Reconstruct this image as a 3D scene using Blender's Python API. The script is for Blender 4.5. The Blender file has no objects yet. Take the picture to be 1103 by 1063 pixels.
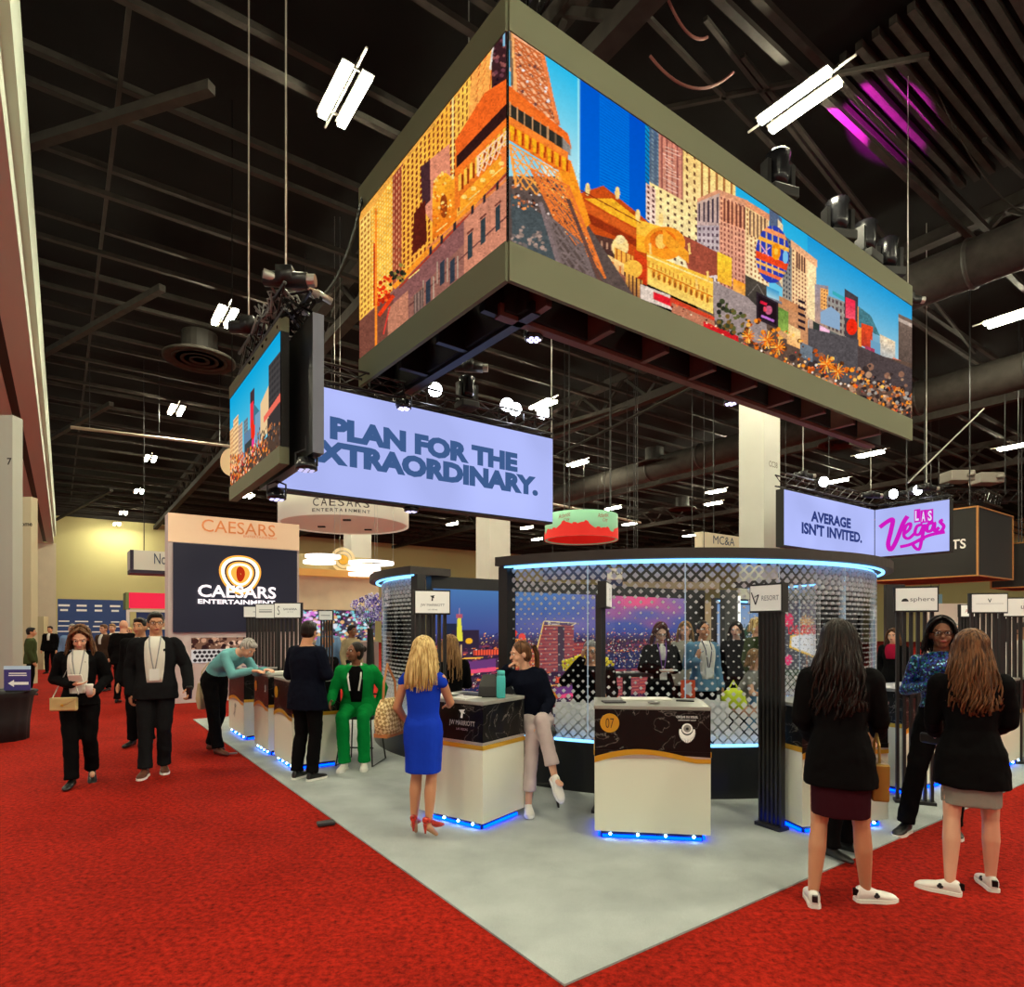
import bpy, math, random
import numpy as np
from mathutils import Vector, Matrix, Euler
random.seed(7)
S = bpy.context.scene
COL = S.collection

# ------------------------------------------------------------------ camera, world, exposure
EYE = 1.65; F = 672.0; CX = 551.5; HY = 675.0
cd = bpy.data.cameras.new('camera'); cam = bpy.data.objects.new('camera', cd); COL.objects.link(cam)
cam.location = (0, 0, EYE); cam.rotation_euler = (math.pi/2, 0, 0)
cd.sensor_fit = 'HORIZONTAL'; cd.sensor_width = 36; cd.lens = 36*F/1103; cd.shift_y = (HY-531.5)/1103
cd.clip_start = .05; cd.clip_end = 500
S.camera = cam
S.view_settings.view_transform = 'Standard'; S.view_settings.look = 'None'
S.view_settings.exposure = 0.0; S.view_settings.gamma = 1; S.view_settings.use_curve_mapping = False
w = bpy.data.worlds.new('world'); S.world = w; w.use_nodes = True
w.node_tree.nodes['Background'].inputs[0].default_value = (1.0, .93, .80, 1)
w.node_tree.nodes['Background'].inputs[1].default_value = .45
LAMP_POWER = 285.0

PHI = math.radians(35.7)
U = Vector((math.cos(PHI), math.sin(PHI), 0)); V = Vector((-math.sin(PHI), math.cos(PHI), 0))
ORG = Vector((.24, 2.86, 0))
def L(a, b, z=0): return ORG + U*a + V*b + Vector((0, 0, z))
def floor_pt(px, py):
    Y = EYE*F/(py-HY); return Vector(((px-CX)/F*Y, Y, 0))
def at(px, py, Y): return Vector(((px-CX)/F*Y, Y, EYE+(HY-py)*Y/F))
def proj(p): return (CX+F*p[0]/p[1], HY-F*(p[2]-EYE)/p[1])
def along(p, d, px):
    r = (px-CX)/F
    return (r*p[1]-p[0])/(d[0]-r*d[1])

# ------------------------------------------------------------------ materials
def s2l(c): return tuple(((x/255)/12.92 if x/255 <= .04045 else ((x/255+.055)/1.055)**2.4) for x in c)
MATS = {}
def mat(name, col, rough=.6, metal=0, emit=0, spec=.5, bump=None, vary=None, coat=0, alpha=None):
    """col in sRGB 0-255. bump=(scale,strength) vary=(scale,amount)"""
    if name in MATS: return MATS[name]
    m = bpy.data.materials.new(name); m.use_nodes = True; nt = m.node_tree
    b = nt.nodes['Principled BSDF']; c = s2l(col)
    b.inputs['Base Color'].default_value = (*c, 1); b.inputs['Roughness'].default_value = rough
    b.inputs['Metallic'].default_value = metal; b.inputs['Specular IOR Level'].default_value = spec
    b.inputs['Coat Weight'].default_value = coat
    if emit:
        b.inputs['Emission Color'].default_value = (*c, 1); b.inputs['Emission Strength'].default_value = emit
    if vary or bump:
        tc = nt.nodes.new('ShaderNodeTexCoord')
    if vary:
        n = nt.nodes.new('ShaderNodeTexNoise'); n.inputs['Scale'].default_value = vary[0]; n.inputs['Detail'].default_value = 5
        nt.links.new(tc.outputs['Object'], n.inputs['Vector'])
        r = nt.nodes.new('ShaderNodeMapRange'); r.inputs[1].default_value = .3; r.inputs[2].default_value = .7
        r.inputs[3].default_value = 1-vary[1]; r.inputs[4].default_value = 1+vary[1]
        nt.links.new(n.outputs['Fac'], r.inputs[0])
        x = nt.nodes.new('ShaderNodeVectorMath'); x.operation = 'SCALE'; x.inputs[0].default_value = c
        nt.links.new(r.outputs[0], x.inputs['Scale']); nt.links.new(x.outputs[0], b.inputs['Base Color'])
    if bump:
        n = nt.nodes.new('ShaderNodeTexNoise'); n.inputs['Scale'].default_value = bump[0]; n.inputs['Detail'].default_value = 4
        if len(bump) > 2:
            mp = nt.nodes.new('ShaderNodeMapping'); mp.inputs['Scale'].default_value = bump[2]
            nt.links.new(tc.outputs['Object'], mp.inputs[0]); nt.links.new(mp.outputs[0], n.inputs['Vector'])
        else: nt.links.new(tc.outputs['Object'], n.inputs['Vector'])
        bp = nt.nodes.new('ShaderNodeBump'); bp.inputs['Strength'].default_value = bump[1]; bp.inputs['Distance'].default_value = .02
        nt.links.new(n.outputs['Fac'], bp.inputs['Height']); nt.links.new(bp.outputs[0], b.inputs['Normal'])
    MATS[name] = m
    return m
def emat(name, col, strength=1, sample=True):
    if name in MATS: return MATS[name]
    m = bpy.data.materials.new(name); m.use_nodes = True; nt = m.node_tree; nt.nodes.clear()
    e = nt.nodes.new('ShaderNodeEmission'); o = nt.nodes.new('ShaderNodeOutputMaterial')
    e.inputs[0].default_value = (*s2l(col), 1); e.inputs[1].default_value = strength
    nt.links.new(e.outputs[0], o.inputs[0])
    if not sample: m.cycles.emission_sampling = 'NONE'
    MATS[name] = m
    return m
def picmat(name, emit=1.0, gloss=0):
    """a picture held as point colours on a fine mesh: an LED wall or a backlit print"""
    if name in MATS: return MATS[name]
    m = bpy.data.materials.new(name); m.use_nodes = True; nt = m.node_tree; nt.nodes.clear()
    a = nt.nodes.new('ShaderNodeAttribute'); a.attribute_name = 'pic'
    o = nt.nodes.new('ShaderNodeOutputMaterial')
    if emit > 0:
        e = nt.nodes.new('ShaderNodeEmission'); e.inputs[1].default_value = emit
    else: e = nt.nodes.new('ShaderNodeBsdfDiffuse')
    nt.links.new(a.outputs['Color'], e.inputs[0]); nt.links.new(e.outputs[0], o.inputs[0])
    m.cycles.emission_sampling = 'NONE'
    MATS[name] = m
    return m

# ------------------------------------------------------------------ mesh helpers
class MB:
    def __init__(s): s.v = []; s.f = []
    def add(s, vs, fs):
        n = len(s.v); s.v += [tuple(p) for p in vs]; s.f += [tuple(i+n for i in f) for f in fs]; return s
    def box(s, c, d, rz=0, bev=0):
        hx, hy, hz = d[0]/2, d[1]/2, d[2]/2; co, si = math.cos(rz), math.sin(rz)
        P = []
        for z in (-hz, hz):
            for x, y in ((-hx, -hy), (hx, -hy), (hx, hy), (-hx, hy)):
                P.append((c[0]+x*co-y*si, c[1]+x*si+y*co, c[2]+z))
        return s.add(P, [(3,2,1,0),(4,5,6,7),(0,1,5,4),(1,2,6,5),(2,3,7,6),(3,0,4,7)])
    def quad(s, *p): return s.add(p, [tuple(range(len(p)))])
    def beam(s, p, q, w, h, up=Vector((0,0,1))):
        p, q = Vector(p), Vector(q); d = (q-p).normalized(); x = d.cross(up)
        if x.length < 1e-3: x = Vector((1,0,0))
        x.normalize(); y = x.cross(d).normalized()
        P = [e + x*a*w/2 + y*b*h/2 for e in (p, q) for a, b in ((-1,-1),(1,-1),(1,1),(-1,1))]
        return s.add(P, [(0,1,2,3),(7,6,5,4),(0,4,5,1),(1,5,6,2),(2,6,7,3),(3,7,4,0)])
    def loft(s, rings, cap=True):
        n = len(rings[0]); P = [p for r in rings for p in r]; fs = []
        for i in range(len(rings)-1):
            for j in range(n):
                k = (j+1) % n; fs.append((i*n+j, i*n+k, (i+1)*n+k, (i+1)*n+j))
        if cap: fs.append(tuple(reversed(range(n)))); fs.append(tuple((len(rings)-1)*n+j for j in range(n)))
        return s.add(P, fs)
    def tube(s, pts, r, n=8, cap=True):
        pts = [Vector(p) for p in pts]; rs = r if isinstance(r, (list, tuple)) else [r]*len(pts); rings = []
        x = None
        for i, p in enumerate(pts):
            a = pts[max(i-1, 0)]; b = pts[min(i+1, len(pts)-1)]; d = b-a
            d = d.normalized() if d.length > 1e-9 else Vector((0, 0, 1))
            if x is None:
                x = d.cross(Vector((0,0,1)));
                if x.length < 1e-2: x = d.cross(Vector((0,1,0)))
            x = (x - d*x.dot(d)).normalized(); y = d.cross(x)
            rings.append([p + (x*math.cos(t*2*math.pi/n) + y*math.sin(t*2*math.pi/n))*rs[i] for t in range(n)])
        return s.loft(rings, cap)
    def cyl(s, c, r, h, n=24, r2=None):
        r2 = r if r2 is None else r2
        return s.loft([[(c[0]+q*math.cos(2*math.pi*t/n), c[1]+q*math.sin(2*math.pi*t/n), z) for t in range(n)] for q, z in ((r, c[2]), (r2, c[2]+h))])
    def lathe(s, prof, c=(0,0,0), n=24):
        return s.loft([[(c[0]+r*math.cos(2*math.pi*t/n), c[1]+r*math.sin(2*math.pi*t/n), c[2]+z) for t in range(n)] for r, z in prof])
    def ell(s, c, r, R=None, n=16, m=10):
        c = Vector(c); rings = []
        for i in range(1, m):
            th = math.pi*i/m
            ring = []
            for j in range(n):
                q = Vector((r[0]*math.sin(th)*math.cos(2*math.pi*j/n), r[1]*math.sin(th)*math.sin(2*math.pi*j/n), -r[2]*math.cos(th)))
                ring.append(c + (R @ q if R else q))
            rings.append(ring)
        top = c + (R @ Vector((0,0,r[2])) if R else Vector((0,0,r[2]))); bot = c - (top-c)
        n0 = len(s.v); s.loft(rings, cap=False)
        a = len(s.v); s.v.append(tuple(bot)); s.v.append(tuple(top))
        for j in range(n):
            k = (j+1) % n
            s.f.append((n0+k, n0+j, a)); b = n0+(m-2)*n; s.f.append((b+j, b+k, a+1))
        return s
    def cap(s, p, q, r0, r1, n=12):
        """closed capsule tapering r0 -> r1"""
        p, q = Vector(p), Vector(q); d = (q-p); Ln = d.length; d = d.normalized() if Ln > 1e-6 else Vector((0,0,1))
        x = d.cross(Vector((0,0,1)));
        if x.length < 1e-2: x = d.cross(Vector((0,1,0)))
        x.normalize(); y = d.cross(x); rings = []
        for c, r, angs in ((p, r0, (-80,-55,-28,0)), (q, r1, (0,28,55,80))):
            for t in angs:
                t = math.radians(t)
                rings.append([c + d*r*math.sin(t) + (x*math.cos(2*math.pi*k/n)+y*math.sin(2*math.pi*k/n))*r*math.cos(t) for k in range(n)])
        return s.loft(rings)
    def arc_strip(s, c, r0, r1, z0, z1, a0, a1, n=48):
        """ring sector solid, angles in degrees"""
        rings = []
        for i in range(n+1):
            t = math.radians(a0+(a1-a0)*i/n); co, si = math.cos(t), math.sin(t)
            rings.append([(c[0]+r*co, c[1]+r*si, z) for r, z in ((r0,z0),(r1,z0),(r1,z1),(r0,z1))])
        return s.loft(rings)
def link(o, parent=None):
    COL.objects.link(o)
    if parent is not None: o.parent = parent
    return o
def tag(o, label=None, cat=None, group=None, kind=None):
    if label: o['label'] = label
    if cat: o['category'] = cat
    if group: o['group'] = group
    if kind: o['kind'] = kind
    return o
def obj(name, mb, m, parent=None, smooth=False, loc=None, rz=None):
    me = bpy.data.meshes.new(name); me.from_pydata([tuple(p) for p in mb.v], [], mb.f); me.materials.append(m)
    if smooth: me.shade_smooth()
    me.validate()
    o = bpy.data.objects.new(name, me); link(o, parent)
    if loc is not None: o.location = loc
    if rz is not None: o.rotation_euler = (0, 0, rz)
    return o
def thing(name, label, cat, loc=(0,0,0), rz=0, group=None):
    o = bpy.data.objects.new(name, None); o.empty_display_size = .1; link(o); o.location = loc; o.rotation_euler = (0, 0, rz)
    return tag(o, label, cat, group)
def bevel(o, w=.01, seg=2):
    m = o.modifiers.new('bevel', 'BEVEL'); m.width = w; m.segments = seg; m.limit_method = 'ANGLE'; m.angle_limit = .7; return o
def copy_tree(o, parent=None):
    c = o.copy(); COL.objects.link(c)
    if parent is not None: c.parent = parent
    for ch in list(o.children): copy_tree(ch, c)
    return c
FRONT = (math.pi/2, 0, 0)
def textmesh(s, w, h, bold=0, shear=0, space=1, linesp=1):
    """text as a mesh centred on the origin in XY, exactly w x h; h None keeps the proportions"""
    cu = bpy.data.curves.new('t', 'FONT'); cu.body = s; cu.size = 1; cu.offset = bold; cu.shear = shear; cu.space_character = space
    cu.align_x = 'CENTER'; cu.space_line = linesp; cu.resolution_u = 3; cu.fill_mode = 'FRONT'
    o = bpy.data.objects.new('t', cu); me = bpy.data.meshes.new_from_object(o)
    bpy.data.objects.remove(o)
    if not me.vertices: return me
    co = np.empty(len(me.vertices)*3); me.vertices.foreach_get('co', co); co = co.reshape(-1, 3)
    lo, hi = co.min(0), co.max(0); k = w/(hi[0]-lo[0]); ky = k if h is None else h/(hi[1]-lo[1])
    co[:, 0] = (co[:, 0]-(lo[0]+hi[0])/2)*k; co[:, 1] = (co[:, 1]-(lo[1]+hi[1])/2)*ky; co[:, 2] = 0
    me.vertices.foreach_set('co', co.ravel()); me.update()
    return me
def text(name, s, w, h, m, parent, loc, rot=FRONT, **k):
    me = textmesh(s, w, h, **k); me.name = name; me.materials.append(m)
    o = bpy.data.objects.new(name, me); link(o, parent); o.location = loc; o.rotation_euler = rot
    return o

# ------------------------------------------------------------------ picture canvas (for LED walls and printed backdrops)
class Canvas:
    def __init__(s, x0, y0, x1, y1, k=2):
        s.x0, s.y0, s.k = x0, y0, k; s.W = int((x1-x0)*k)+1; s.H = int((y1-y0)*k)+1
        s.a = np.zeros((s.H, s.W, 3)); ys, xs = np.mgrid[0:s.H, 0:s.W]; s.X = xs/k+x0; s.Y = ys/k+y0
        s.rng = np.random.RandomState(3)
    def sl(s, xa, xb, ya, yb):
        c = lambda v, n: max(0, min(n, int(v)))
        return (slice(c((ya-s.y0)*s.k, s.H), c((yb-s.y0)*s.k+2, s.H)), slice(c((xa-s.x0)*s.k, s.W), c((xb-s.x0)*s.k+2, s.W)))
    def poly(s, P, col, a=1):
        xs = [p[0] for p in P]; ys = [p[1] for p in P]; q = s.sl(min(xs), max(xs), min(ys), max(ys)); X, Y = s.X[q], s.Y[q]
        ins = np.zeros(X.shape, bool)
        for i in range(len(P)):
            (xa, ya), (xb, yb) = P[i-1], P[i]
            if ya == yb: continue
            ins ^= ((ya > Y) != (yb > Y)) & (X < (xb-xa)*(Y-ya)/(yb-ya)+xa)
        s.a[q][ins] = s.a[q][ins]*(1-a)+np.array(col)*a
    def line(s, p, q, w, col, a=1):
        dx, dy = q[0]-p[0], q[1]-p[1]; l = math.hypot(dx, dy) or 1; nx, ny = -dy/l*w/2, dx/l*w/2
        s.poly([(p[0]+nx, p[1]+ny), (q[0]+nx, q[1]+ny), (q[0]-nx, q[1]-ny), (p[0]-nx, p[1]-ny)], col, a)
    def ell(s, c, rx, ry, col, a=1):
        q = s.sl(c[0]-rx, c[0]+rx, c[1]-ry, c[1]+ry); m = ((s.X[q]-c[0])/rx)**2+((s.Y[q]-c[1])/ry)**2 < 1
        s.a[q][m] = s.a[q][m]*(1-a)+np.array(col)*a
    def strip(s, xa, xb, ta, tb, ba, bb, c0, c1=None, win=None, stripes=None):
        """wall between x=xa..xb, top line ta->tb, bottom line ba->bb; c0 top colour c1 bottom colour;
        win=(nx, ny, colour, fx, fy) windows"""
        q = s.sl(xa, xb, min(ta, tb), max(ba, bb)); X, Y = s.X[q], s.Y[q]
        u = (X-xa)/(xb-xa); t0 = ta+(tb-ta)*u; b0 = ba+(bb-ba)*u; v = (Y-t0)/(b0-t0)
        m = (u >= 0) & (u <= 1) & (v >= 0) & (v <= 1)
        c0 = np.array(c0, float); c1 = c0 if c1 is None else np.array(c1, float)
        col = c0+(c1-c0)*np.clip(v, 0, 1)[..., None]
        if win:
            nx, ny, wc, fx, fy = win[:5]
            w = (np.abs((u*nx) % 1-.5) < fx/2) & (np.abs((v*ny) % 1-.5) < fy/2)
            col = np.where(w[..., None], np.array(wc, float), col)
        s.a[q][m] = col[m]
    def specks(s, P, n, cols, r=(.5, 1.5), a=1, flat=1):
        xs = [p[0] for p in P]; ys = [p[1] for p in P]
        for _ in range(n):
            t = s.rng.rand(len(P)); t /= t.sum()
            x = s.rng.uniform(min(xs), max(xs)); y = s.rng.uniform(min(ys), max(ys))
            ins = False
            for i in range(len(P)):
                (xa, ya), (xb, yb) = P[i-1], P[i]
                if (ya > y) != (yb > y) and x < (xb-xa)*(y-ya)/(yb-ya)+xa: ins = not ins
            if ins:
                rr = s.rng.uniform(*r); s.ell((x, y), rr, rr*flat, cols[s.rng.randint(len(cols))], a)
    def lattice(s, P, n, m, w, col):
        """cross-braced ironwork in quad P (tl, tr, br, bl)"""
        f = lambda u, v: tuple((P[0][i]*(1-u)+P[1][i]*u)*(1-v)+(P[3][i]*(1-u)+P[2][i]*u)*v for i in (0, 1))
        for i in range(n):
            for j in range(m):
                a, b, c, d = f(i/n, j/m), f((i+1)/n, j/m), f((i+1)/n, (j+1)/m), f(i/n, (j+1)/m)
                s.line(a, c, w, col); s.line(b, d, w, col); s.line(a, b, w, col)
        s.line(P[0], P[3], w*1.8, col); s.line(P[1], P[2], w*1.8, col)
    def sample(s, x, y):
        fx = np.clip((x-s.x0)*s.k, 0, s.W-1.001); fy = np.clip((y-s.y0)*s.k, 0, s.H-1.001)
        ix, iy = fx.astype(int), fy.astype(int); tx, ty = (fx-ix)[:, None], (fy-iy)[:, None]; A = s.a
        return (A[iy, ix]*(1-tx)+A[iy, ix+1]*tx)*(1-ty)+(A[iy+1, ix]*(1-tx)+A[iy+1, ix+1]*tx)*ty
def lin(a):
    a = np.clip(a/255, 0, 1); return np.where(a <= .04045, a/12.92, ((a+.055)/1.055)**2.4)
def picture(name, fn, nx, ny, cv_lookup, m, parent=None):
    """grid mesh: fn(s,t)->world/local point arrays; cv_lookup(s,t)->colour array 0-255"""
    t, s_ = np.mgrid[0:ny+1, 0:nx+1]; s_ = (s_/nx).ravel(); t = (t/ny).ravel()
    P = fn(s_, t); C = lin(cv_lookup(s_, t, P))
    me = bpy.data.meshes.new(name); idx = np.arange((nx+1)*(ny+1)).reshape(ny+1, nx+1)
    q = np.stack([idx[:-1, :-1], idx[:-1, 1:], idx[1:, 1:], idx[1:, :-1]], -1).reshape(-1, 4)
    me.from_pydata(P.tolist(), [], q.tolist())
    at_ = me.color_attributes.new('pic', 'FLOAT_COLOR', 'POINT')
    at_.data.foreach_set('color', np.concatenate([C, np.ones((len(C), 1))], 1).astype(np.float32).ravel())
    me.materials.append(m); o = bpy.data.objects.new(name, me); return link(o, parent)
# ------------------------------------------------------------------ the hall
M_black = mat('black_paint', (22, 21, 20), .6)
M_dark = mat('dark_steel', (44, 40, 36), .55, bump=(3, .1))
M_joist = mat('joist_paint', (50, 46, 42), .75, spec=.2, vary=(4, .25))
M_deck = mat('roof_deck', (22, 21, 21), .9, spec=.1, vary=(.5, .3))
M_wall = mat('hall_wall', (205, 196, 140), .85, vary=(.2, .05))
M_cream = mat('cream_paint', (214, 204, 178), .7, vary=(1.5, .05))
M_white = mat('white_laminate', (228, 224, 216), .4)
M_alu = mat('aluminium', (165, 162, 158), .35, .9)
M_truss = mat('truss_metal', (46, 45, 46), .4, .6)
M_cable = mat('cable', (20, 19, 19), .9, spec=.1)
M_chain = mat('chain_metal', (190, 188, 180), .4, .7)
M_gold = mat('gold_trim', (214, 170, 60), .3, .7)
M_lamp = emat('lamp_tube', (255, 250, 215), LAMP_POWER)

def carpet_mat():
    m = mat('red_carpet', (168, 24, 14), .95, spec=.1); nt = m.node_tree; b = nt.nodes['Principled BSDF']
    tc = nt.nodes.new('ShaderNodeTexCoord')
    def noise(sc, det, ro=.6):
        n = nt.nodes.new('ShaderNodeTexNoise'); n.inputs['Scale'].default_value = sc; n.inputs['Detail'].default_value = det; n.inputs['Roughness'].default_value = ro
        nt.links.new(tc.outputs['Object'], n.inputs['Vector']); return n
    a, c = noise(28, 6, .75), noise(1.1, 3)
    r1 = nt.nodes.new('ShaderNodeMapRange'); r1.inputs[1].default_value = .34; r1.inputs[2].default_value = .66; r1.inputs[3].default_value = .35; r1.inputs[4].default_value = 1.5
    r2 = nt.nodes.new('ShaderNodeMapRange'); r2.inputs[1].default_value = .3; r2.inputs[2].default_value = .7; r2.inputs[3].default_value = .78; r2.inputs[4].default_value = 1.15
    nt.links.new(a.outputs['Fac'], r1.inputs[0]); nt.links.new(c.outputs['Fac'], r2.inputs[0])
    mu = nt.nodes.new('ShaderNodeMath'); mu.operation = 'MULTIPLY'; nt.links.new(r1.outputs[0], mu.inputs[0]); nt.links.new(r2.outputs[0], mu.inputs[1])
    x = nt.nodes.new('ShaderNodeVectorMath'); x.operation = 'SCALE'; x.inputs[0].default_value = s2l((160, 30, 16)); nt.links.new(mu.outputs[0], x.inputs['Scale'])
    nt.links.new(x.outputs[0], b.inputs['Base Color'])
    bp = nt.nodes.new('ShaderNodeBump'); bp.inputs['Strength'].default_value = .7; bp.inputs['Distance'].default_value = .02
    nt.links.new(a.outputs['Fac'], bp.inputs['Height']); nt.links.new(bp.outputs[0], b.inputs['Normal'])
    return m
def grey_carpet_mat():
    m = mat('grey_carpet', (150, 152, 152), .95, spec=.15); nt = m.node_tree; b = nt.nodes['Principled BSDF']
    tc = nt.nodes.new('ShaderNodeTexCoord'); mix = None
    for sc, lo, hi, de in ((260, .72, 1.28, 2), (2.6, .86, 1.12, 6)):
        n = nt.nodes.new('ShaderNodeTexNoise'); n.inputs['Scale'].default_value = sc; n.inputs['Detail'].default_value = de
        nt.links.new(tc.outputs['Object'], n.inputs['Vector'])
        r = nt.nodes.new('ShaderNodeMapRange'); r.inputs[1].default_value = .3; r.inputs[2].default_value = .7; r.inputs[3].default_value = lo; r.inputs[4].default_value = hi
        nt.links.new(n.outputs['Fac'], r.inputs[0])
        if mix is None: mix = r
        else:
            mu = nt.nodes.new('ShaderNodeMath'); mu.operation = 'MULTIPLY'; nt.links.new(mix.outputs[0], mu.inputs[0]); nt.links.new(r.outputs[0], mu.inputs[1]); mix = mu
    x = nt.nodes.new('ShaderNodeVectorMath'); x.operation = 'SCALE'; x.inputs[0].default_value = s2l((166, 171, 170)); nt.links.new(mix.outputs[0], x.inputs['Scale'])
    nt.links.new(x.outputs[0], b.inputs['Base Color'])
    return m

def slab(name, a0, a1, b0, b1, z0, z1, m, parent=None):
    mb = MB(); P = [L(a, b, z) for z in (z0, z1) for a, b in ((a0, b0), (a1, b0), (a1, b1), (a0, b1))]
    mb.add(P, [(3,2,1,0),(4,5,6,7),(0,1,5,4),(1,2,6,5),(2,3,7,6),(3,0,4,7)])
    return obj(name, mb, m, parent)
def lbox(mb, a0, a1, b0, b1, z0, z1):
    P = [L(a, b, z) for z in (z0, z1) for a, b in ((a0, b0), (a1, b0), (a1, b1), (a0, b1))]
    return mb.add(P, [(3,2,1,0),(4,5,6,7),(0,1,5,4),(1,2,6,5),(2,3,7,6),(3,0,4,7)])
A0, A1, B0, B1 = -14, 74, -14, 60
tag(slab('floor', A0, A1, B0, B1, -.2, 0, carpet_mat()), kind='structure')
tag(slab('ceiling', A0, A1, B0, B1, 12.2, 12.4, M_deck), kind='structure')
tag(slab('wall_back', A0, A1, B1, B1+.3, 0, 10.6, M_wall), kind='structure')
tag(slab('wall_back_upper', A0, A1, B1, B1+.3, 10.6, 12.2, M_dark), kind='structure')
tag(slab('wall_right', A1, A1+.3, B0, B1, 0, 12.2, M_wall), kind='structure')
cp = slab('booth_carpet', 0, 13.3, 0, 10.1, 0.001, .012, grey_carpet_mat())
tag(cp, 'pale grey carpet laid under the round glass booth on the red floor', 'carpet')

# roof steel: joists run across, girders along
mb = MB(); b = -9.0
while b < 59:
    lbox(mb, A0, A1, b-.06, b+.06, 11.0, 11.12); lbox(mb, A0, A1, b-.06, b+.06, 10.45, 10.55)
    b += 2.45
tag(obj('ceiling_joists', mb, M_joist), kind='structure')
mb = MB()
for a in (-6, 4.6, 16, 27, 38.5, 50):
    lbox(mb, a-.15, a+.15, B0, B1, 10.1, 10.4); lbox(mb, a-.15, a+.15, B0, B1, 11.3, 11.6)
    bb = B0+1
    while bb < B1-2.5:
        mb.beam(L(a, bb, 10.35), L(a, bb+1.2, 11.4), .12, .12); mb.beam(L(a, bb+1.2, 11.4), L(a, bb+2.45, 10.35), .12, .12); bb += 2.45
tag(obj('ceiling_girders', mb, M_joist), kind='structure')
mb = MB()
for (x0, y0), (x1, y1) in (((22,158),(228,94)), ((40,385),(175,310)), ((60,560),(120,528)), ((560,470),(800,400)), ((600,330),(900,420)), ((40,480),(120,435))):
    k = 8.6
    p = [at(x, y, k*F/(HY-y)) for x, y in ((x0, y0), (x1, y1))]
    mb.beam(p[0], p[1], .16, .16)
for (x0, y0), (x1, y1) in (((140,0),(76,540)), ((760,20),(1000,330)), ((800,60),(1050,380)), ((690,10),(930,260)), ((1060,150),(1103,190)), ((700,120),(1000,60))):
    k = 9.3
    p = [at(x, y, k*F/(HY-y)) for x, y in ((x0, y0), (x1, y1))]
    mb.beam(p[0], p[1], .07, .07)
tag(obj('ceiling_braces', mb, M_joist), kind='structure')
# corrugated bay at the upper right
mb = MB()
for i in range(26):
    lbox(mb, 9.6, 15.2, -3+i*.28, -2.88+i*.28, 11.9, 12.05)
tag(obj('ceiling_corrugation', mb, M_joist), kind='structure')

# long ducts
def duct(a, b0, b1, z, r, label):
    t = thing('ceiling_duct', label, 'duct', (0,0,0))
    mb = MB(); mb.tube([L(a, b0, z), L(a, b1, z)], r, 18); obj('duct_pipe', mb, M_joist, t, True)
    for i in range(int((b1-b0)/3)):
        m2 = MB(); m2.tube([L(a, b0+i*3, z), L(a, b0+i*3+.08, z)], r+.04, 18); obj('duct_band', m2, M_dark, t, True)
duct(22, -2, 30, 9.5, .55, 'dark round air duct under the roof behind the pale square column')
duct(14.3, -6, 10, 9.6, .5, 'dark round air duct above the two-panel lightbox')
# folding wall track beam on the left
t = thing('track_beam', 'long cream partition track beam running down the left edge of the hall', 'beam')
k = (675-585)/672
pe = Vector((-23.5, 32, 6.0))*1.4; pe.z = 7.5
ea = (pe.xy.to_3d()-ORG).dot(U); eb = (pe.xy.to_3d()-ORG).dot(V)
zz = 1.65+k*pe.y
mb = MB(); lbox(mb, ea-.42, ea, -2, eb, zz, zz+1.6); lbox(mb, ea-.02, ea+.12, -2, eb, zz+.5, zz+2.0); obj('beam_face', mb, mat('beam_cream', (196, 206, 192), .6), t)
mb = MB(); lbox(mb, ea-.62, ea-.42, -2, eb, zz+.05, zz+1.6); obj('track_groove', mb, M_black, t)
mb = MB(); lbox(mb, ea-1.15, ea-.62, -2, eb, zz, zz+1.6); obj('beam_rail', mb, mat('beam_cream', (196, 206, 192), .6), t)
tag(slab('trim_1', ea-1.15, ea+.12, eb, eb+.5, 0, zz, M_cream), kind='structure')

# ceiling lamps
def lamp0():
    t = thing('ceiling_lamp', None, 'ceiling light', (0,0,0), PHI, 'lit twin-tube lamps under the black roof')
    mb = MB(); mb.box((0, 0, .16), (.05, 1.3, .05)); mb.box((0, -.5, .12), (.34, .03, .04)); mb.box((0, .5, .12), (.34, .03, .04)); mb.box((-.16, 0, .085), (.19, 1.2, .03)); mb.box((.16, 0, .085), (.19, 1.2, .03)); obj('housing', mb, M_dark, t)
    mb = MB(); mb.tube([(0, -.9, .14), (0, .9, .14)], .02, 6); obj('hanger_rail', mb, M_chain, t)
    for s in (-1, 1):
        mb = MB(); mb.box((s*.16, 0, .03), (.12, 1.15, .055)); obj('light_tube', mb, M_lamp, t)
    return t
meas = [(371,107),(860,113),(242,343),(190,443),(162,495),(150,530),(133,553),(126,565),(268,535),(585,437),(622,500),(648,521),(660,548),(678,565),(781,487),(771,530),(768,543),(1000,429),(1090,343),(1092,482),(937,490),(901,519),(487,565)]
pts = []
for x, y in meas:
    Y = 8.35*F/(HY-y); p = Vector(((x-CX)/F*Y, Y, 10.0)); pts.append((p, (x, y)))
nmeas = len(pts)
for a, b in ((-6,7.4),(-6,-1.5),(1.7,-1.5),(7.7,-5.5),(13,-2),(13,7),(19.4,-5),(-6,16),(7.7,14),(7.7,24),(19.4,31),(24,33),(30,40),(35,45),(45,20),(45,35),(50,48),(1.7,-9),(7.7,-10),(13,-9),(-6,-9),(-10,0),(19,-10)):  # added lamps, mostly out of view, put in to light the hall
    pts.append((L(a, b, 10.0), None))
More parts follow.
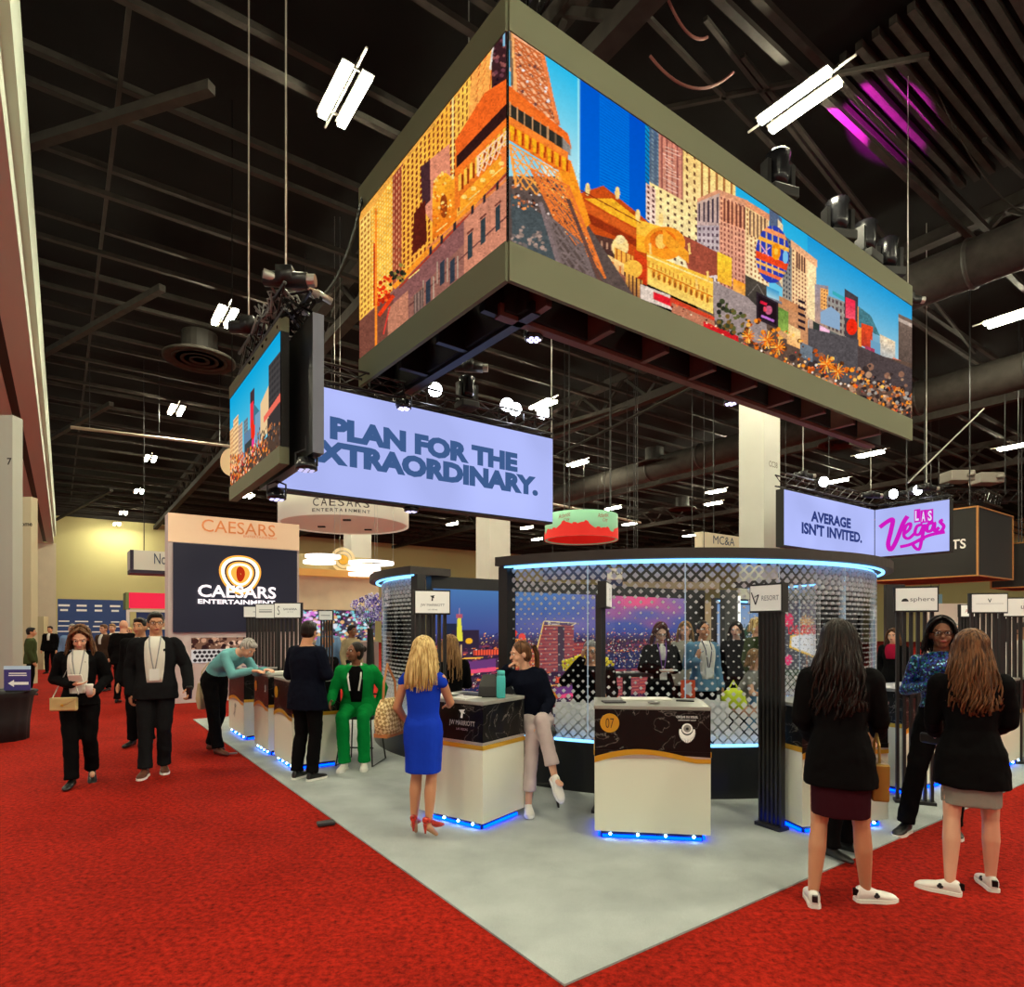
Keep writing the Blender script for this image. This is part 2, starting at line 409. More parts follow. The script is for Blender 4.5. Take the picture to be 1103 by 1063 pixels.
words = {(371,107): 'brightest twin-tube ceiling lamp, up beside the left end of the big screen', (860,113): 'bright twin-tube ceiling lamp above the moving head lights of the big screen',
 (242,343): 'twin-tube ceiling lamp just left of the small hanging screen top', (190,443): 'twin-tube ceiling lamp left of the small hanging screen at mid height',
 (585,437): 'ceiling lamp just above the right end of the long slogan lightbox', (1000,429): 'ceiling lamp at the lower right corner of the big screen',
 (1090,343): 'ceiling lamp at the right edge of the picture beside the big screen', (781,487): 'ceiling lamp just left of the tall pale column', (1092,482): 'ceiling lamp above the black boxes at the right edge',
 (937,490): 'ceiling lamp right above the two-panel lightbox', (268,535): 'ceiling lamp above the display wall with the gold emblem',
 (622,500): 'ceiling lamp above the green and red round hanging sign', (901,519): 'ceiling lamp on the left above the two-panel lightbox', (487,565):'ceiling lamp under the middle of the slogan lightbox'}
far = {(162,495): 'third lit ceiling lamp counting down the left-hand receding row', (150,530): 'fourth lit ceiling lamp counting down the left-hand receding row', (133,553): 'fifth lit ceiling lamp of the left-hand row, above the far cream wall', (126,565): 'last and lowest lit ceiling lamp of the left-hand row at the far wall',
 (648,521): 'lit ceiling lamp to the upper right of the green and red round sign', (660,548): 'small lit ceiling lamp level with the top of the green and red round sign', (678,565): 'small lit ceiling lamp just right of the green and red round sign', (771,530): 'upper of two close lit ceiling lamps above the cream board sign', (768,543): 'lower of two close lit ceiling lamps above the cream board sign'}
first = lamp0()
for i, (p, px) in enumerate(pts):
    o = first if i == 0 else copy_tree(first)
    o.location = p
    if px in words: o['label'] = words[px]
    elif px: o['label'] = far[px]
    else: o['label'] = 'lit twin-tube lamp added under the black roof to light the hall'

def hall_column(x, w, Y, top, label, text_=None, z0=0):
    X = (x-CX)/F*Y; t = thing('hall_column', label, 'column', (X, Y, 0), PHI)
    mb = MB(); mb.box((0, 0, top/2), (w, w, top)); obj('shaft', mb, mat('column_paint', (212, 212, 204), .7, vary=(1, .04)), t)
    mb = MB(); mb.box((0, 0, .15), (w+.04, w+.04, .3)); obj('base', mb, M_dark, t)
    if text_: text('lettering', text_, .42, .16, mat('column_letters', (128, 120, 108), .8), t, (.05, -w/2-.004, 6.15), bold=.01)
    return t
hall_column(818, .78, 17.6, 10.4, 'tall pale square column with grey number behind the big screen', 'CC38')
hall_column(531, 1.1, 28, 9.5, 'pale square column seen under the right end of the slogan lightbox')
hall_column(385, 1.0, 30, 9.5, 'pale square column behind the round white hanging sign', 'CC39')

# round air diffusers
for (x, y, r, lb) in ((215, 388, 1.0, 'round dark air diffuser left of the small hanging screen'), (705, 500, .9, 'round dark air diffuser above the round red and green sign'), (735, 548, .9, 'small round dark air diffuser left of the tall column'), (905, 478, .9, 'round dark air diffuser below the big screen at right')):
    Y = 8.0*F/(HY-y); t = thing('air_diffuser', lb, 'vent', ((x-CX)/F*Y, Y, 9.65), 0, 'round air diffusers')
    for k in range(4):
        mb = MB(); q = r*(1-k*.24); mb.lathe([(q-.1, .0), (q, -.03), (q, .05), (q-.1, .08)], n=28); obj('diffuser_ring', mb, M_joist, t, True)
    mb = MB(); mb.cyl((0, 0, .08), r*.5, .7, 20); obj('neck', mb, M_dark, t)

# ------------------------------------------------------------------ truss, cables, moving heads
def truss(mb, p, q, s=.22, step=.35, r=.018, up=Vector((0,0,1))):
    p, q = Vector(p), Vector(q); d = (q-p); n = max(1, int(d.length/step)); side = d.normalized().cross(up).normalized()*s/2; u2 = up*s/2
    C = [side+u2, -side+u2, -side-u2, side-u2]
    for c in C: mb.tube([p+c, q+c], r, 6)
    for i in range(n):
        a = p+d*i/n; b = p+d*(i+1)/n
        for k in range(4):
            mb.tube([a+C[k], b+C[(k+1) % 4]], r*.55, 5)
def cable(name, p, q, label, sag=0, r=.012, m=None, n=14):
    p, q = Vector(p), Vector(q); P = []
    for i in range(n+1):
        s = i/n; P.append(p*(1-s)+q*s - Vector((0, 0, sag*4*s*(1-s))))
    mb = MB(); mb.tube(P, r, 6); o = tag(obj(name, mb, m or M_cable), label, 'pipe' if 'pipe' in name else 'cable')
    if 'pipe' in name:
        for s in (.1, .5, .9):
            q_ = p.lerp(q, s); mb = MB(); mb.tube([q_, (q_.x, q_.y, 12.2)], .015, 6); obj('hanger', mb, M_truss, o)
    return o

# ------------------------------------------------------------------ BIG SCREEN
M_skirt = mat('screen_skirt', (108, 112, 88), .8)
M_back = mat('screen_back', (12, 12, 12), .8)
M_brown = mat('support_rail', (104, 62, 52), .6)
VL = Vector((-math.sin(math.radians(37.8)), math.cos(math.radians(37.8)), 0))
P0 = Vector(((547-CX)/F*6.2, 6.2, 0)); kz = 6.2/F
z_top, z_lt, z_lb, z_bot = EYE+680*kz, EYE+640*kz, EYE+415*kz, EYE+372*kz
tR = along(P0, U, 981); tL = along(P0, VL, 388.5)
PR = P0+U*tR; PL = P0+VL*tL
inR = V; inL = Vector((VL.y, -VL.x, 0))   # inward normals

def paint_big():
    c = Canvas(385, 20, 985, 470, 2); R = c.rng
    topR = lambda x: 35+(x-547)*.6816
    botR = lambda x: 260+(x-547)*.442
    # ---- right face: sky
    c.strip(547, 985, 20, 318, 200, 470, (20, 168, 222), (165, 222, 235))
    c.strip(585, 626, 55, 85, 200, 220, (40, 185, 232), (225, 240, 235))
    c.strip(870, 985, 250, 325, 350, 400, (18, 150, 215), (170, 205, 218))
    # blue glass tower
    c.strip(622, 626, 70, 75, 210, 212, (120, 215, 235), (200, 240, 240))
    c.strip(625, 646, 80, 100, 222, 230, (0, 88, 204), (0, 98, 214))
    c.strip(646, 678, 95, 120, 228, 240, (2, 108, 218), (0, 120, 222), (1, 38, (0, 92, 200), 1, .35))
    c.strip(678, 695, 115, 130, 235, 240, (0, 80, 200), (0, 92, 205))
    c.strip(695, 702, 125, 135, 240, 246, (10, 150, 205), (0, 110, 190), (1, 22, (20, 80, 130), 1, .4))
    # tall cluster
    c.strip(700, 712, 128, 142, 230, 240, (70, 92, 120), (100, 110, 120), (2, 24, (120, 140, 150), .5, .5))
    c.strip(710, 738, 135, 160, 228, 246, (206, 128, 106), (214, 150, 120), (5, 1, (150, 84, 74), .35, 1))
    for i in range(16): c.line((713+R.rand()*6, 158+i*3.7), (724+R.rand()*10, 163+i*3.7+R.rand()*2), 1.0, (240, 190, 168))
    c.strip(736, 792, 155, 196, 300, 320, (252, 214, 128), (255, 236, 196), (7, 1, (170, 110, 60), .28, 1))
    c.strip(736, 752, 156, 168, 300, 310, (250, 205, 120), (252, 232, 190), (2, 16, (120, 80, 50), .3, .5))
    c.strip(700, 754, 196, 226, 292, 322, (255, 224, 150), (255, 238, 190), (7, 12, (90, 60, 50), .32, .4))
    c.strip(696, 706, 197, 204, 236, 244, (244, 196, 176), (250, 220, 200), (2, 7, (90, 50, 50), .5, .5))
    c.poly([(751, 214), (774, 204), (806, 216), (806, 223), (774, 212), (751, 222)], (218, 150, 112))
    c.strip(751, 775, 218, 208, 262, 280, (200, 168, 150), (190, 160, 160), (5, 2, (70, 56, 66), .45, .8))
    c.strip(751, 775, 243, 243, 300, 306, (186, 166, 168), (232, 214, 206), (5, 9, (96, 72, 84), .5, .5))
    c.strip(775, 806, 210, 222, 318, 330, (236, 168, 128), (222, 150, 128), (8, 20, (138, 76, 66), .45, .55))
    c.strip(778, 804, 214, 224, 238, 248, (232, 160, 116), (228, 150, 110), (6, 1, (110, 56, 46), .5, 1))
    c.strip(803, 828, 217, 232, 300, 312, (250, 206, 140), (252, 222, 172), (6, 16, (150, 90, 60), .4, .5))
    c.strip(806, 826, 226, 236, 252, 262, (240, 190, 130), None, (5, 1, (90, 60, 56), .45, 1))
    c.strip(803, 829, 215, 231, 222, 238, (226, 148, 104))
    c.strip(829, 842, 220, 236, 300, 310, (80, 96, 124), (120, 120, 130))
    c.strip(838, 843, 236, 242, 300, 310, (232, 206, 160))
    c.strip(843, 855, 252, 262, 330, 336, (96, 106, 116), (176, 160, 140), (4, 15, (60, 60, 70), .5, .5))
    c.strip(853, 879, 262, 282, 336, 350, (250, 208, 150), (246, 200, 150), (8, 16, (140, 86, 66), .45, .5))
    c.strip(857, 868, 270, 277, 288, 295, (236, 176, 124), None, (4, 1, (80, 50, 46), .5, 1))
    c.strip(870, 878, 276, 284, 340, 348, (255, 224, 168))
    c.strip(852, 880, 258, 280, 266, 288, (240, 176, 128))
    # right hand group
    c.strip(878, 892, 306, 308, 350, 356, (150, 140, 150), (190, 150, 130))
    c.strip(884, 892, 310, 312, 332, 336, (250, 176, 96), None, (3, 6, (120, 76, 60), .4, .4))
    c.strip(891, 912, 318, 326, 370, 378, (150, 146, 140), (170, 150, 130), (5, 7, (90, 70, 70), .5, .5))
    c.strip(897, 911, 313, 321, 317, 325, (60, 170, 180))
    c.poly([(884, 336), (895, 330), (905, 338), (905, 356), (884, 348)], (140, 170, 200))
    c.strip(910, 924, 311, 320, 362, 368, (70, 62, 66)); c.strip(911, 921, 320, 324, 342, 345, (236, 40, 70), (250, 90, 110))
    c.ell((917.5, 352), 6, 9, (240, 44, 20)); c.strip(924, 928, 330, 334, 372, 374, (250, 150, 60))
    c.poly([(925, 330), (938, 340), (948, 362), (925, 352)], (70, 120, 130))
    c.strip(928, 940, 348, 352, 372, 378, (226, 74, 34), (190, 60, 40)); c.strip(940, 952, 358, 366, 386, 392, (120, 170, 196))
    c.strip(948, 964, 360, 368, 396, 402, (236, 208, 170), (150, 170, 190)); c.strip(938, 948, 366, 370, 392, 396, (110, 160, 190))
    c.strip(920, 932, 380, 384, 396, 400, (240, 60, 150)); c.strip(932, 942, 372, 376, 396, 400, (170, 60, 90))
    c.strip(968, 985, 338, 346, 392, 400, (120, 100, 88), (90, 74, 66)); c.strip(968, 985, 342, 350, 346, 354, (190, 170, 156))
    c.strip(962, 985, 385, 394, 394, 403, (244, 130, 104)); c.strip(966, 985, 394, 403, 420, 428, (96, 82, 76), (120, 100, 90))
    c.strip(960, 985, 414, 420, 440, 450, (180, 160, 140), (110, 96, 88))
    c.strip(871, 884, 343, 349, 372, 378, (200, 170, 150), (96, 70, 60)); c.strip(876, 884, 346, 350, 368, 372, (50, 56, 50))
    c.strip(883, 894, 350, 356, 380, 386, (246, 190, 220), (250, 150, 150)); c.ell((888.5, 369), 4, 6, (246, 90, 50))
    c.strip(894, 922, 356, 370, 392, 400, (104, 108, 104), (70, 70, 66)); c.ell((911, 382), 5, 8, (58, 46, 40))
    # lower street level block
    c.poly([(752, 320), (860, 362), (985, 392), (985, 470), (752, 360)], (96, 74, 62)); c.poly([(866, 352), (925, 366), (925, 420), (866, 392)], (84, 78, 80)); c.poly([(924, 372), (985, 398), (985, 430), (924, 408)], (78, 66, 66))
    c.specks([(800, 345), (985, 405), (985, 465), (800, 380)], 260, [(140, 100, 80), (60, 48, 46), (180, 140, 110)], (1.5, 4))
    c.strip(838, 866, 318, 332, 362, 372, (196, 130, 84), (214, 160, 110)); c.strip(842, 870, 328, 344, 356, 372, (200, 140, 96))
    for i in range(5): c.strip(860, 867, 322+i*7, 325+i*7, 325+i*7, 328+i*7, (40, 30, 40))
    c.strip(848, 862, 348, 356, 370, 376, (255, 216, 150), (244, 180, 110)); c.strip(838, 849, 330, 336, 354, 360, (104, 140, 60), (150, 180, 80))
    c.strip(862, 875, 368, 374, 384, 390, (110, 120, 130))
    # pale roof and brown block behind the gold facade
    c.poly([(736, 253), (773, 272), (773, 296), (745, 300), (738, 280)], (160, 76, 56)); c.strip(773, 788, 271, 278, 303, 309, (255, 206, 52), (250, 180, 50))
    c.strip(790, 803, 300, 306, 318, 324, (255, 160, 40), (230, 170, 100))
    c.strip(803, 826, 296, 308, 326, 338, (78, 70, 60), (60, 54, 50)); c.line((806, 318), (816, 306), 1, (120, 110, 100)); c.line((816, 306), (824, 320), 1, (120, 110, 100))
    c.poly([(765, 301), (805, 320), (826, 340), (826, 372), (790, 362), (770, 345)], (158, 140, 136))
    # balloon
    c.ell((832, 274), 18, 31, (44, 62, 170))
    for i in range(-2, 3): c.ell((832+i*6.5, 272), 1.0, 29-abs(i)*4, (230, 190, 120))
    q = c.sl(812, 852, 242, 306); m = (((c.X[q]-832)/18)**2+((c.Y[q]-274)/31)**2 < 1)
    for y0, hh, col in ((250, 2.5, (250, 150, 90)), (262, 2.2, (255, 176, 60)), (281, 4, (236, 70, 30)), (289, 1.5, (255, 180, 90)), (297, 2, (240, 110, 60))):
        b = m & (np.abs(c.Y[q]-(y0+(c.X[q]-832)*.42)) < hh); c.a[q][b] = col
    c.ell((836, 271), 5, 9, (250, 150, 20)); c.ell((836, 271), 2, 4, (255, 200, 70)); c.ell((846, 277), 3, 7, (120, 190, 230))
    c.line((818, 262), (828, 276), 1.2, (240, 160, 200)); c.line((821, 273), (830, 266), 1.2, (240, 170, 200))
    c.strip(826, 839, 308, 314, 318, 325, (60, 150, 200), (170, 210, 220)); c.strip(823, 842, 318, 325, 320, 328, (120, 120, 130))
    # billboard
    c.strip(815, 838, 314, 326, 344, 354, (46, 34, 40)); c.strip(817, 836, 318, 327, 341, 350, (34, 20, 26))
    c.line((819, 325), (826, 328), 3, (230, 30, 60)); c.ell((828, 334), 4, 5, (190, 90, 120)); c.line((820, 340), (834, 346), 2.5, (190, 110, 200)); c.ell((824, 333), 2, 3, (230, 70, 90))
    # gold opera-style facade
    c.poly([(625, 208), (650, 200), (690, 232), (706, 246), (706, 300), (640, 300), (622, 250)], (196, 74, 22))
    c.poly([(630, 214), (660, 214), (688, 236), (686, 246), (660, 232)], (255, 180, 40)); c.poly([(628, 216), (686, 248), (686, 256), (628, 226)], (214, 92, 30))
    c.poly([(626, 226), (690, 260), (690, 268), (626, 236)], (150, 48, 18)); c.poly([(686, 236), (712, 244), (712, 262), (686, 252)], (255, 190, 60))
    c.poly([(686, 252), (706, 258), (704, 275), (686, 270)], (255, 170, 40))
    for x, y in ((633, 204), (665, 208), (687, 232), (712, 236)): c.ell((x, y), 2.6, 7, (255, 214, 130))
    c.line((626, 205), (690, 240), 1, (120, 40, 20))
    c.ell((716, 262), 22, 18, (250, 150, 34)); c.ell((714, 258), 14, 10, (232, 112, 24)); c.ell((712, 260), 6, 8, (255, 196, 90)); c.poly([(714, 246), (742, 272), (742, 284), (714, 262)], (250, 160, 40))
    c.strip(697, 768, 272, 300, 306, 338, (255, 190, 60), (255, 214, 110)); 
    for i in range(11): c.ell((704+i*5.8, 295+i*2.7), 2.0, 4.6, (226, 140, 40)); c.ell((704+i*5.8, 296+i*2.7), 1.0, 3.2, (150, 84, 30))
    for i in range(15): c.line((699+i*4.5, 281+i*2.1), (699+i*4.5, 286+i*2.1), 1, (190, 104, 30))
    c.line((697, 287), (768, 320), 1.3, (214, 120, 30)); c.line((697, 275), (768, 305), 1.6, (255, 226, 140)); c.line((697, 309), (768, 341), 1.2, (180, 96, 30))
    c.strip(684, 697, 268, 280, 302, 308, (220, 66, 24), (190, 50, 20)); c.strip(640, 662, 252, 258, 285, 295, (90, 56, 46), (60, 40, 40), (4, 2, (190, 140, 110), .3, .4))
    c.ell((668, 266), 9, 11, (255, 216, 140)); c.ell((668, 258), 5, 5, (255, 226, 160)); c.strip(662, 682, 266, 276, 300, 312, (250, 180, 70), (220, 140, 60), (4, 1, (160, 70, 30), .35, 1))
    c.ell((681, 290), 11, 10, (255, 190, 70)); c.strip(671, 692, 292, 302, 320, 330, (240, 170, 70), (130, 80, 60), (5, 1, (70, 40, 34), .35, 1))
    c.strip(640, 672, 266, 284, 300, 322, (255, 206, 130), (190, 110, 70), (4, 2, (214, 120, 60), .35, .5)); c.strip(662, 674, 290, 298, 312, 320, (150, 90, 70), (90, 60, 56))
    for x, y in ((700, 262), (742, 262), (750, 300), (762, 292)): c.line((x, y), (x+1, y+12), 2.4, (255, 206, 110))
    # red awnings and the crowd at the foot
    c.poly([(690, 306), (722, 318), (724, 334), (690, 322)], (226, 206, 190)); c.poly([(704, 314), (724, 322), (722, 330), (704, 322)], (226, 30, 44))
    c.poly([(722, 320), (770, 342), (770, 352), (722, 330)], (214, 66, 40)); c.poly([(724, 326), (770, 346), (770, 358), (724, 338)], (190, 120, 90))
    c.poly([(758, 346), (795, 362), (796, 372), (758, 360)], (206, 30, 36)); c.specks([(724, 326), (800, 360), (800, 374), (724, 342)], 90, [(255, 220, 180), (110, 30, 24), (240, 120, 60), (60, 30, 26)], (.5, 1.3))
    c.specks([(772, 320), (806, 340), (806, 368), (772, 352)], 110, [(60, 66, 40), (90, 92, 50), (44, 44, 34), (120, 90, 40)], (1, 3))
    g = [(255, 150, 40), (230, 110, 26), (190, 80, 24), (255, 190, 90), (90, 50, 24)]
    c.specks([(800, 338), (840, 352), (885, 378), (940, 404), (985, 428), (985, 460), (800, 378)], 620, g, (.8, 2.6))
    c.specks([(800, 352), (980, 434), (985, 460), (800, 382)], 380, [(110, 60, 40), (60, 40, 34), (255, 200, 150), (250, 120, 60), (220, 60, 60), (240, 225, 210)], (.5, 1.5))
    c.specks([(924, 398), (985, 424), (985, 462), (930, 430)], 260, [(60, 44, 42), (40, 34, 36), (120, 80, 70), (160, 150, 140), (210, 120, 60)], (.8, 2.2))
    for x, y, r in ((826, 366, 9), (838, 374, 8), (806, 362, 7), (890, 392, 9), (902, 400, 8)):
        for k in range(14):
            an = k*2*math.pi/14; c.line((x, y), (x+r*math.cos(an), y+r*math.sin(an)*1.1), 1.3, g[k % 4])
    # ---- the iron tower on the right face
    c.poly([(547, 190), (600, 190), (690, 330), (547, 262)], (92, 76, 70)); c.poly([(550, 208), (585, 232), (600, 282), (552, 262)], (74, 82, 84))
    c.specks([(550, 240), (582, 250), (590, 275), (550, 262)], 80, [(150, 128, 116), (110, 100, 96), (180, 150, 136)], (1, 2.6))
    c.specks([(552, 190), (584, 212), (610, 240), (552, 222)], 130, [(255, 150, 80), (240, 220, 210), (50, 30, 30), (160, 90, 60)], (.7, 1.8))
    c.poly([(549, 33), (586, 58), (600, 130), (612, 165), (550, 120)], (244, 178, 132))
    c.lattice([(552, 40), (584, 60), (602, 135), (553, 105)], 4, 8, 1.8, (206, 104, 52)); c.specks([(552, 45), (582, 65), (600, 130), (554, 100)], 70, [(150, 84, 60), (240, 238, 236), (110, 66, 60)], (.8, 2.0))
    c.line((551, 34), (556, 108), 4, (255, 176, 104)); c.line((584, 56), (600, 132), 4, (236, 130, 70)); c.line((549, 34), (552, 92), 3, (110, 96, 80))
    c.lattice([(549, 155), (600, 185), (622, 230), (556, 200)], 6, 3, 1.6, (255, 160, 66))
    c.poly([(600, 180), (616, 176), (636, 240), (628, 250)], (255, 150, 34))
    c.lattice([(572, 182), (612, 200), (652, 300), (600, 240)], 5, 7, 1.5, (236, 120, 50)); c.specks([(572, 185), (612, 205), (645, 290), (600, 245)], 90, [(110, 56, 40), (255, 214, 150), (60, 40, 40)], (.7, 1.7))
    c.lattice([(590, 232), (626, 262), (646, 318), (610, 304)], 3, 4, 2.2, (120, 102, 98)); c.line((582, 218), (608, 305), 4.5, (132, 112, 110)); c.line((612, 215), (655, 325), 4, (104, 70, 60))
    c.poly([(547, 88), (548, 92), (612, 144), (616, 160), (612, 164), (547, 112)], (240, 106, 34)); c.poly([(547, 94), (610, 150), (612, 165), (547, 118)], (244, 112, 38))
    c.poly([(547, 110), (606, 148), (606, 163), (547, 124)], (48, 44, 36))
    for i in range(8): x = 549+i*8.2; c.line((x, 110+i*5.2), (x, 125+i*5.2), 1.2, (214, 160, 110))
    c.poly([(606, 148), (615, 158), (615, 168), (606, 164)], (150, 140, 130)); c.poly([(547, 124), (612, 164), (612, 172), (547, 132)], (255, 132, 46))
    c.poly([(547, 132), (616, 174), (614, 186), (598, 182), (547, 150)], (244, 120, 30))
    for i in range(8): x = 549+i*8; c.poly([(x, 134+i*4.8), (x+5, 137+i*4.8), (x+4, 152+i*4.6), (x+1, 150+i*4.6)], (255, 178, 30)); c.line((x+6.5, 139+i*4.8), (x+5.5, 152+i*4.6), 2, (170, 50, 14))
    # ---- left face
    c.poly([(380, 215), (547, 12), (547, 270), (380, 440)], (240, 168, 70)); c.poly([(380, 350), (405, 335), (405, 440), (380, 440)], (120, 70, 56))
    W = (120, 40, 24)
    c.strip(388, 402, 238, 222, 345, 330, (255, 210, 110), (255, 196, 80), (4, 17, (170, 100, 40), .5, .5))
    c.strip(400, 424, 226, 190, 335, 310, (255, 176, 56), (255, 190, 70), (9, 26, (255, 220, 120), .55, .5))
    c.strip(423, 434, 190, 176, 320, 300, (150, 64, 44), (170, 80, 50), (4, 18, (236, 160, 110), .4, .5))
    c.strip(433, 460, 180, 142, 310, 290, (255, 188, 70), (250, 170, 60), (6, 22, W, .38, .62))
    c.strip(460, 488, 146, 104, 290, 260, (255, 180, 62), (255, 176, 60), (6, 22, W, .38, .62))
    c.strip(487, 510, 110, 76, 235, 215, (255, 196, 80), (255, 186, 70), (5, 18, W, .38, .62)); c.line((488, 100), (488, 200), 2, (255, 226, 140))
    c.poly([(508, 78), (532, 48), (528, 100), (520, 130), (503, 150)], (214, 92, 34)); c.lattice([(510, 76), (530, 50), (524, 110), (504, 150)], 3, 8, 1.8, (255, 170, 80))
    c.poly([(530, 50), (547, 28), (547, 88), (530, 104)], (58, 30, 34)); c.specks([(531, 52), (546, 35), (546, 85), (532, 96)], 40, [(150, 84, 80), (110, 60, 70), (30, 16, 24)], (.8, 2.4)); c.line((543, 35), (543, 50), 2, (140, 200, 230)); c.line((531, 50), (528, 75), 2, (230, 220, 210))
    c.poly([(453, 180), (484, 155), (486, 200), (466, 240), (455, 225)], (224, 140, 108)); c.poly([(453, 180), (463, 172), (464, 215), (455, 225)], (70, 40, 44))
    c.poly([(446, 230), (458, 215), (460, 260), (444, 275)], (90, 30, 20)); c.ell((478, 208), 12, 22, (255, 172, 44)); c.strip(466, 492, 210, 190, 258, 240, (255, 166, 40), (240, 120, 30))
    c.ell((478, 222), 4, 13, (150, 64, 20)); c.specks([(466, 190), (490, 180), (490, 230), (466, 250)], 70, [(255, 210, 110), (226, 110, 26)], (.7, 1.6))
    c.poly([(490, 166), (547, 104), (547, 190), (490, 226)], (236, 120, 36))
    c.poly([(490, 152), (522, 100), (547, 84), (547, 112), (492, 172)], (240, 100, 32)); c.poly([(492, 168), (547, 110), (547, 125), (492, 182)], (50, 24, 22)); c.poly([(491, 182), (547, 125), (547, 132), (491, 190)], (255, 120, 36))
    for i in range(9): x = 494+i*6; y = 186-i*6.2; c.poly([(x, y+3), (x+3, y), (x+3, y+18), (x, y+20)], (255, 196, 70)); c.line((x+4.3, y+2), (x+4.3, y+18), 1.6, (140, 50, 14))
    c.lattice([(515, 168), (547, 140), (547, 160), (515, 190)], 5, 2, 1.2, (255, 210, 170))
    c.poly([(496, 212), (547, 160), (547, 176), (496, 228)], (255, 160, 40)); c.poly([(540, 160), (547, 155), (547, 185), (540, 180)], (250, 130, 60))
    for i in range(5): c.ell((500+i*10, 212-i*9), 3, 2.4, (255, 214, 110))
    # stone building below
    c.poly([(424, 312), (547, 178), (547, 262), (404, 385), (388, 410), (388, 345)], (150, 98, 84)); c.poly([(388, 345), (424, 315), (424, 360), (388, 400)], (120, 70, 56))
    c.poly([(500, 232), (547, 186), (547, 262), (500, 295)], (204, 132, 104)); c.poly([(424, 312), (500, 230), (500, 262), (424, 340)], (138, 88, 84))
    c.line((424, 310), (547, 180), 5, (255, 150, 40)); c.line((430, 310), (547, 186), 2, (170, 60, 40)); c.line((424, 345), (547, 232), 1.5, (110, 66, 60)); c.line((460, 268), (547, 192), 2.6, (226, 130, 70))
    for x, y in ((537, 222), (521, 236), (507, 252)): c.poly([(x-3, y+2), (x+2, y-3), (x+2, y+24), (x-3, y+28)], (52, 62, 66)); c.line((x-4, y), (x+3, y-6), 2, (110, 60, 50))
    for x, y in ((488, 280), (477, 282), (462, 302)): c.poly([(x-3, y+2), (x+2, y-3), (x+2, y+22), (x-3, y+26)], (50, 56, 66)); c.line((x+5, y-4), (x+5, y+20), 1.6, (176, 150, 130)); c.line((x-6, y), (x-6, y+24), 1.6, (170, 140, 120))
    for x, y in ((536, 196), (522, 210), (509, 222), (490, 240), (476, 254), (464, 266)): c.poly([(x-1.5, y+1), (x+1.5, y-2), (x+1.5, y+7), (x-1.5, y+10)], (50, 40, 44))
    c.strip(446, 456, 318, 310, 352, 344, (100, 76, 70), None, (3, 1, (150, 120, 106), .4, 1)); c.poly([(418, 332), (440, 312), (440, 356), (418, 376)], (190, 124, 96))
    c.specks([(404, 305), (422, 292), (424, 320), (404, 335)], 60, [(230, 60, 20), (190, 40, 16), (250, 110, 40)], (1, 2.5)); c.specks([(420, 292), (438, 276), (438, 300), (420, 314)], 50, [(50, 46, 30), (30, 34, 26), (150, 130, 60)], (1, 2.5))
    c.line((405, 225), (405, 374), 2.6, (255, 140, 40)); c.line((403, 262), (403, 330), 1.2, (190, 40, 20)); c.line((408, 340), (424, 318), 4, (230, 60, 24)); c.line((413, 360), (420, 330), 1.5, (220, 60, 50))
    for x, y in ((505, 215), (530, 190), (470, 250), (440, 300)): c.line((x, y), (x+12, y-10), 1.2, (255, 214, 120))
    # the grain and uneven tone of the filmed street
    g1 = np.kron(R.normal(0, 1, (c.H//3+1, c.W//3+1)), np.ones((3, 3)))[:c.H, :c.W]; g2 = np.kron(R.normal(0, 1, (c.H//9+1, c.W//9+1)), np.ones((9, 9)))[:c.H, :c.W]
    tex = 1+.055*g1+.035*g2; sky = (c.a[..., 2] > 150) & (c.a[..., 0] < 180); tex = np.where(sky, 1+(tex-1)*.12, tex); c.a = c.a*tex[..., None]
    return c
CV = paint_big()
def px_lookup(s, t, P):
    x = CX+F*P[:, 0]/P[:, 1]; y = HY-F*(P[:, 2]-EYE)/P[:, 1]
    return CV.sample(x, y)
def wall_fn(p, d, length, zb, zt, nrm, off, side):
    def fn(s, t):
        o = np.array(p.xy.to_3d()) + np.array(nrm)*off; D = np.array(d)
        P = o[None, :]+D[None, :]*(s*length)[:, None]; P[:, 2] = zb+(zt-zb)*t; return P
    return fn
def look_side(px_edge, left):
    def lk(s, t, P):
        x = CX+F*P[:, 0]/P[:, 1]; y = HY-F*(P[:, 2]-EYE)/P[:, 1]
        x = np.minimum(x, 546.3) if left else np.maximum(x, 548.2)
        return CV.sample(x, y)
    return lk
T = thing('hanging_screen', 'huge two-sided corner LED screen showing a gold city skyline, hung over the booth', 'screen')
TH = .42
M_led = picmat('led_wall', 1.0)
picture('screen_face', wall_fn(P0, U, tR, z_lb, z_lt, -inR, .02, 0), 620, 250, look_side(547, False), M_led, T)
o = picture('screen_face', wall_fn(P0, VL, tL, z_lb, z_lt, -inL, .02, 0), 260, 300, look_side(547, True), M_led, T)
def wall_box(p, d, nrm, s0, s1, z0, z1, n0, n1):
    mb = MB(); P = []
    for z in (z0, z1):
        for s, n in ((s0, n0), (s1, n0), (s1, n1), (s0, n1)): P.append(Vector((p.x, p.y, 0))+d*s+nrm*n+Vector((0, 0, z)))
    mb.add(P, [(3,2,1,0),(4,5,6,7),(0,1,5,4),(1,2,6,5),(2,3,7,6),(3,0,4,7)]); return mb
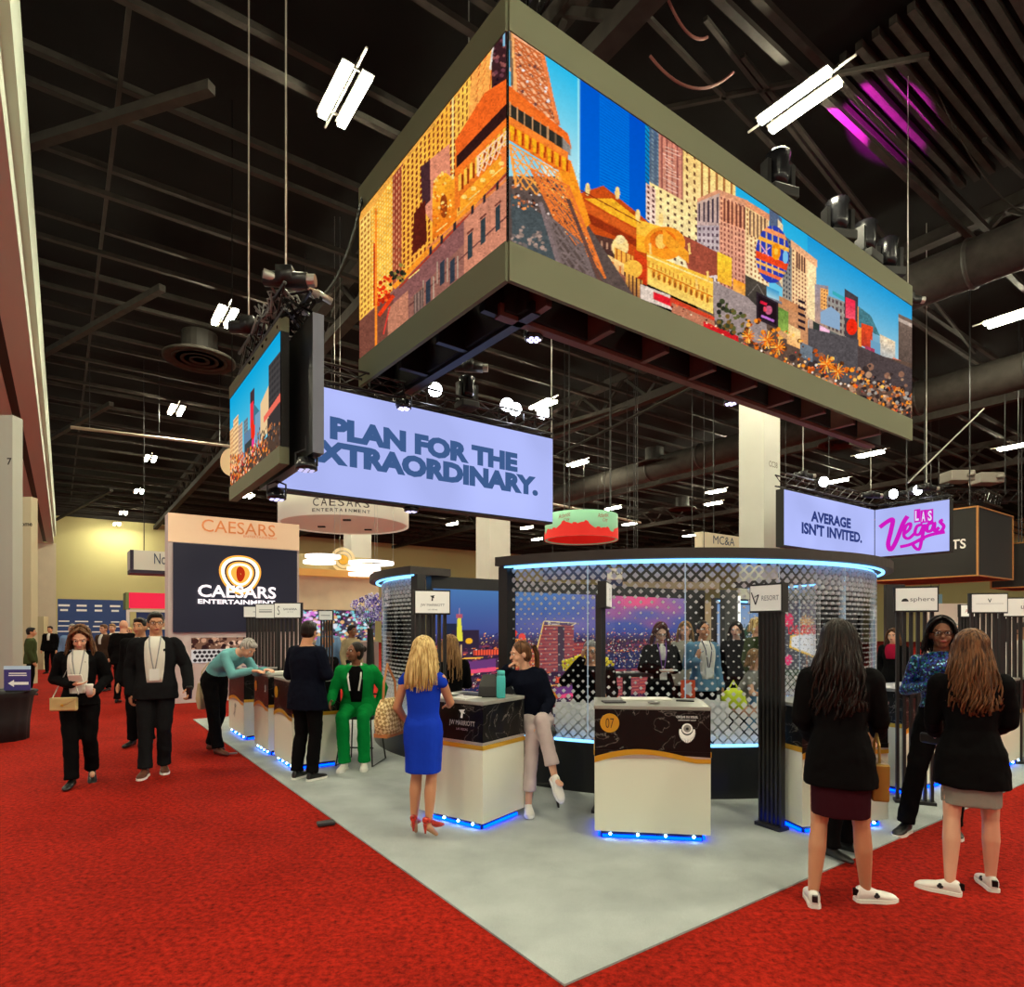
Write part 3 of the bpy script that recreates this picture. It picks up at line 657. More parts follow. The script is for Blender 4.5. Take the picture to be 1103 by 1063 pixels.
for p, d, n, ln in ((P0, U, inR, tR), (P0, VL, inL, tL)):
    obj('screen_cabinet', wall_box(p, d, n, 0, ln, z_lb-.01, z_lt+.01, -.01, .12), M_back, T)
    obj('lower_fascia', wall_box(p, d, n, 0, ln, z_bot, z_lb-.005, -.03, .02), M_skirt, T)
    obj('upper_fascia', wall_box(p, d, n, 0, ln, z_lt+.005, z_top, -.03, .02), M_skirt, T)
    obj('inner_backing', wall_box(p, d, n, .35, ln, z_bot+.03, z_top-.1, TH+.1, TH+.14), M_back, T)
    mb = wall_box(p, d, n, .3, ln-.15, z_bot-.02, z_bot+.12, TH+.14, TH+.26); mb.add(*(lambda q: (q.v, q.f))(wall_box(p, d, n, .3, ln-.15, z_bot+.62, z_bot+.72, TH+.14, TH+.26)))
    i = .6
    while i < ln:
        x = wall_box(p, d, n, i, i+.08, z_bot+.02, z_bot+.7, .14, TH+.2); mb.add(x.v, x.f)
        x = wall_box(p, d, n, i, i+.08, z_bot+.0, z_bot+.08, .14, TH+.2); mb.add(x.v, x.f); i += .95
    obj('support_rail', mb, M_brown if d is U else M_truss, T)
    obj('end_skirt', wall_box(p, d, n, ln-.75, ln-.05, z_bot-.02, z_bot+.6, TH+.28, TH+.32), M_skirt, T)
    mb = MB(); q0 = p+d*.5+n*.35; q1 = p+d*(ln-.1)+n*.35; truss(mb, q0+Vector((0,0,z_top+.06)), q1+Vector((0,0,z_top+.06)), .26, .4)
    obj('top_truss', mb, M_truss, T)
    mb = MB()
    P = []
    for k in range(40):
        s = ln*k/39; P.append(p+d*s+n*(.12+.05*math.sin(k*1.3))+Vector((0, 0, z_top+.03+.06*abs(math.sin(k*.9)))))
    mb.tube(P, .02, 6); P = [q+Vector((0,0,.03))+n*.1 for q in P[::-1]]; mb.tube(P, .016, 6)
    obj('top_cables', mb, M_cable, T, True)
ctop = Vector((0, 0, z_top))
mb = MB(); truss(mb, P0+U*.4+V*.2+ctop+Vector((0,0,.2)), P0+U*.4+V*.2+ctop+Vector((0,0,4)), .26, .4); truss(mb, P0-V*.6+U*.4+ctop+Vector((0,0,.4)), P0+V*3+U*.4+ctop+Vector((0,0,.4)), .26, .4)
obj('support_truss', mb, M_truss, T)

# moving head lights on the top truss
def moving_head(loc, rz, label, parent_dir=1, s=1.0, lens=None):
    t = thing('moving_head_light', label, 'stage light', loc, rz, 'moving head lights on the rigging')
    mb = MB(); mb.box((0, 0, .05*s), (.34*s, .3*s, .12*s)); bevel(obj('base', mb, M_black, t), .02)
    mb = MB()
    mb.loft([[(x*s, y, z*s) for x, z in ((-.19, .11), (.19, .11), (.19, .42), (.14, .42), (.14, .15), (-.14, .15), (-.14, .42), (-.19, .42))] for y in (-.06*s, .06*s)])
    obj('yoke', mb, M_truss, t)
    mb = MB(); mb.lathe([(.02, -.2*s), (.1*s, -.19*s), (.13*s, -.1*s), (.12*s, .05*s), (.14*s, .16*s), (.12*s, .18*s)], (0, 0, .36*s), 18); obj('head', mb, mat('lamp_shell', (30, 30, 34), .25, .3), t, True)
    mb = MB(); mb.ell((0, 0, .54*s), (.1*s, .1*s, .03*s)); obj('lens', mb, lens or mat('lens_glass', (130, 132, 140), .1, .6), t, True)
    return t
for x, y, lb in ((858, 205, 'black moving head light standing on the big screen, nearest the lit ceiling lamp'), (922, 246, 'black moving head light second in line on the big screen top'), (952, 268, 'black moving head light beside the hanging chain on the screen top'), (975, 285, 'black moving head light at the far right end of the screen top')):
    s = along(P0, U, x); p = P0+U*s+inR*.3
    moving_head((p.x, p.y, z_top+.2), random.uniform(0, 1), lb, s=1.35)
mh = P0+U*along(P0, U, 985)+inR*.25
# coloured beam from the moving head on the ceiling
sp = bpy.data.lights.new('moving_head_beam', 'SPOT'); so = link(bpy.data.objects.new('moving_head_beam', sp))
sp.color = (1, .02, .85); sp.energy = 26000; sp.spot_size = math.radians(16); sp.spot_blend = .25; sp.shadow_soft_size = .05
ps = P0+U*along(P0, U, 858)+inR*.3; so.location = (ps.x, ps.y, z_top+1.05)
tgt = at(955, 125, 10.4*F/(HY-125)); so.rotation_euler = (tgt-so.location).to_track_quat('-Z', 'Y').to_euler()

# hoist chains
def hoist(px, py, Y, label, top=12, motor=True):
    p = at(px, py, Y); t = thing('chain_hoist', label, 'hoist', p)
    mb = MB(); mb.tube([(0, 0, 0), (0, 0, top-p.z)], .010, 6); obj('chain', mb, M_chain, t)
    if motor:
        mb = MB(); mb.tube([(-.22, 0, 0), (.22, 0, -.02)], .075, 12); mb.box((0, 0, .02), (.16, .16, .16)); obj('motor', mb, M_truss, t, True)
        mb = MB(); mb.tube([(.22, 0, -.02), (.3, 0, -.02)], .06, 12); obj('end_cap', mb, M_chain, t)
    return t
hoist(978, 322, PR.y+.1, 'steel hoist chain rising from the right end of the big screen')
hoist(308, 300, 6.35, 'steel hoist chain above the near end of the small side screen')
hoist(268, 352, 7.4, 'steel hoist chain above the far end of the small side screen')
hoist(505, 395, 9.8, 'hoist on the truss of the long slogan lightbox')
hoist(594, 472, 10.65, 'thin steel cable at the right end of the slogan lightbox', motor=False)
hoist(865, 512, 15.4, 'hoist over the left half of the two-panel lightbox')
hoist(938, 533, 16.6, 'hoist over the inner corner of the two-panel lightbox')
hoist(998, 525, 16.0, 'hoist over the right half of the two-panel lightbox')

# ------------------------------------------------------------------ SMALL SIDE SCREEN
A_n = Vector(((304-CX)/F*6.4, 6.4, 0)); sA = along(A_n, V, 249.5)
zs = lambda y: EYE+(HY-y)*6.4/F
zt, zl, zb_, zb2 = zs(340), zs(357), zs(480), zs(497)
T2 = thing('side_screen', 'smaller double LED screen with a city skyline hanging left of the big one', 'screen')
def paint_small():
    c = Canvas(0, 0, 240, 140, 2)
    c.strip(0, 240, 0, 0, 140, 140, (10, 165, 220), (160, 215, 225))
    for x0, x1, y, col, wc in ((0, 22, 50, (240, 200, 140), (200, 110, 60)), (20, 50, 40, (250, 210, 150), (150, 80, 60)), (50, 72, 58, (220, 180, 150), (120, 90, 90)), (80, 100, 60, (120, 140, 150), (60, 60, 70)), (195, 240, 25, (70, 66, 66), (40, 38, 40))):
        c.strip(x0, x1, y, y, 140, 140, col, None, (max(3, (x1-x0)//4), 14, wc, .5, .5))
    c.strip(112, 132, 30, 30, 110, 110, (70, 50, 56)); c.strip(112, 128, 46, 46, 80, 80, (240, 50, 70)); c.ell((124, 88), 12, 16, (240, 50, 30)); c.poly([(128, 50), (170, 80), (150, 90), (130, 80)], (60, 120, 140))
    c.strip(135, 165, 70, 70, 110, 110, (120, 160, 190)); c.strip(160, 195, 62, 50, 110, 110, (236, 200, 150)); c.strip(80, 115, 80, 80, 120, 120, (100, 130, 160)); c.strip(175, 240, 84, 76, 92, 86, (240, 110, 90)); c.strip(190, 240, 92, 88, 120, 120, (60, 54, 54))
    c.strip(85, 120, 96, 96, 130, 130, (60, 66, 66)); c.strip(120, 132, 100, 100, 124, 124, (240, 60, 140))
    c.poly([(60, 120), (240, 112), (240, 140), (0, 140), (0, 110)], (84, 64, 52)); c.specks([(0, 88), (60, 104), (170, 112), (190, 130), (140, 140), (0, 140)], 520, [(255, 150, 50), (240, 110, 40), (120, 60, 40), (255, 210, 170), (200, 50, 50)], (1, 3)); c.specks([(140, 90), (240, 110), (240, 140), (120, 140)], 200, [(60, 50, 48), (200, 120, 70), (90, 80, 76)], (1, 3))
    return c
CS = paint_small()
nl = -U
def fnA(s, t):
    P = np.array(A_n+nl*.02)[None, :]+np.array(V)[None, :]*(s*sA)[:, None]; P[:, 2] = zb_+(zl-zb_)*t; return P
picture('screen_face', fnA, 200, 150, lambda s, t, P: CS.sample(240*(1-s), 140*(1-t)), M_led, T2)
for nm, z0, z1, m in (('lower_fascia', zb2-.02, zb_-.004, M_skirt), ('upper_fascia', zl+.004, zt, M_skirt), ('screen_cabinet', zb_-.01, zl+.01, M_back)):
    obj(nm, wall_box(A_n, V, U, 0, sA, z0, z1, (-.03 if m is M_skirt else -.01), .07), m, T2)
B_n = Vector(((342-CX)/F*6.15, 6.15, 0)); sB = along(B_n, V, 284)
zq = lambda y: EYE+(HY-y)*6.15/F
obj('rear_screen_cabinet', wall_box(B_n, V, U, 0.0, sB, zq(488), zq(338), -.05, .06), mat('panel_black', (14, 14, 16), .35), T2)
obj('rear_screen_edge', wall_box(B_n, V, U, -.012, 0.0, zq(488), zq(338), -.05, .06), mat('panel_edge', (96, 100, 118), .4), T2)
mb = MB(); mb2 = MB(); base = (A_n+B_n)/2
p0 = base+V*(.05)+Vector((0, 0, zt+.12)); p1 = base+V*sB+Vector((0, 0, zt+.12)); truss(mb, p0, p1, .26, .32, .02); obj('top_truss', mb, M_truss, T2)
P = [base+Vector((0, 0, zt+.05))+V*(sB*i/60)*.8+U*(.16*math.sin(i*2.1))+Vector((0, 0, .16*math.sin(i*3.3))) for i in range(61)]
mb2.tube(P, .014, 6); obj('cable_bundle', mb2, M_cable, T2, True)
mb = MB(); pm = base+V*.25+Vector((0, 0, zt+.36)); mb.tube([pm-V*.05-U*.3, pm+U*.25-V*.1-Vector((0,0,.08))], .045, 12); mb.tube([pm+U*.25, pm+U*.42-Vector((0,0,.05))], .035, 12); obj('hoist_motor', mb, M_chain, T2, True)
mb = MB()
for k in range(7):
    a = base+V*(.1+.12*k)+Vector((0, 0, zt+.24)); q = [a+U*(.2*math.sin(j*1.3+k))+Vector((0, 0, .14*math.cos(j*1.7+k*2)))+V*(.04*j) for j in range(10)]
    mb.tube(q, .012, 5)
obj('loose_cables', mb, mat('cable_grey', (120, 118, 116), .5), T2, True)

# cables and pipes near the roof
cable('power_cable', at(338, 325, 6.4), at(392, 205, 9.0), 'black power cable looping from the side screen to the big screen', .35, .025)
cable('power_cable', at(700, 60, 9), at(790, 78, 9.5), 'reddish cable looping under the roof above the big screen', .35, .02, mat('cable_red', (120, 66, 56), .6))
cable('power_cable', at(720, 0, 8.5), at(762, 40, 9), 'short reddish cable at the top edge above the big screen', .2, .02, mat('cable_red', (120, 66, 56), .6))
cable('power_cable', at(985, 38, 12), at(1103, 230, 13), 'long thin grey cable sloping down the roof at right', .6, .015, M_joist)
cable('sprinkler_pipe', at(76, 460, 22), at(252, 481, 26), 'long thin pipe with a small lamp under the left part of the roof', 0, .06, mat('pipe_grey', (150, 138, 124), .5), 2)
cable('sprinkler_pipe', at(560, 535, 30), at(690, 563, 34), 'thin pipe below the roof above the round red sign', 0, .06, mat('pipe_grey', (150, 138, 124), .5), 2)
cable('guy_wire', at(978, 520, 16), at(1060, 440, 18), 'steel wire fanning up right from the two-panel lightbox truss', 0, .02, M_chain, 2)
cable('guy_wire', at(600, 490, 14), at(820, 380, 12), 'thin pipe crossing under the roof toward the pale column', 0, .03, M_joist, 2)
# ------------------------------------------------------------------ LIGHTBOX BANNERS
def lightface(name, col, strength, hot=None):
    """backlit fabric: brighter patches where its own tubes sit behind the cloth"""
    m = bpy.data.materials.new(name); m.use_nodes = True; nt = m.node_tree; nt.nodes.clear()
    e = nt.nodes.new('ShaderNodeEmission'); o = nt.nodes.new('ShaderNodeOutputMaterial'); e.inputs[0].default_value = (*s2l(col), 1)
    tc = nt.nodes.new('ShaderNodeTexCoord'); n = nt.nodes.new('ShaderNodeTexNoise'); n.inputs['Scale'].default_value = .7; n.inputs['Detail'].default_value = 1
    r = nt.nodes.new('ShaderNodeMapRange'); r.inputs[1].default_value = .35; r.inputs[2].default_value = .65; r.inputs[3].default_value = strength*.92; r.inputs[4].default_value = strength*1.1
    nt.links.new(tc.outputs['Object'], n.inputs['Vector']); nt.links.new(n.outputs['Fac'], r.inputs[0]); nt.links.new(r.outputs[0], e.inputs[1]); nt.links.new(e.outputs[0], o.inputs[0])
    return m
M_lb = lightface('lightbox_fabric', (178, 188, 250), 1.0)
M_navy = emat('banner_ink', (62, 92, 142), 1.0, False)
M_ink = emat('banner_ink_dark', (46, 60, 124), 1.0, False)
def lightbox_panel(t, p, d, n, ln, z0, z1, th=.22):
    """p left end (as read), d reading direction, n outward normal"""
    def bx(s0, s1, a, b, n0, n1):
        mb = MB(); P = []
        for z in (a, b):
            for s, q in ((s0, n0), (s1, n0), (s1, n1), (s0, n1)): P.append(p+d*s+n*q+Vector((0, 0, z)))
        return mb.add(P, [(3,2,1,0),(4,5,6,7),(0,1,5,4),(1,2,6,5),(2,3,7,6),(3,0,4,7)])
    obj('frame', bx(0, ln, z0-.03, z1+.03, -th, -.02), M_black, t)
    obj('light_face', bx(.015, ln-.015, z0, z1, -.02, 0), M_lb, t)
T = thing('slogan_lightbox', 'long pale blue lit hanging sign with a two-line slogan in heavy dark letters', 'hanging sign')
R1 = Vector(((596-CX)/F*10.6, 10.6, 0)); ln1 = 4.55; p1 = R1-U*ln1
zb1 = EYE+(HY-562)*10.6/F; zt1 = EYE+(HY-473)*10.6/F
lightbox_panel(T, p1, U, -V, ln1, zb1, zt1)
yaw_u = PHI; yaw_mv = PHI-math.pi/2      # faces -V / faces -U
def onU(px, py, base):      # point on the plane through base along U seen at px,py
    s = along(base, U, px); q = base+U*s; return s, EYE+(HY-py)*q.y/F
def text_span(name, s, base, d, pa, pb, yc, hgt, m, parent, nrm, yaw, **k):
    """text on the wall through base along d, spanning photo x pa..pb"""
    sa, sb = along(base, d, pa), along(base, d, pb); c = base+d*(sa+sb)/2; z = EYE+(HY-yc)*c.y/F
    o = text(name, s, abs(sb-sa), hgt, m, parent, Vector((c.x, c.y, z))+nrm*.012, (math.pi/2, 0, yaw), **k); return o
# lettering measured along the panel
text_span('slogan_line', 'PLAN FOR THE', R1, U, 355, 557, 481.5, .31, M_navy, T, -V, yaw_u, bold=.065)
text_span('slogan_line', 'EXTRAORDINARY.', R1, U, 325, 579, 506, .315, M_navy, T, -V, yaw_u, bold=.065)
mb = MB(); truss(mb, p1+U*.1+V*.1+Vector((0, 0, zt1+.2)), R1+V*.1-U*.05+Vector((0, 0, zt1+.2)), .24, .34); obj('top_truss', mb, M_truss, T)

T = thing('two_panel_lightbox', 'pale blue lit two-panel hanging sign with magenta script on its right panel', 'hanging sign')
cB = Vector(((942-CX)/F*17.2, 17.2, 0)); sl = along(cB, U, 845); pL2 = cB+U*sl
zc0, zc1 = EYE+75*17.2/F, EYE+125.5*17.2/F
lightbox_panel(T, pL2, U, -V, -sl, zc0, zc1)
s2 = along(cB, -V, 1023); lightbox_panel(T, cB, -V, -U, s2, zc0, zc1)
text_span('slogan_line', 'AVERAGE', cB, U, 873, 916, 560, .27, M_ink, T, -V, yaw_u, bold=.045)
text_span('slogan_line', "ISN'T INVITED.", cB, U, 863, 928, 574, .29, M_ink, T, -V, yaw_u, bold=.045)
M_mag = emat('magenta_ink', (206, 26, 190), 1.0, False)
def script_word(parent, strokes, base, d, nrm, m, name, r=.05, off=.03):
    """strokes in photo px on the plane; drawn as smooth round strokes pressed flat"""
    mb = MB()
    for st in strokes:
        w = st[0]; P = []
        pts = [Vector((x, y, 0)) for x, y in st[1:]]; Q = []
        for i in range(len(pts)-1):
            a, b, c, e = pts[max(i-1, 0)], pts[i], pts[i+1], pts[min(i+2, len(pts)-1)]
            for k in range(5):
                t = k/5; Q.append(.5*((2*b)+(c-a)*t+(2*a-5*b+4*c-e)*t*t+(3*b-a-3*c+e)*t**3))
        Q.append(pts[-1])
        W = []
        for q in Q:
            s = along(base, d, q.x); g = base+d*s; W.append(Vector((g.x, g.y, EYE+(HY-q.y)*g.y/F))+nrm*off)
        # flat ribbon with thickness
        L_, R_ = [], []
        for i, q in enumerate(W):
            tdir = (W[min(i+1, len(W)-1)]-W[max(i-1, 0)]); tdir.normalize(); s = tdir.cross(nrm).normalized()*w/2
            L_.append(q+s); R_.append(q-s)
        mb.loft([[l, r_, r_-nrm*.02, l-nrm*.02] for l, r_ in zip(L_, R_)])
    return obj(name, mb, m, parent)
script_word(T, [(.11, (948,568),(956,562),(962,560),(960,572),(957,586),(960,592),(966,582),(973,564),(978,556)),
    (.075, (973,576),(980,570),(981,564),(976,567),(974,577),(979,580),(986,574)),
    (.075, (994,565),(988,567),(986,575),(991,575),(996,565),(993,582),(990,592),(984,586),(996,580)),
    (.075, (1006,563),(1000,565),(999,572),(1004,571),(1007,563),(1007,572),(1012,568)),
    (.075, (1016,560),(1013,562),(1017,567),(1013,573),(1008,572)), (.08, (970,589),(982,586),(1000,577),(1018,573))], cB, -V, -U, M_mag, 'script_lettering')
def flatpoly(name, pts, base, d, nrm, m, parent, off=.02):
    W = []
    for x, y in pts:
        s = along(base, d, x); g = base+d*s; W.append(Vector((g.x, g.y, EYE+(HY-y)*g.y/F))+nrm*off)
    mb = MB(); mb.loft([W, [q-nrm*.01 for q in W]]); return obj(name, mb, m, parent)
M_lbw = emat('banner_white', (226, 226, 250), 1, False)
for i, (x0, x1, ch) in enumerate(((985, 991.5, 'L'), (991.8, 998.5, 'A'), (998.8, 1005.5, 'S'))):
    j = (i % 2)*.8; flatpoly('letter_tile', [(x0, 549+j), (x1, 548+j), (x1, 562+j), (x0, 563+j)], cB, -V, -U, M_mag, T)
    text_span('letter', ch, cB, -V, x0+1.3, x1-1.3, 555.5+j, .26, M_lbw, T, -U*2.6, yaw_mv, bold=.03)
mb = MB(); truss(mb, pL2+V*.1+Vector((0,0,zc1+.25)), cB+V*.1+Vector((0,0,zc1+.25)), .26, .4); truss(mb, cB+U*.1+Vector((0,0,zc1+.25)), cB+U*.1-V*s2+Vector((0,0,zc1+.25)), .26, .4); obj('top_truss', mb, M_truss, T)

# bright spotlights on the truss lines
def par(px, py, Y, label, strength=60, r=.11, face=(0, -1, -.15), grp='lit white spotlights on the rigging', cup=None):
    p = at(px, py, Y); t = thing('spotlight', label, 'stage light', p, 0, grp)
    q = Vector(face).to_track_quat('Z', 'Y').to_matrix()
    mb = MB(); mb.lathe([(.03, -.3), (r*.75, -.28), (r, -.1), (r*1.05, .02), (r*.95, .02)], n=16); o = obj('housing', mb, M_black, t, True); o.rotation_euler = q.to_euler()
    mb = MB(); mb.ell((0, 0, .02), (r*.92, r*.92, .035), n=14, m=8); o = obj('lens', mb, emat('spot_lens%d' % strength, (236, 240, 255), strength), t, True); o.rotation_euler = q.to_euler()
    mb = MB(); mb.tube([(r*1.2, .1, 0), (r*1.2, .1, -.2), (0, .12, -.32), (-r*1.2, .1, -.2), (-r*1.2, .1, 0)], .014, 6); obj('bracket', mb, M_truss, t)
    return t
def on_banner(px, py):
    s = along(R1, U, px); return (R1+U*s).y+.05
for px, py, lb in ((469, 420, 'lit round spotlight above the first word of the slogan lightbox'), (546, 436, 'lit round spotlight, left of a close pair above the slogan lightbox'), (555, 441, 'lit round spotlight, right of a close pair above the slogan lightbox'), (585, 445, 'lit round spotlight beside the ceiling lamp over the slogan lightbox end')):
    par(px, py, on_banner(px, py), lb)
for px, py, Y, lb in ((962, 532, 16.4, 'lit spotlight left above the script panel of the two-panel lightbox'), (988, 528, 16.2, 'lit spotlight right above the script panel of the two-panel lightbox'), (887, 519, 15.3, 'dim spotlight on the left end of the two-panel lightbox truss')):
    par(px, py, Y, lb, 40, .13)
moving_head(at(503, 440, on_banner(503, 430)), .6, 'black moving head light in the middle of the slogan lightbox truss', s=.9)
def multi_head(px, py, Y, label, glow=6):
    p = at(px, py, Y); t = thing('cluster_spotlight', label, 'stage light', p, 0, 'hanging spotlights with several lenses')
    mb = MB(); mb.tube([(0, 0, .42), (0, 0, .2)], .02, 6); mb.tube([(-.15, 0, .0), (-.15, 0, .18), (0, 0, .24), (.15, 0, .18), (.15, 0, .0)], .016, 6); obj('clamp', mb, M_truss, t)
    mb = MB(); mb.lathe([(.06, .13), (.12, .1), (.15, 0), (.15, -.05), (.13, -.06)], n=18); obj('housing', mb, mat('lamp_shell', (30, 30, 34), .25, .3), t, True)
    mb = MB()
    for k in range(7):
        a = k*math.pi/3; r = 0 if k == 6 else .085; mb.ell((r*math.cos(a), r*math.sin(a), -.062), (.035, .035, .015), n=8, m=6)
    obj('lens', mb, emat('cluster_lens%d' % glow, (214, 206, 255), glow*.5), t, True); t.scale = (.72, .72, .72)
for px, py, lb in ((575, 362, 'cluster spotlight hanging under the near corner of the big screen'), (787, 432, 'cluster spotlight hanging under the big screen beside the tall pale column')):
    s = along(P0+V*.75, U, px); q = P0+V*.75+U*s; multi_head(px, py, q.y, lb)
multi_head(435, 437, 8.9, 'cluster spotlight in front of the left end of the slogan lightbox'); multi_head(330, 502, 6.3, 'cluster spotlight hanging under the small side screen', 2); multi_head(298, 534, 7.3, 'small cluster spotlight below the far end of the side screen', 3); multi_head(443, 548, 9.2, 'small cluster spotlight just below the slogan lightbox', 3)

# ------------------------------------------------------------------ GLASS BOOTH
CA = Vector((1.9, 8.85, 0)); RA = 2.86
CBb = Vector((.95, 9.85, 0)); RB = 2.98
M_ring = mat('canopy_fascia', (52, 44, 40), .5)
M_plinth = mat('plinth_black', (20, 21, 24), .35)
M_led_b = emat('led_strip_blue', (110, 185, 250), 3.4)
M_led_w = emat('led_strip_white', (90, 190, 255), 9)
M_post = mat('post_black', (30, 28, 28), .45)
def glass_mat(name, p=.105, zr=((.5,.78),(.82,.72),(1.0,.40),(1.25,.19),(1.7,.20),(1.95,.40),(2.1,.60),(2.3,.68))):
    m = bpy.data.materials.new(name); m.use_nodes = True; nt = m.node_tree; nt.nodes.clear(); N = nt.nodes.new; K = nt.links.new
    o = N('ShaderNodeOutputMaterial'); uv = N('ShaderNodeUVMap'); uv.uv_map = 'UVMap'; sp = N('ShaderNodeSeparateXYZ'); K(uv.outputs[0], sp.inputs[0])
    def ma(op, a, b=None):
        n = N('ShaderNodeMath'); n.operation = op
        for i, x in enumerate((a, b)):
            if x is None: continue
            if isinstance(x, (int, float)): n.inputs[i].default_value = x
            else: K(x, n.inputs[i])
        return n.outputs[0]
    x, z = sp.outputs[0], sp.outputs[1]
    a = ma('DIVIDE', ma('ADD', x, z), p); b = ma('DIVIDE', ma('SUBTRACT', x, z), p)
    fa = ma('ABSOLUTE', ma('SUBTRACT', ma('FRACT', a), .5)); fb = ma('ABSOLUTE', ma('SUBTRACT', ma('FRACT', b), .5))
    mx = ma('MAXIMUM', fa, fb); cr = N('ShaderNodeValToRGB'); el = cr.color_ramp.elements
    zz = ma('DIVIDE', z, 2.5); K(zz, cr.inputs[0])
    while len(el) > 1: el.remove(el[-1])
    for i, (zv, sz) in enumerate(zr):
        e = el[0] if i == 0 else el.new(zv/2.5)
        e.position = zv/2.5; e.color = (sz, sz, sz, 1)
    mask = ma('LESS_THAN', mx, ma('MULTIPLY', cr.outputs[0], .5))
    df = N('ShaderNodeBsdfDiffuse'); df.inputs[0].default_value = (.82, .82, .84, 1); tl = N('ShaderNodeBsdfTranslucent'); tl.inputs[0].default_value = (.8, .8, .82, 1)
    w = N('ShaderNodeMixShader'); w.inputs[0].default_value = .45; K(df.outputs[0], w.inputs[1]); K(tl.outputs[0], w.inputs[2])
    tr = N('ShaderNodeBsdfTransparent'); tr.inputs[0].default_value = (.95, .97, .98, 1); gl = N('ShaderNodeBsdfGlossy'); gl.inputs['Roughness'].default_value = .02
    fr = N('ShaderNodeFresnel'); fr.inputs[0].default_value = 1.3; g = N('ShaderNodeMixShader'); K(fr.outputs[0], g.inputs[0]); K(tr.outputs[0], g.inputs[1]); K(gl.outputs[0], g.inputs[2])
    mm = ma('MULTIPLY', mask, .85); M = N('ShaderNodeMixShader'); K(mm, M.inputs[0]); K(g.outputs[0], M.inputs[1]); K(w.outputs[0], M.inputs[2]); K(M.outputs[0], o.inputs[0])
    return m
M_glass = glass_mat('patterned_glass')
def pane(parent, c, r, a0, a1, z0, z1, m, n=14):
    """curved glass pane with UVs in metres"""
    me = bpy.data.meshes.new('glass_pane'); vs, fs, uvs = [], [], []
    for i in range(n+1):
        t = math.radians(a0+(a1-a0)*i/n)
        for rr in (r, r-.012):
            for z in (z0, z1): vs.append((c.x+rr*math.cos(t), c.y+rr*math.sin(t), z)); uvs.append((r*t, z))
    for i in range(n):
        b, e = i*4, i*4+4; fs += [(b, e, e+1, b+1), (b+2, b+3, e+3, e+2), (b+1, e+1, e+3, b+3), (b, b+2, e+2, e)]
    fs += [(0, 1, 3, 2), (n*4, n*4+2, n*4+3, n*4+1)]
    me.from_pydata(vs, [], fs); uvl = me.uv_layers.new(name='UVMap')
    for l in me.loops: uvl.data[l.index].uv = uvs[l.vertex_index]
    me.materials.append(m); o = bpy.data.objects.new('glass_pane', me); return link(o, parent)
ZC0, ZC1, ZP = 2.30, 2.395, .50
M_seam = emat('pane_edge', (205, 222, 232), .55, False)
def ring_booth(label, c, r, a0, a1, posts, npanes):
    t = thing('glass_booth', label, 'booth')
    mb = MB(); mb.arc_strip(c, r-.5, r+.14, ZC0, ZC1, a0-1, a1+1, 64); obj('canopy', mb, M_ring, t)
    mb = MB(); mb.arc_strip(c, r+.02, r+.05, ZC0-.017, ZC0-.001, a0, a1, 64); mb.arc_strip(c, r-.09, r-.06, ZC0-.025, ZC0-.001, a0, a1, 64); obj('canopy_light_strip', mb, M_led_b, t)
    mb = MB(); mb.arc_strip(c, r-.16, r+.07, .0, ZP, a0, a1, 64); obj('plinth', mb, M_plinth, t)
    mb = MB(); mb.arc_strip(c, r+.01, r+.045, ZP+.001, ZP+.022, a0, a1, 64); obj('plinth_light_strip', mb, M_led_b, t)
    for i in range(npanes):
        b0 = a0+(a1-a0)*i/npanes; b1 = a0+(a1-a0)*(i+1)/npanes; pane(t, c, r-.03, b0+.12, b1-.12, ZP+.01, ZC0-.03, M_glass)
        if i:
            q = math.radians(b0); mb = MB(); mb.tube([(c.x+(r-.036)*math.cos(q), c.y+(r-.036)*math.sin(q), z) for z in (ZP+.01, ZC0-.03)], .006, 6); obj('pane_edge', mb, M_seam, t)
    for a in posts:
        q = math.radians(a); mb = MB(); mb.box((c.x+(r-.02)*math.cos(q), c.y+(r-.02)*math.sin(q), (ZC0)/2), (.13, .13, ZC0), q); obj('corner_post', mb, M_post, t)
    return t
ring_booth('round black-topped glass booth with white diamond pattern and blue light strips', CA, RA, -133, 40, (-133.5,), 9)
aB0, aB1 = math.degrees(math.atan2(9.6-9.85, -2.03-.95))-360*0, math.degrees(math.atan2(7.75-9.85, -1.2-.95))
aB0 = aB0 % 360; aB1 = aB1 % 360
aB0, aB1 = min(aB0, aB1)-12, max(aB0, aB1)
ring_booth('curved glass booth corner with patterned panes left of the framed night skyline', CBb, RB, aB0, aB1, (aB1,), 2)

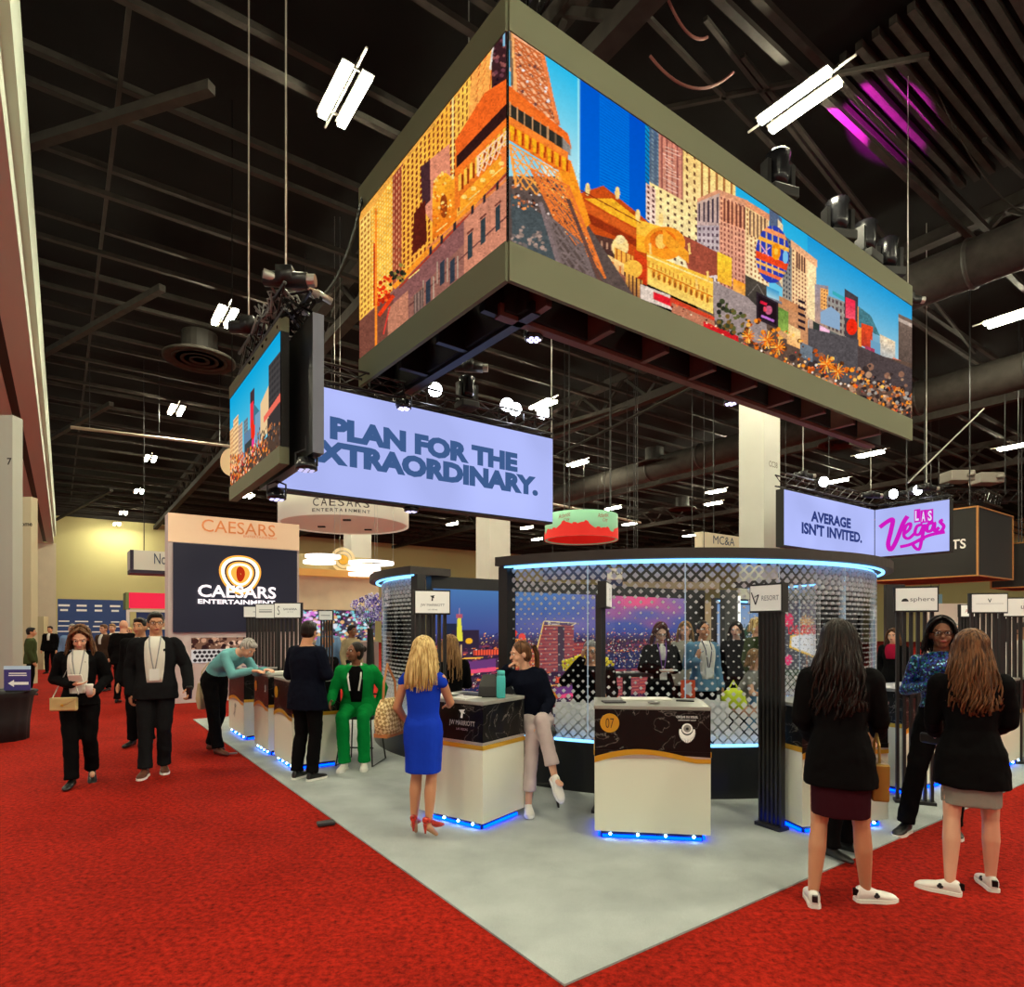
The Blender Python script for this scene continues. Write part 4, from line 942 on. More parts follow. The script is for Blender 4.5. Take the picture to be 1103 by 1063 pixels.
# --- printed backdrops
def paint_night():
    W, H = 720, 240; c = Canvas(0, 0, W, H, 1.6); R = c.rng
    X, Y = c.X, c.Y
    top = np.array((78, 122, 178.)); mid = np.array((66, 74, 140.)); low = np.array((120, 84, 120.))
    v = np.clip(Y/130, 0, 1)[..., None]; a = top*(1-v)+mid*v
    cl = np.exp(-(((X-560)/150)**2))*np.clip(1.15-Y/90+.22*np.sin(X/38+Y/24)+.16*np.sin(X/60-Y/11), 0, 1); cl = cl[..., None]; a = a*(1-cl)+np.array((236, 92, 130.))*cl
    c2 = np.exp(-(((X-330)/130)**2))*np.exp(-((Y-95)/28)**2)*.6; c2 = c2[..., None]; a = a*(1-c2)+np.array((150, 120, 170.))*c2
    g = np.clip((Y-118)/30, 0, 1)[..., None]; a = a*(1-g)+np.array((62, 44, 66.))*g; c.a = a
    c.specks([(0, 118), (W, 118), (W, 240), (0, 240)], 1700, [(255, 206, 130), (255, 150, 90), (250, 236, 220), (230, 90, 70), (120, 60, 80), (40, 34, 60)], (.6, 1.9), 1)
    c.specks([(0, 150), (W, 150), (W, 240), (0, 240)], 800, [(60, 36, 60), (40, 30, 50), (140, 60, 80), (90, 50, 90), (236, 120, 60)], (2, 7), 1, .5)
    # tower with lit shaft
    c.strip(20, 50, 92, 92, 150, 150, (38, 44, 66)); c.strip(40, 100, 110, 110, 160, 160, (52, 40, 60)); c.poly([(52, 78), (60, 78), (64, 140), (50, 140)], (232, 226, 70)); c.strip(49, 63, 66, 66, 78, 78, (180, 90, 110)); c.line((56, 50), (56, 68), 1.5, (200, 150, 170))
    c.line((10, 190), (110, 186), 3, (255, 190, 70)); c.strip(88, 150, 165, 165, 180, 180, (250, 90, 60), None, (10, 1, (90, 30, 40), .4, 1)); c.ell((78, 140), 8, 8, (250, 180, 40)); c.line((60, 150), (60, 185), 3, (220, 180, 130))
    c.poly([(0, 205), (140, 190), (140, 215), (0, 225)], (110, 60, 120)); c.poly([(40, 222), (140, 214), (140, 226), (40, 232)], (236, 80, 120))
    # red lit domes
    c.strip(150, 215, 138, 134, 158, 158, (255, 170, 70), (220, 100, 40), (12, 2, (120, 50, 30), .5, .5)); c.ell((185, 120), 8, 10, (240, 60, 50)); c.ell((205, 130), 9, 10, (240, 70, 60)); c.strip(150, 170, 102, 102, 140, 140, (90, 50, 80))
    # curved hotel with gold outline
    c.poly([(262, 92), (345, 98), (345, 236), (232, 236), (250, 140)], (150, 70, 74)); 
    for i in range(26): c.line((256-i*.9, 100+i*5.2), (342, 102+i*5.2), 1.1, (214, 120, 96) if i % 2 else (96, 50, 70))
    c.strip(300, 318, 100, 100, 236, 236, (70, 52, 66)); c.line((262, 84), (228, 238), 3, (255, 206, 110)); c.line((262, 84), (352, 90), 2.5, (255, 226, 150)); c.line((352, 90), (338, 98), 2, (255, 226, 150)); c.line((262, 97), (338, 98), 1.5, (240, 190, 120)); c.poly([(264, 86), (348, 90), (336, 97), (262, 96)], (90, 70, 100))
    c.ell((276, 91), 3.5, 4.5, (255, 240, 220)); c.ell((276, 91), 1.8, 2.8, (90, 70, 100)); c.line((282, 93), (300, 93), 2.5, (250, 230, 210))
    c.strip(345, 420, 150, 150, 236, 236, (140, 60, 70), None, (16, 8, (230, 110, 70), .4, .4)); c.strip(180, 240, 165, 165, 236, 236, (170, 70, 60), None, (8, 6, (250, 170, 90), .4, .5))
    c.poly([(420, 190), (720, 170), (720, 240), (420, 240)], (40, 42, 80)); c.specks([(420, 170), (720, 165), (720, 235), (420, 235)], 500, [(255, 220, 160), (70, 90, 170), (230, 120, 90), (250, 250, 240)], (.6, 1.5))
    k0 = int(150*c.k); a = c.a; c.a = np.vstack([a, np.roll(a[k0:], 330, 1), np.roll(a[k0:], 700, 1)]); c.H = c.a.shape[0]
    return c
CN = paint_night(); M_print = picmat('backlit_print', .95)
def panel_pic(name, p, d, nrm, ln, z0, z1, cv, W, H, parent, nx=260, ny=110, off=.015):
    def fn(s, t):
        P = np.array(p+nrm*off)[None, :]+np.array(d)[None, :]*(s*ln)[:, None]; P[:, 2] = z0+(z1-z0)*t; return P
    return picture(name, fn, nx, ny, lambda s, t, P: cv.sample(W*s, H*(1-t)), M_print, parent)
T = thing('skyline_backdrop', 'long backlit night skyline print in a black frame running behind the glass booth', 'backdrop')
bp = Vector(((466-CX)/F*8.0, 8.0, 0)); bl = along(bp, U, 738)
obj('frame', wall_box(bp, U, V, -.02, bl+.55, 0, 2.30, .0, .14), M_post, T)
panel_pic('print', bp, U, -V, bl, .1, 2.14, CN, 720, 420, T, 460, 230)
for px, s in ((478, '~ ~'), (588, 'Omnia'), (625, '~~~')):
    pass
bend = bp+U*(bl+.55)
# second part of the booth: dark return wall, bright light slot
T = thing('return_wall', 'dark grey panel closing the end of the skyline backdrop with a white light slot', 'panel')
obj('panel', wall_box(bend, U, V, .02, .4, 0, 2.3, -.4, -.3), mat('panel_grey', (70, 70, 68), .7), T)
obj('light_slot', wall_box(bend, U, V, .41, .45, .1, 2.2, -.42, -.38), emat('slot_light', (240, 236, 224), 1.6), T)
def paint_palm():
    c = Canvas(0, 0, 200, 140, 2); c.strip(0, 200, 0, 0, 140, 140, (120, 150, 190), (214, 196, 186)); c.poly([(0, 95), (200, 80), (200, 140), (0, 140)], (96, 80, 90))
    c.specks([(0, 90), (200, 80), (200, 140), (0, 140)], 260, [(60, 50, 60), (230, 180, 120), (130, 100, 100), (40, 44, 50)], (1, 5))
    for x, y, r in ((70, 50, 26), (30, 84, 18)):
        c.line((x, y), (x+2, y+60), 4, (60, 54, 44))
        for k in range(16): an = k*2*math.pi/16; c.line((x, y), (x+r*math.cos(an), y+r*.7*math.sin(an)+4), 3.5, (46, 70, 50))
    c.strip(120, 190, 66, 50, 100, 100, (110, 92, 96)); return c
T = thing('palm_backdrop', 'backlit print of a pale evening sky with palms under a blue light strip', 'backdrop')
pp = Vector(((772-CX)/F*15, 15, 0)); pl = along(pp, U, 850)
obj('frame', wall_box(pp, U, V, -.05, pl+.05, 0, 2.34, .0, .12), M_post, T); panel_pic('print', pp, U, -V, pl, .3, 2.2, paint_palm(), 200, 140, T, 100, 70)
obj('top_light_strip', wall_box(pp, U, V, 0, pl, 2.25, 2.29, -.05, -.01), M_led_b, T)
# welcome sign backdrop at the right inside
def paint_sign():
    c = Canvas(0, 0, 200, 150, 2); c.strip(0, 200, 0, 0, 150, 150, (78, 78, 80), (66, 66, 70)); c.strip(0, 200, 118, 118, 150, 150, (44, 70, 44)); c.strip(60, 150, 122, 122, 128, 128, (226, 84, 50))
    for x, y, r in ((58, 34, 20), (110, 34, 24)):
        for k in range(14): an = k*2*math.pi/14; c.line((x, y), (x+r*math.cos(an), y+r*.7*math.sin(an)), 3, (206, 140, 80) if k % 2 else (240, 190, 110))
        c.line((x, y), (x, y+90), 3, (150, 90, 60))
    c.strip(118, 124, 90, 90, 125, 125, (214, 110, 50)); c.poly([(18, 58), (70, 46), (126, 58), (128, 76), (74, 98), (16, 78)], (255, 196, 60)); c.poly([(22, 60), (70, 50), (122, 60), (124, 75), (74, 94), (20, 76)], (240, 232, 226))
    for i in range(7): c.ell((34+i*13, 50-abs(i-3)*-.6), 5.5, 5.5, (236, 90, 40)); c.ell((34+i*13, 50), 3, 3.5, (255, 226, 200))
    for x in (14,): c.ell((x, 30), 12, 12, (236, 50, 90)); c.ell((x, 100), 9, 9, (236, 50, 110))
    return c
T = thing('welcome_backdrop', 'grey backdrop with a printed welcome sign and palms seen through the glass', 'backdrop')
wp = Vector(((842-CX)/F*13, 13, 0)); wl = along(wp, U, 925)
obj('frame', wall_box(wp, U, V, -.05, wl+.05, 0, 2.32, .0, .12), mat('panel_grey', (70, 70, 68), .7), T); panel_pic('print', wp, U, -V, wl, .35, 2.15, paint_sign(), 200, 150, T, 120, 90)
text_span('lettering', 'LAS VEGAS', wp, U, 848, 878, 678, .2, emat('sign_red', (226, 40, 50), .9, False), T, -V*2, yaw_u, bold=.03)
mb = wall_box(wp, U, V, 1.9, 2.1, 0, 3.0, -.3, -.12); tag(obj('square_post', mb, M_post), 'black square post beside the grey welcome sign backdrop', 'post')

# ------------------------------------------------------------------ KIOSKS
M_marble = mat('black_marble', (14, 13, 13), .3, spec=.25)
def marble():
    nt = M_marble.node_tree; b = nt.nodes['Principled BSDF']; tc = nt.nodes.new('ShaderNodeTexCoord'); n = nt.nodes.new('ShaderNodeTexNoise'); n.inputs['Scale'].default_value = 3.2; n.inputs['Detail'].default_value = 6; n.inputs['Distortion'].default_value = 1.4
    cr = nt.nodes.new('ShaderNodeValToRGB'); e = cr.color_ramp.elements; e[0].position = .492; e[0].color = (*s2l((14, 13, 13)), 1); e[1].position = .5; e[1].color = (*s2l((120, 116, 112)), 1); x = e.new(.508); x.color = (*s2l((14, 13, 13)), 1)
    nt.links.new(tc.outputs['Object'], n.inputs['Vector']); nt.links.new(n.outputs['Fac'], cr.inputs[0]); nt.links.new(cr.outputs[0], b.inputs['Base Color'])
marble()
M_kw = mat('kiosk_white', (228, 228, 210), .35)
M_goldb = mat('gold_band', (222, 172, 52), .3, .4)
M_silver = mat('silver_band', (196, 190, 184), .3, .5)
M_signw = mat('sign_white', (226, 226, 218), .5, emit=.25)
M_txt = mat('text_grey', (110, 110, 108), .6); M_txtd = mat('text_black', (28, 28, 28), .6); M_txtw = mat('text_white', (225, 222, 214), .5, emit=.2)
M_glow = emat('kiosk_glow', (0, 52, 255), 9)
M_glow2 = emat('kiosk_led_dot', (160, 220, 255), 30)
def kiosk(label, pL, yaw, w, d, h=1.04, wave='curve', marble_z=.68, sides=(0, 1), group='white and black counters around the glass booth'):
    """pL front-left floor corner; front faces local -Y"""
    t = thing('counter_kiosk', label, 'counter', pL, yaw, group)
    mb = MB(); mb.box((w/2, d/2, .045), (w-.1, d-.1, .09)); obj('plinth', mb, M_black, t)
    mb = MB()
    mb.box((w/2, .035, .03), (w-.12, .012, .02)); mb.box((.035, d/2, .03), (.012, d-.12, .02)); mb.box((w-.035, d/2, .03), (.012, d-.12, .02))
    obj('under_light_strip', mb, M_glow, t)
    for i in range(4): mb = MB(); mb.ell((.12+(w-.24)*i/3, .02, .05), (.011, .011, .011), n=8, m=6); obj('light_bulb', mb, M_glow2, t)
    mb = MB(); mb.box((w/2, d/2, (.075+marble_z)/2), (w, d, marble_z-.075)); obj('body', mb, M_kw, t)
    mb = MB(); mb.box((w/2, d/2, (marble_z+h-.03)/2), (w, d, h-.03-marble_z)); obj('marble_cladding', mb, M_marble, t)
    mb = MB(); mb.box((w/2, d/2, h-.015), (w+.01, d+.01, .03)); bevel(obj('countertop', mb, mat('countertop', (150, 148, 142), .35), t), .006)
    zf = (lambda s: marble_z-.05+.075*math.sin(math.pi*min(1, s*1.15))*(1-.35*s)) if wave == 'curve' else (lambda s: marble_z-.0)
    def strip(z0, z1, y, m, nm):
        n = 24; rings = []
        for i in range(n+1):
            s = i/n; rings.append([(s*w, y, z0(s)), (s*w, y, z1(s)), (s*w, y+.004, z1(s)), (s*w, y+.004, z0(s))])
        mb = MB(); mb.loft(rings); obj(nm, mb, m, t)
    if wave == 'curve':
        strip(lambda s: zf(s), lambda s: marble_z+.001, -.004, M_marble, 'marble_wave')
        strip(lambda s: zf(s)-.045+.012*s, lambda s: zf(s)+.0, -.008, M_goldb, 'gold_wave')
        strip(lambda s: marble_z-.075+.02*math.sin(s*3.1), lambda s: marble_z-.06+.02*math.sin(s*3.1)+.02*s, -.006, M_silver, 'silver_wave')
        
        for x_ in (w+.003, -.003): mb = MB(); mb.box((x_, d/2, marble_z-.02), (.006, d, .04)); obj('side_gold_band', mb, M_goldb, t)
    else:
        mb = MB(); mb.box((w/2, d/2, marble_z-.02), (w+.012, d+.012, .035)); obj('gold_band', mb, M_goldb, t)
        mb = MB(); mb.box((w/2, d/2, marble_z+.012), (w+.008, d+.008, .02)); obj('silver_band', mb, M_silver, t)
    return t
def tower(label, p, yaw, sign=None, logo=None, ht=2.0, w=.33, nsl=6, z0=.0, grp='slatted black sign posts beside the counters', sw=None, sh=.235):
    t = thing('slatted_sign_post', label, 'sign post', p, yaw, grp); sw = sw or w
    for i in range(nsl):
        mb = MB(); mb.box((-w/2+w*(i+.5)/nsl, 0, (ht-sh*.5+z0)/2), (w/nsl*.46, .05, ht-sh*.5-z0)); obj('slat', mb, M_post, t)
    mb = MB(); mb.box((0, 0, .02), (w, .12, .04)); mb.box((0, .02, 1.0), (w, .012, .03)); obj('base', mb, M_post, t)
    mb = MB(); mb.box((0, -.035, ht-sh/2), (sw+.02, .075, sh)); f = obj('sign_frame', mb, M_black, t)
    mb = MB(); mb.box((0, -.076, ht-sh/2), (sw-.004, .008, sh-.03)); obj('sign_panel', mb, M_signw, t)
    zc = ht-sh/2; y = -.083
    for (s, tw, th_, dz, dx, m, kw) in (sign or []):
        text('lettering', s, tw, th_, m, t, (dx, y, zc+dz), **kw)
    if logo: logo(t, y, zc)
    return t
def disc(t, nm, x, y, z, r, m, n=20, half=False, th=.003):
    mb = MB(); k = (n//2) if half else n
    P = [(x+r*math.cos(math.pi*2*i/n), z+r*math.sin(math.pi*2*i/n)) for i in range(k+(1 if half else 0))]
    mb.loft([[(a, y, b) for a, b in P], [(a, y+th, b) for a, b in P]]); return obj(nm, mb, m, t)
# JW
jl, jr = floor_pt(451, 881), floor_pt(520, 898); dj = jr-jl; yj = math.atan2(dj.y, dj.x)
K = kiosk('counter with a hotel name in silver letters under the elbow of the seated woman', jl, yj, dj.length, .58, 1.05, 'band', .70)
text('lettering', 'JW MARRIOTT', .27, .05, mat('silver_letters', (190, 182, 176), .4, emit=.15), K, (dj.length*.70, -.008, .86)); text('lettering', 'LAS VEGAS', .12, .018, M_silver, K, (dj.length*.70, -.008, .815))
mb = MB(); P = [(-.04, .05), (.04, .06), (.02, .035), (.035, .015), (.01, .02), (.005, -.03), (-.02, -.03), (-.01, .02)]; mb.loft([[(a*.8+dj.length*.70, -.008, b*.8+.93) for a, b in P], [(a*.8+dj.length*.70, -.004, b*.8+.93) for a, b in P]]); obj('emblem', mb, M_txtw, K)
def jwlogo(t, y, z):
    P = [(-.025, .03), (.022, .036), (.01, .02), (.018, .008), (.004, .01), (.002, -.018), (-.012, -.018), (-.006, .012)]; mb = MB(); mb.loft([[(a, y, b+z+.03) for a, b in P], [(a, y+.003, b+z+.03) for a, b in P]]); obj('emblem', mb, M_txtd, t)
ptw = lambda px, Y: Vector(((px-CX)/F*Y, Y, 0))
tower('black slatted post with a hotel name sign behind the blonde woman in blue', ptw(464, 5.98), math.radians(20), [('JW MARRIOTT', .23, .03, -.03, 0, M_txt, {}), ('LAS VEGAS', .09, .012, -.07, 0, M_txt, {})], jwlogo, 2.0)
# front kiosk 07
cl, cr_ = floor_pt(640.5, 905), floor_pt(765.5, 910.5); dc = cr_-cl
K = kiosk('large front counter numbered with a gold disc and a white sun emblem', cl, math.atan2(dc.y, dc.x), dc.length, .55, 1.045, 'curve', .70)
wc = dc.length
disc(K, 'number_disc', .115, -.010, .91, .073, M_goldb, 32); text('number', '07', .062, .075, M_txtd, K, (.115, -.014, .91), bold=-.01)
text('lettering', 'CIRQUE DU SOLEIL', .16, .02, M_txtw, K, (wc*.8, -.008, .965), bold=.01); text('lettering', 'ENTERTAINMENT GROUP', .13, .011, M_txtw, K, (wc*.8, -.008, .942))
mb = MB()
for i in range(22):
    a = math.radians(180+i*180/21); r0, r1 = .043, .066+.034*(1-abs(i-10.5)/11)
    x0, z0 = wc*.8+r0*math.cos(a), .87+r0*math.sin(a); x1, z1 = wc*.8+r1*math.cos(a)*.85, .87+r1*math.sin(a)
    mb.beam((x0, -.008, z0), (x1, -.008, z1), .008, .004, Vector((0, 1, 0)))
obj('sun_emblem_rays', mb, M_txtw, K); disc(K, 'sun_emblem', wc*.8, -.010, .878, .040, M_txtw, 24); disc(K, 'sun_emblem_face', wc*.8, -.012, .880, .028, mat('emblem_grey', (150, 146, 140), .5), 24); disc(K, 'sun_emblem_mouth', wc*.8, -.014, .878, .011, M_txtd, 12)
tower('black slatted post turned edge-on at the left of the front counter', ptw(647, 5.62), math.radians(74), [('CIRQUE', .05, .13, 0, 0, M_txtd, {})], None, 2.05)
# RESORT
rl = floor_pt(864, 901); K = kiosk('counter behind the dark-haired woman with the gold bag', rl, math.radians(14), .82, .5, 1.04, 'curve', .70)
tower('black slatted post with the sign reading RESORT', ptw(831, 5.10), math.radians(-60), [('RESORT', .16, .04, .0, .05, M_txt, {})], lambda t, y, z: (lambda mb: (mb.beam((-.13, y, z+.05), (-.09, y, z-.05), .008, .004, Vector((0,1,0))), mb.beam((-.09, y, z-.05), (-.06, y, z+.03), .008, .004, Vector((0,1,0))), mb.beam((-.06, y, z+.03), (-.10, y, z+.01), .006, .004, Vector((0,1,0))), obj('emblem', mb, M_txtd, t)))(MB()), 2.0, w=.24, sw=.29)
# sphere
q = ptw(975, 6.05); K = kiosk('counter of the sphere sign post, mostly hidden by the slats', q, math.radians(30), .85, .5, 1.04, 'curve', .70)
tower('black slatted post with the sphere sign', ptw(985, 5.8), math.radians(-22), [('sphere', .19, .05, -.005, .045, M_txt, {})], lambda t, y, z: disc(t, 'emblem', -.09, y, z-.02, .028, M_txtd, 24, True), 2.02)
# V
q = floor_pt(1077, 833); K = kiosk('counter with a gold disc at the right edge, lit blue below', q, PHI+.03, .9, .6, 1.04, 'curve', .70)
disc(K, 'number_disc', .1, -.010, .9, .07, M_goldb, 28)
tower('black slatted post with a small V emblem sign', ptw(1062, 7.3), math.radians(-12), [('V', .04, .045, .03, 0, M_txtd, dict(bold=.02)), ('_____________', .28, .003, -.005, 0, M_txt, {})], None, 2.04, .36)
tower('black slatted post with a white sign at the right edge of the picture', ptw(1096, 7.5), math.radians(-12), [('LET M', .13, .035, 0, .06, M_txtd, dict(bold=.02))], None, 2.0, .36)
tower('far slatted post with a pink-lettered AREA sign', ptw(1042, 11.5), 0, [('AREA', .2, .06, 0, 0, mat('text_pink', (200, 110, 120), .6), {})], None, 2.06, .34)
tower('far slatted post with a round pink emblem sign', ptw(1080, 11.5), 0, [], lambda t, y, z: disc(t, 'emblem', -.02, y, z, .07, mat('text_pink', (200, 110, 120), .6)), 2.02, .30)
# left row
YL = yaw_mv
for b0, w_, lb in ((5.76, .75, 'nearest counter of the left row, beside the man in the dark suit'), (6.75, .72, 'middle counter of the left row with a gold wave on its front'), (8.35, 1.0, 'far counter of the left row where the bending man leans')):
    q = L(.24, b0); K = kiosk(lb, q, YL, w_, .56, 1.04, 'curve', .66 if b0 < 8 else .60)
    if b0 < 7: disc(K, 'number_disc', .12, -.010, .86, .07, M_goldb, 28); text('lettering', 'J', .05, .09, M_txtw, K, (w_*.82, -.008, .86))
    else: text('lettering', 'on', .1, .22, M_txtd, K, (w_*.45, -.008, .4), rot=(math.pi/2, .4, 0), shear=.3)
for px, Y, yw, w_, sg, lb in ((312, 9.1, -.05, .38, [('S', .035, .13, 0, -.13, M_txt, {}), ('SAHARA', .2, .03, .02, .04, M_txtd, {}), ('LAS VEGAS', .09, .012, -.02, .04, M_txt, {})], 'slatted post with the SAHARA sign behind the suited man'),
    (288.5, 9.5, -.05, .30, [('________', .2, .008, .02, 0, M_txt, {}), ('________', .2, .012, -.01, 0, M_txtd, {})], 'slatted post with a blank-looking white sign left of the SAHARA one'),
    (273, 10.6, -.05, .26, [('ne', .05, .02, 0, .06, M_txt, {})], 'slatted post farthest left of the three overlapping ones'),
    (352, 12.2, 0, .26, [('____', .18, .01, 0, 0, M_txt, {})], 'far slatted post with a cream sign behind the man in pale blue')):
    tower(lb, ptw(px, Y), yw, sg, None, 2.0 if Y < 12 else 1.97, w_, 6 if Y < 10 else 5, sh=.23 if Y < 10 else .2)

# ------------------------------------------------------------------ FAR BOOTHS AND SIGNS
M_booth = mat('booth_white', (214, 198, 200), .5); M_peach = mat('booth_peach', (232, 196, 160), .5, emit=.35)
T = thing('display_wall', 'tall white wall with a dark screen and a glowing round gold emblem', 'display wall')
cp0 = Vector(((181-CX)/F*13.3, 13.3, 0)); cw = along(cp0, U, 322); zt_c = EYE+(HY-552)*13.3/F
obj('wall_body', wall_box(cp0, U, V, 0, cw, 0, zt_c, .0, .5), M_booth, T)
zz_ = lambda y: EYE+(HY-y)*13.3/F
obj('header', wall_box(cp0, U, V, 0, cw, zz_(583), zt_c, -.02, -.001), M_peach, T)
obj('screen', wall_box(cp0, U, V, .09, cw-.06, zz_(681), zz_(584), -.05, -.001), mat('screen_dark', (34, 34, 48), .3, emit=.5), T)
M_scw = emat('screen_white', (250, 236, 236), 1.6, False); M_scg = emat('screen_gold', (255, 170, 70), 1.3, False)
text_span('screen_lettering', 'CAESARS', cp0-V*.12, U, 213, 297, 637.5, .27, M_scw, T, -V*2, yaw_u, bold=.02)
text_span('screen_lettering', 'ENTERTAINMENT', cp0-V*.12, U, 213, 296, 648.5, .10, M_scw, T, -V*2, yaw_u, bold=.03)
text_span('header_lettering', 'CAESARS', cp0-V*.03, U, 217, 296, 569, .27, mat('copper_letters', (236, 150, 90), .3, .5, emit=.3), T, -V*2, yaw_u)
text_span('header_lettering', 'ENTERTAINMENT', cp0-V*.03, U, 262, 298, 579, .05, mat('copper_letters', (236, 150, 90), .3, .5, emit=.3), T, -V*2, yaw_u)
sc = along(cp0, U, 258); cc = cp0+U*sc-V*.08; zc = zz_(615)
def ring_on(nm, r0, r1, m, squash=1.0, dz=0, ang=0, off=0):
    n = 40; rings = []
    for i in range(n+1):
        a = 2*math.pi*i/n; w_ = 1+.05*math.sin(3*a+ang); ring = []
        for r, o_ in ((r0, 0), (r1, 0), (r1, .012), (r0, .012)):
            p = cc+U*(r*math.cos(a)*w_)-V*(o_+off); ring.append(Vector((p.x, p.y, zc+dz+r*math.sin(a)*squash*w_)))
        rings.append(ring)
    mb = MB(); mb.loft(rings, False); return obj(nm, mb, m, T)
ring_on('emblem_ring', .33, .40, emat('emblem_glow', (255, 226, 190), 2.2, False)); ring_on('emblem_rim', .40, .44, M_scg, off=.003); ring_on('inner_ring', .20, .25, emat('emblem_glow', (255, 226, 190), 2.2, False), off=.006); ring_on('emblem_disc', .01, .29, M_scg, 1, off=-.004)
ring_on('emblem_figure', .01, .09, emat('emblem_red', (190, 50, 20), 1, False), 1.9, 0, 1, .012)
def paint_shelf():
    c = Canvas(0, 0, 100, 50, 3); c.strip(0, 100, 0, 0, 50, 50, (120, 84, 66)); c.strip(50, 100, 0, 0, 22, 22, (150, 110, 90)); c.specks([(0, 0), (100, 0), (100, 24), (0, 24)], 60, [(70, 40, 34), (200, 150, 120), (50, 30, 30), (230, 190, 160)], (1, 5))
    c.strip(0, 100, 24, 24, 50, 50, (206, 196, 190))
    for j in range(3):
        for i in range(12): c.ell((6+i*8+(j % 2)*4, 29+j*8), 3.3, 3.1, (44, 34, 36))
    return c
panel_pic('shelf_print', cp0+U*(along(cp0, U, 206)), U, -V, along(cp0, U, 268)-along(cp0, U, 206), zz_(715), zz_(687), paint_shelf(), 100, 50, T, 90, 50)

# round white hanging sign
def round_sign(name, label, px, Y, r, z0, z1, m, under):
    c = Vector(((px-CX)/F*Y, Y, 0)); t = thing(name, label, 'hanging sign', c)
    mb = MB(); n = 64; rings = []
    for i in range(n+1):
        a = 2*math.pi*i/n; rings.append([(q*math.cos(a), q*math.sin(a), z) for q, z in ((r-.06, z0), (r, z0), (r, z1), (r-.06, z1))])
    mb.loft(rings, False); obj('band', mb, m, t, True)
    mb = MB(); mb.cyl((0, 0, z0+.03), r-.07, .04, 48); obj('underside', mb, under, t)
    for a in (0, 2.1, 4.2):
        mb = MB(); mb.tube([(r*.8*math.cos(a), r*.8*math.sin(a), z1-.1), (r*.8*math.cos(a), r*.8*math.sin(a), 12.2)], .02, 6); obj('hanger', mb, M_truss, t)
    return t, c
def arc_text(t, s, r, z, h, a_c, m, wch, bold=0):
    """letters bent round a drum, centred on angle a_c (degrees)"""
    n = len(s); 
    for i, ch in enumerate(s):
        if ch == ' ': continue
        a = math.radians(a_c)+(i-(n-1)/2)*wch/r
        text('letter', ch, wch*.74 if ch not in 'I.' else wch*.25, h, m, t, (r*math.cos(a), r*math.sin(a), z), rot=(math.pi/2, 0, a+math.pi/2), bold=bold)
M_drum = mat('drum_cream', (206, 200, 176), .6, emit=.45)  # emission puts light into the cream so the band looks brighter
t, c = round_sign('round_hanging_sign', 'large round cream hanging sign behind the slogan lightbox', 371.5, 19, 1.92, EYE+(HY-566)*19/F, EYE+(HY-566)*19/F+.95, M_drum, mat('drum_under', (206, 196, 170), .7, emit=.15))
M_let = mat('sign_brown', (74, 56, 44), .6); zb_s = EYE+(HY-566)*19/F
arc_text(t, 'CAESARS', 1.93, zb_s+.34, .22, -96+18, M_let, .23, .0); arc_text(t, 'ENTERTAINMENT', 1.93, zb_s+.12, .09, -96+18, M_let, .125, .01); arc_text(t, 'CAESARS', 1.93, zb_s+.5, .26, -175, M_let, .23); arc_text(t, 'ENTERTAINMENT', 1.93, zb_s+.22, .09, -175, M_let, .125)
for a, b in ((.5, .9), (-.8, .3), (.3, -.9)):
    mb = MB(); mb.box((a, b, zb_s+.01), (.22, .1, .04)); obj('underside_lamp', mb, M_black, t)
# atlantic drum
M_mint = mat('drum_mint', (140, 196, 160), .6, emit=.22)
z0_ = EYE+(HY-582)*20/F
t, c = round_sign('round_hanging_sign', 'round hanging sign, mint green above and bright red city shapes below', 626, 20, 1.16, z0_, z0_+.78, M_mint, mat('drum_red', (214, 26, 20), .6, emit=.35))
mb = MB(); n = 180; rings = []
for i in range(n+1):
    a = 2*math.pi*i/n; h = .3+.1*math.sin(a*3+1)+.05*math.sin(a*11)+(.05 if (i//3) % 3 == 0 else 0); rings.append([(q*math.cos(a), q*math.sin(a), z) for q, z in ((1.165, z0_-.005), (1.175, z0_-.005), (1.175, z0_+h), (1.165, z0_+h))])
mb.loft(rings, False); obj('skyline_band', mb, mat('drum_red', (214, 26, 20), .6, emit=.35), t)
M_rd = mat('script_red', (176, 70, 56), .6)
for a0 in (-122, -62, -182, -2):
    for s, h, dz, da in (('Atlantic', .13, .63, 0), ('City', .13, .48, 4)):
        a = math.radians(a0+da); text('script_lettering', s, .42 if len(s) > 5 else .2, h, M_rd, t, (1.18*math.cos(a), 1.18*math.sin(a), z0_+dz), rot=(math.pi/2, -.15, a+math.pi/2), shear=.3)

# beige lantern-like disc behind the side screen
T = thing('hanging_disc_sign', 'beige disc hanging behind the left edge of the side screen', 'hanging sign', at(250, 498, 12.5))
mb = MB(); mb.loft([[Vector((.22*math.cos(a*.2618), y, .28*math.sin(a*.2618))) for a in range(24)] for y in (-.04, .04)]); obj('disc', mb, mat('disc_beige', (232, 200, 150), .6, emit=.3), T)
mb = MB(); mb.tube([(0, 0, .27), (0, 0, 12.2-at(250, 498, 12.5).z)], .01, 6); obj('hanger', mb, M_cable, T)

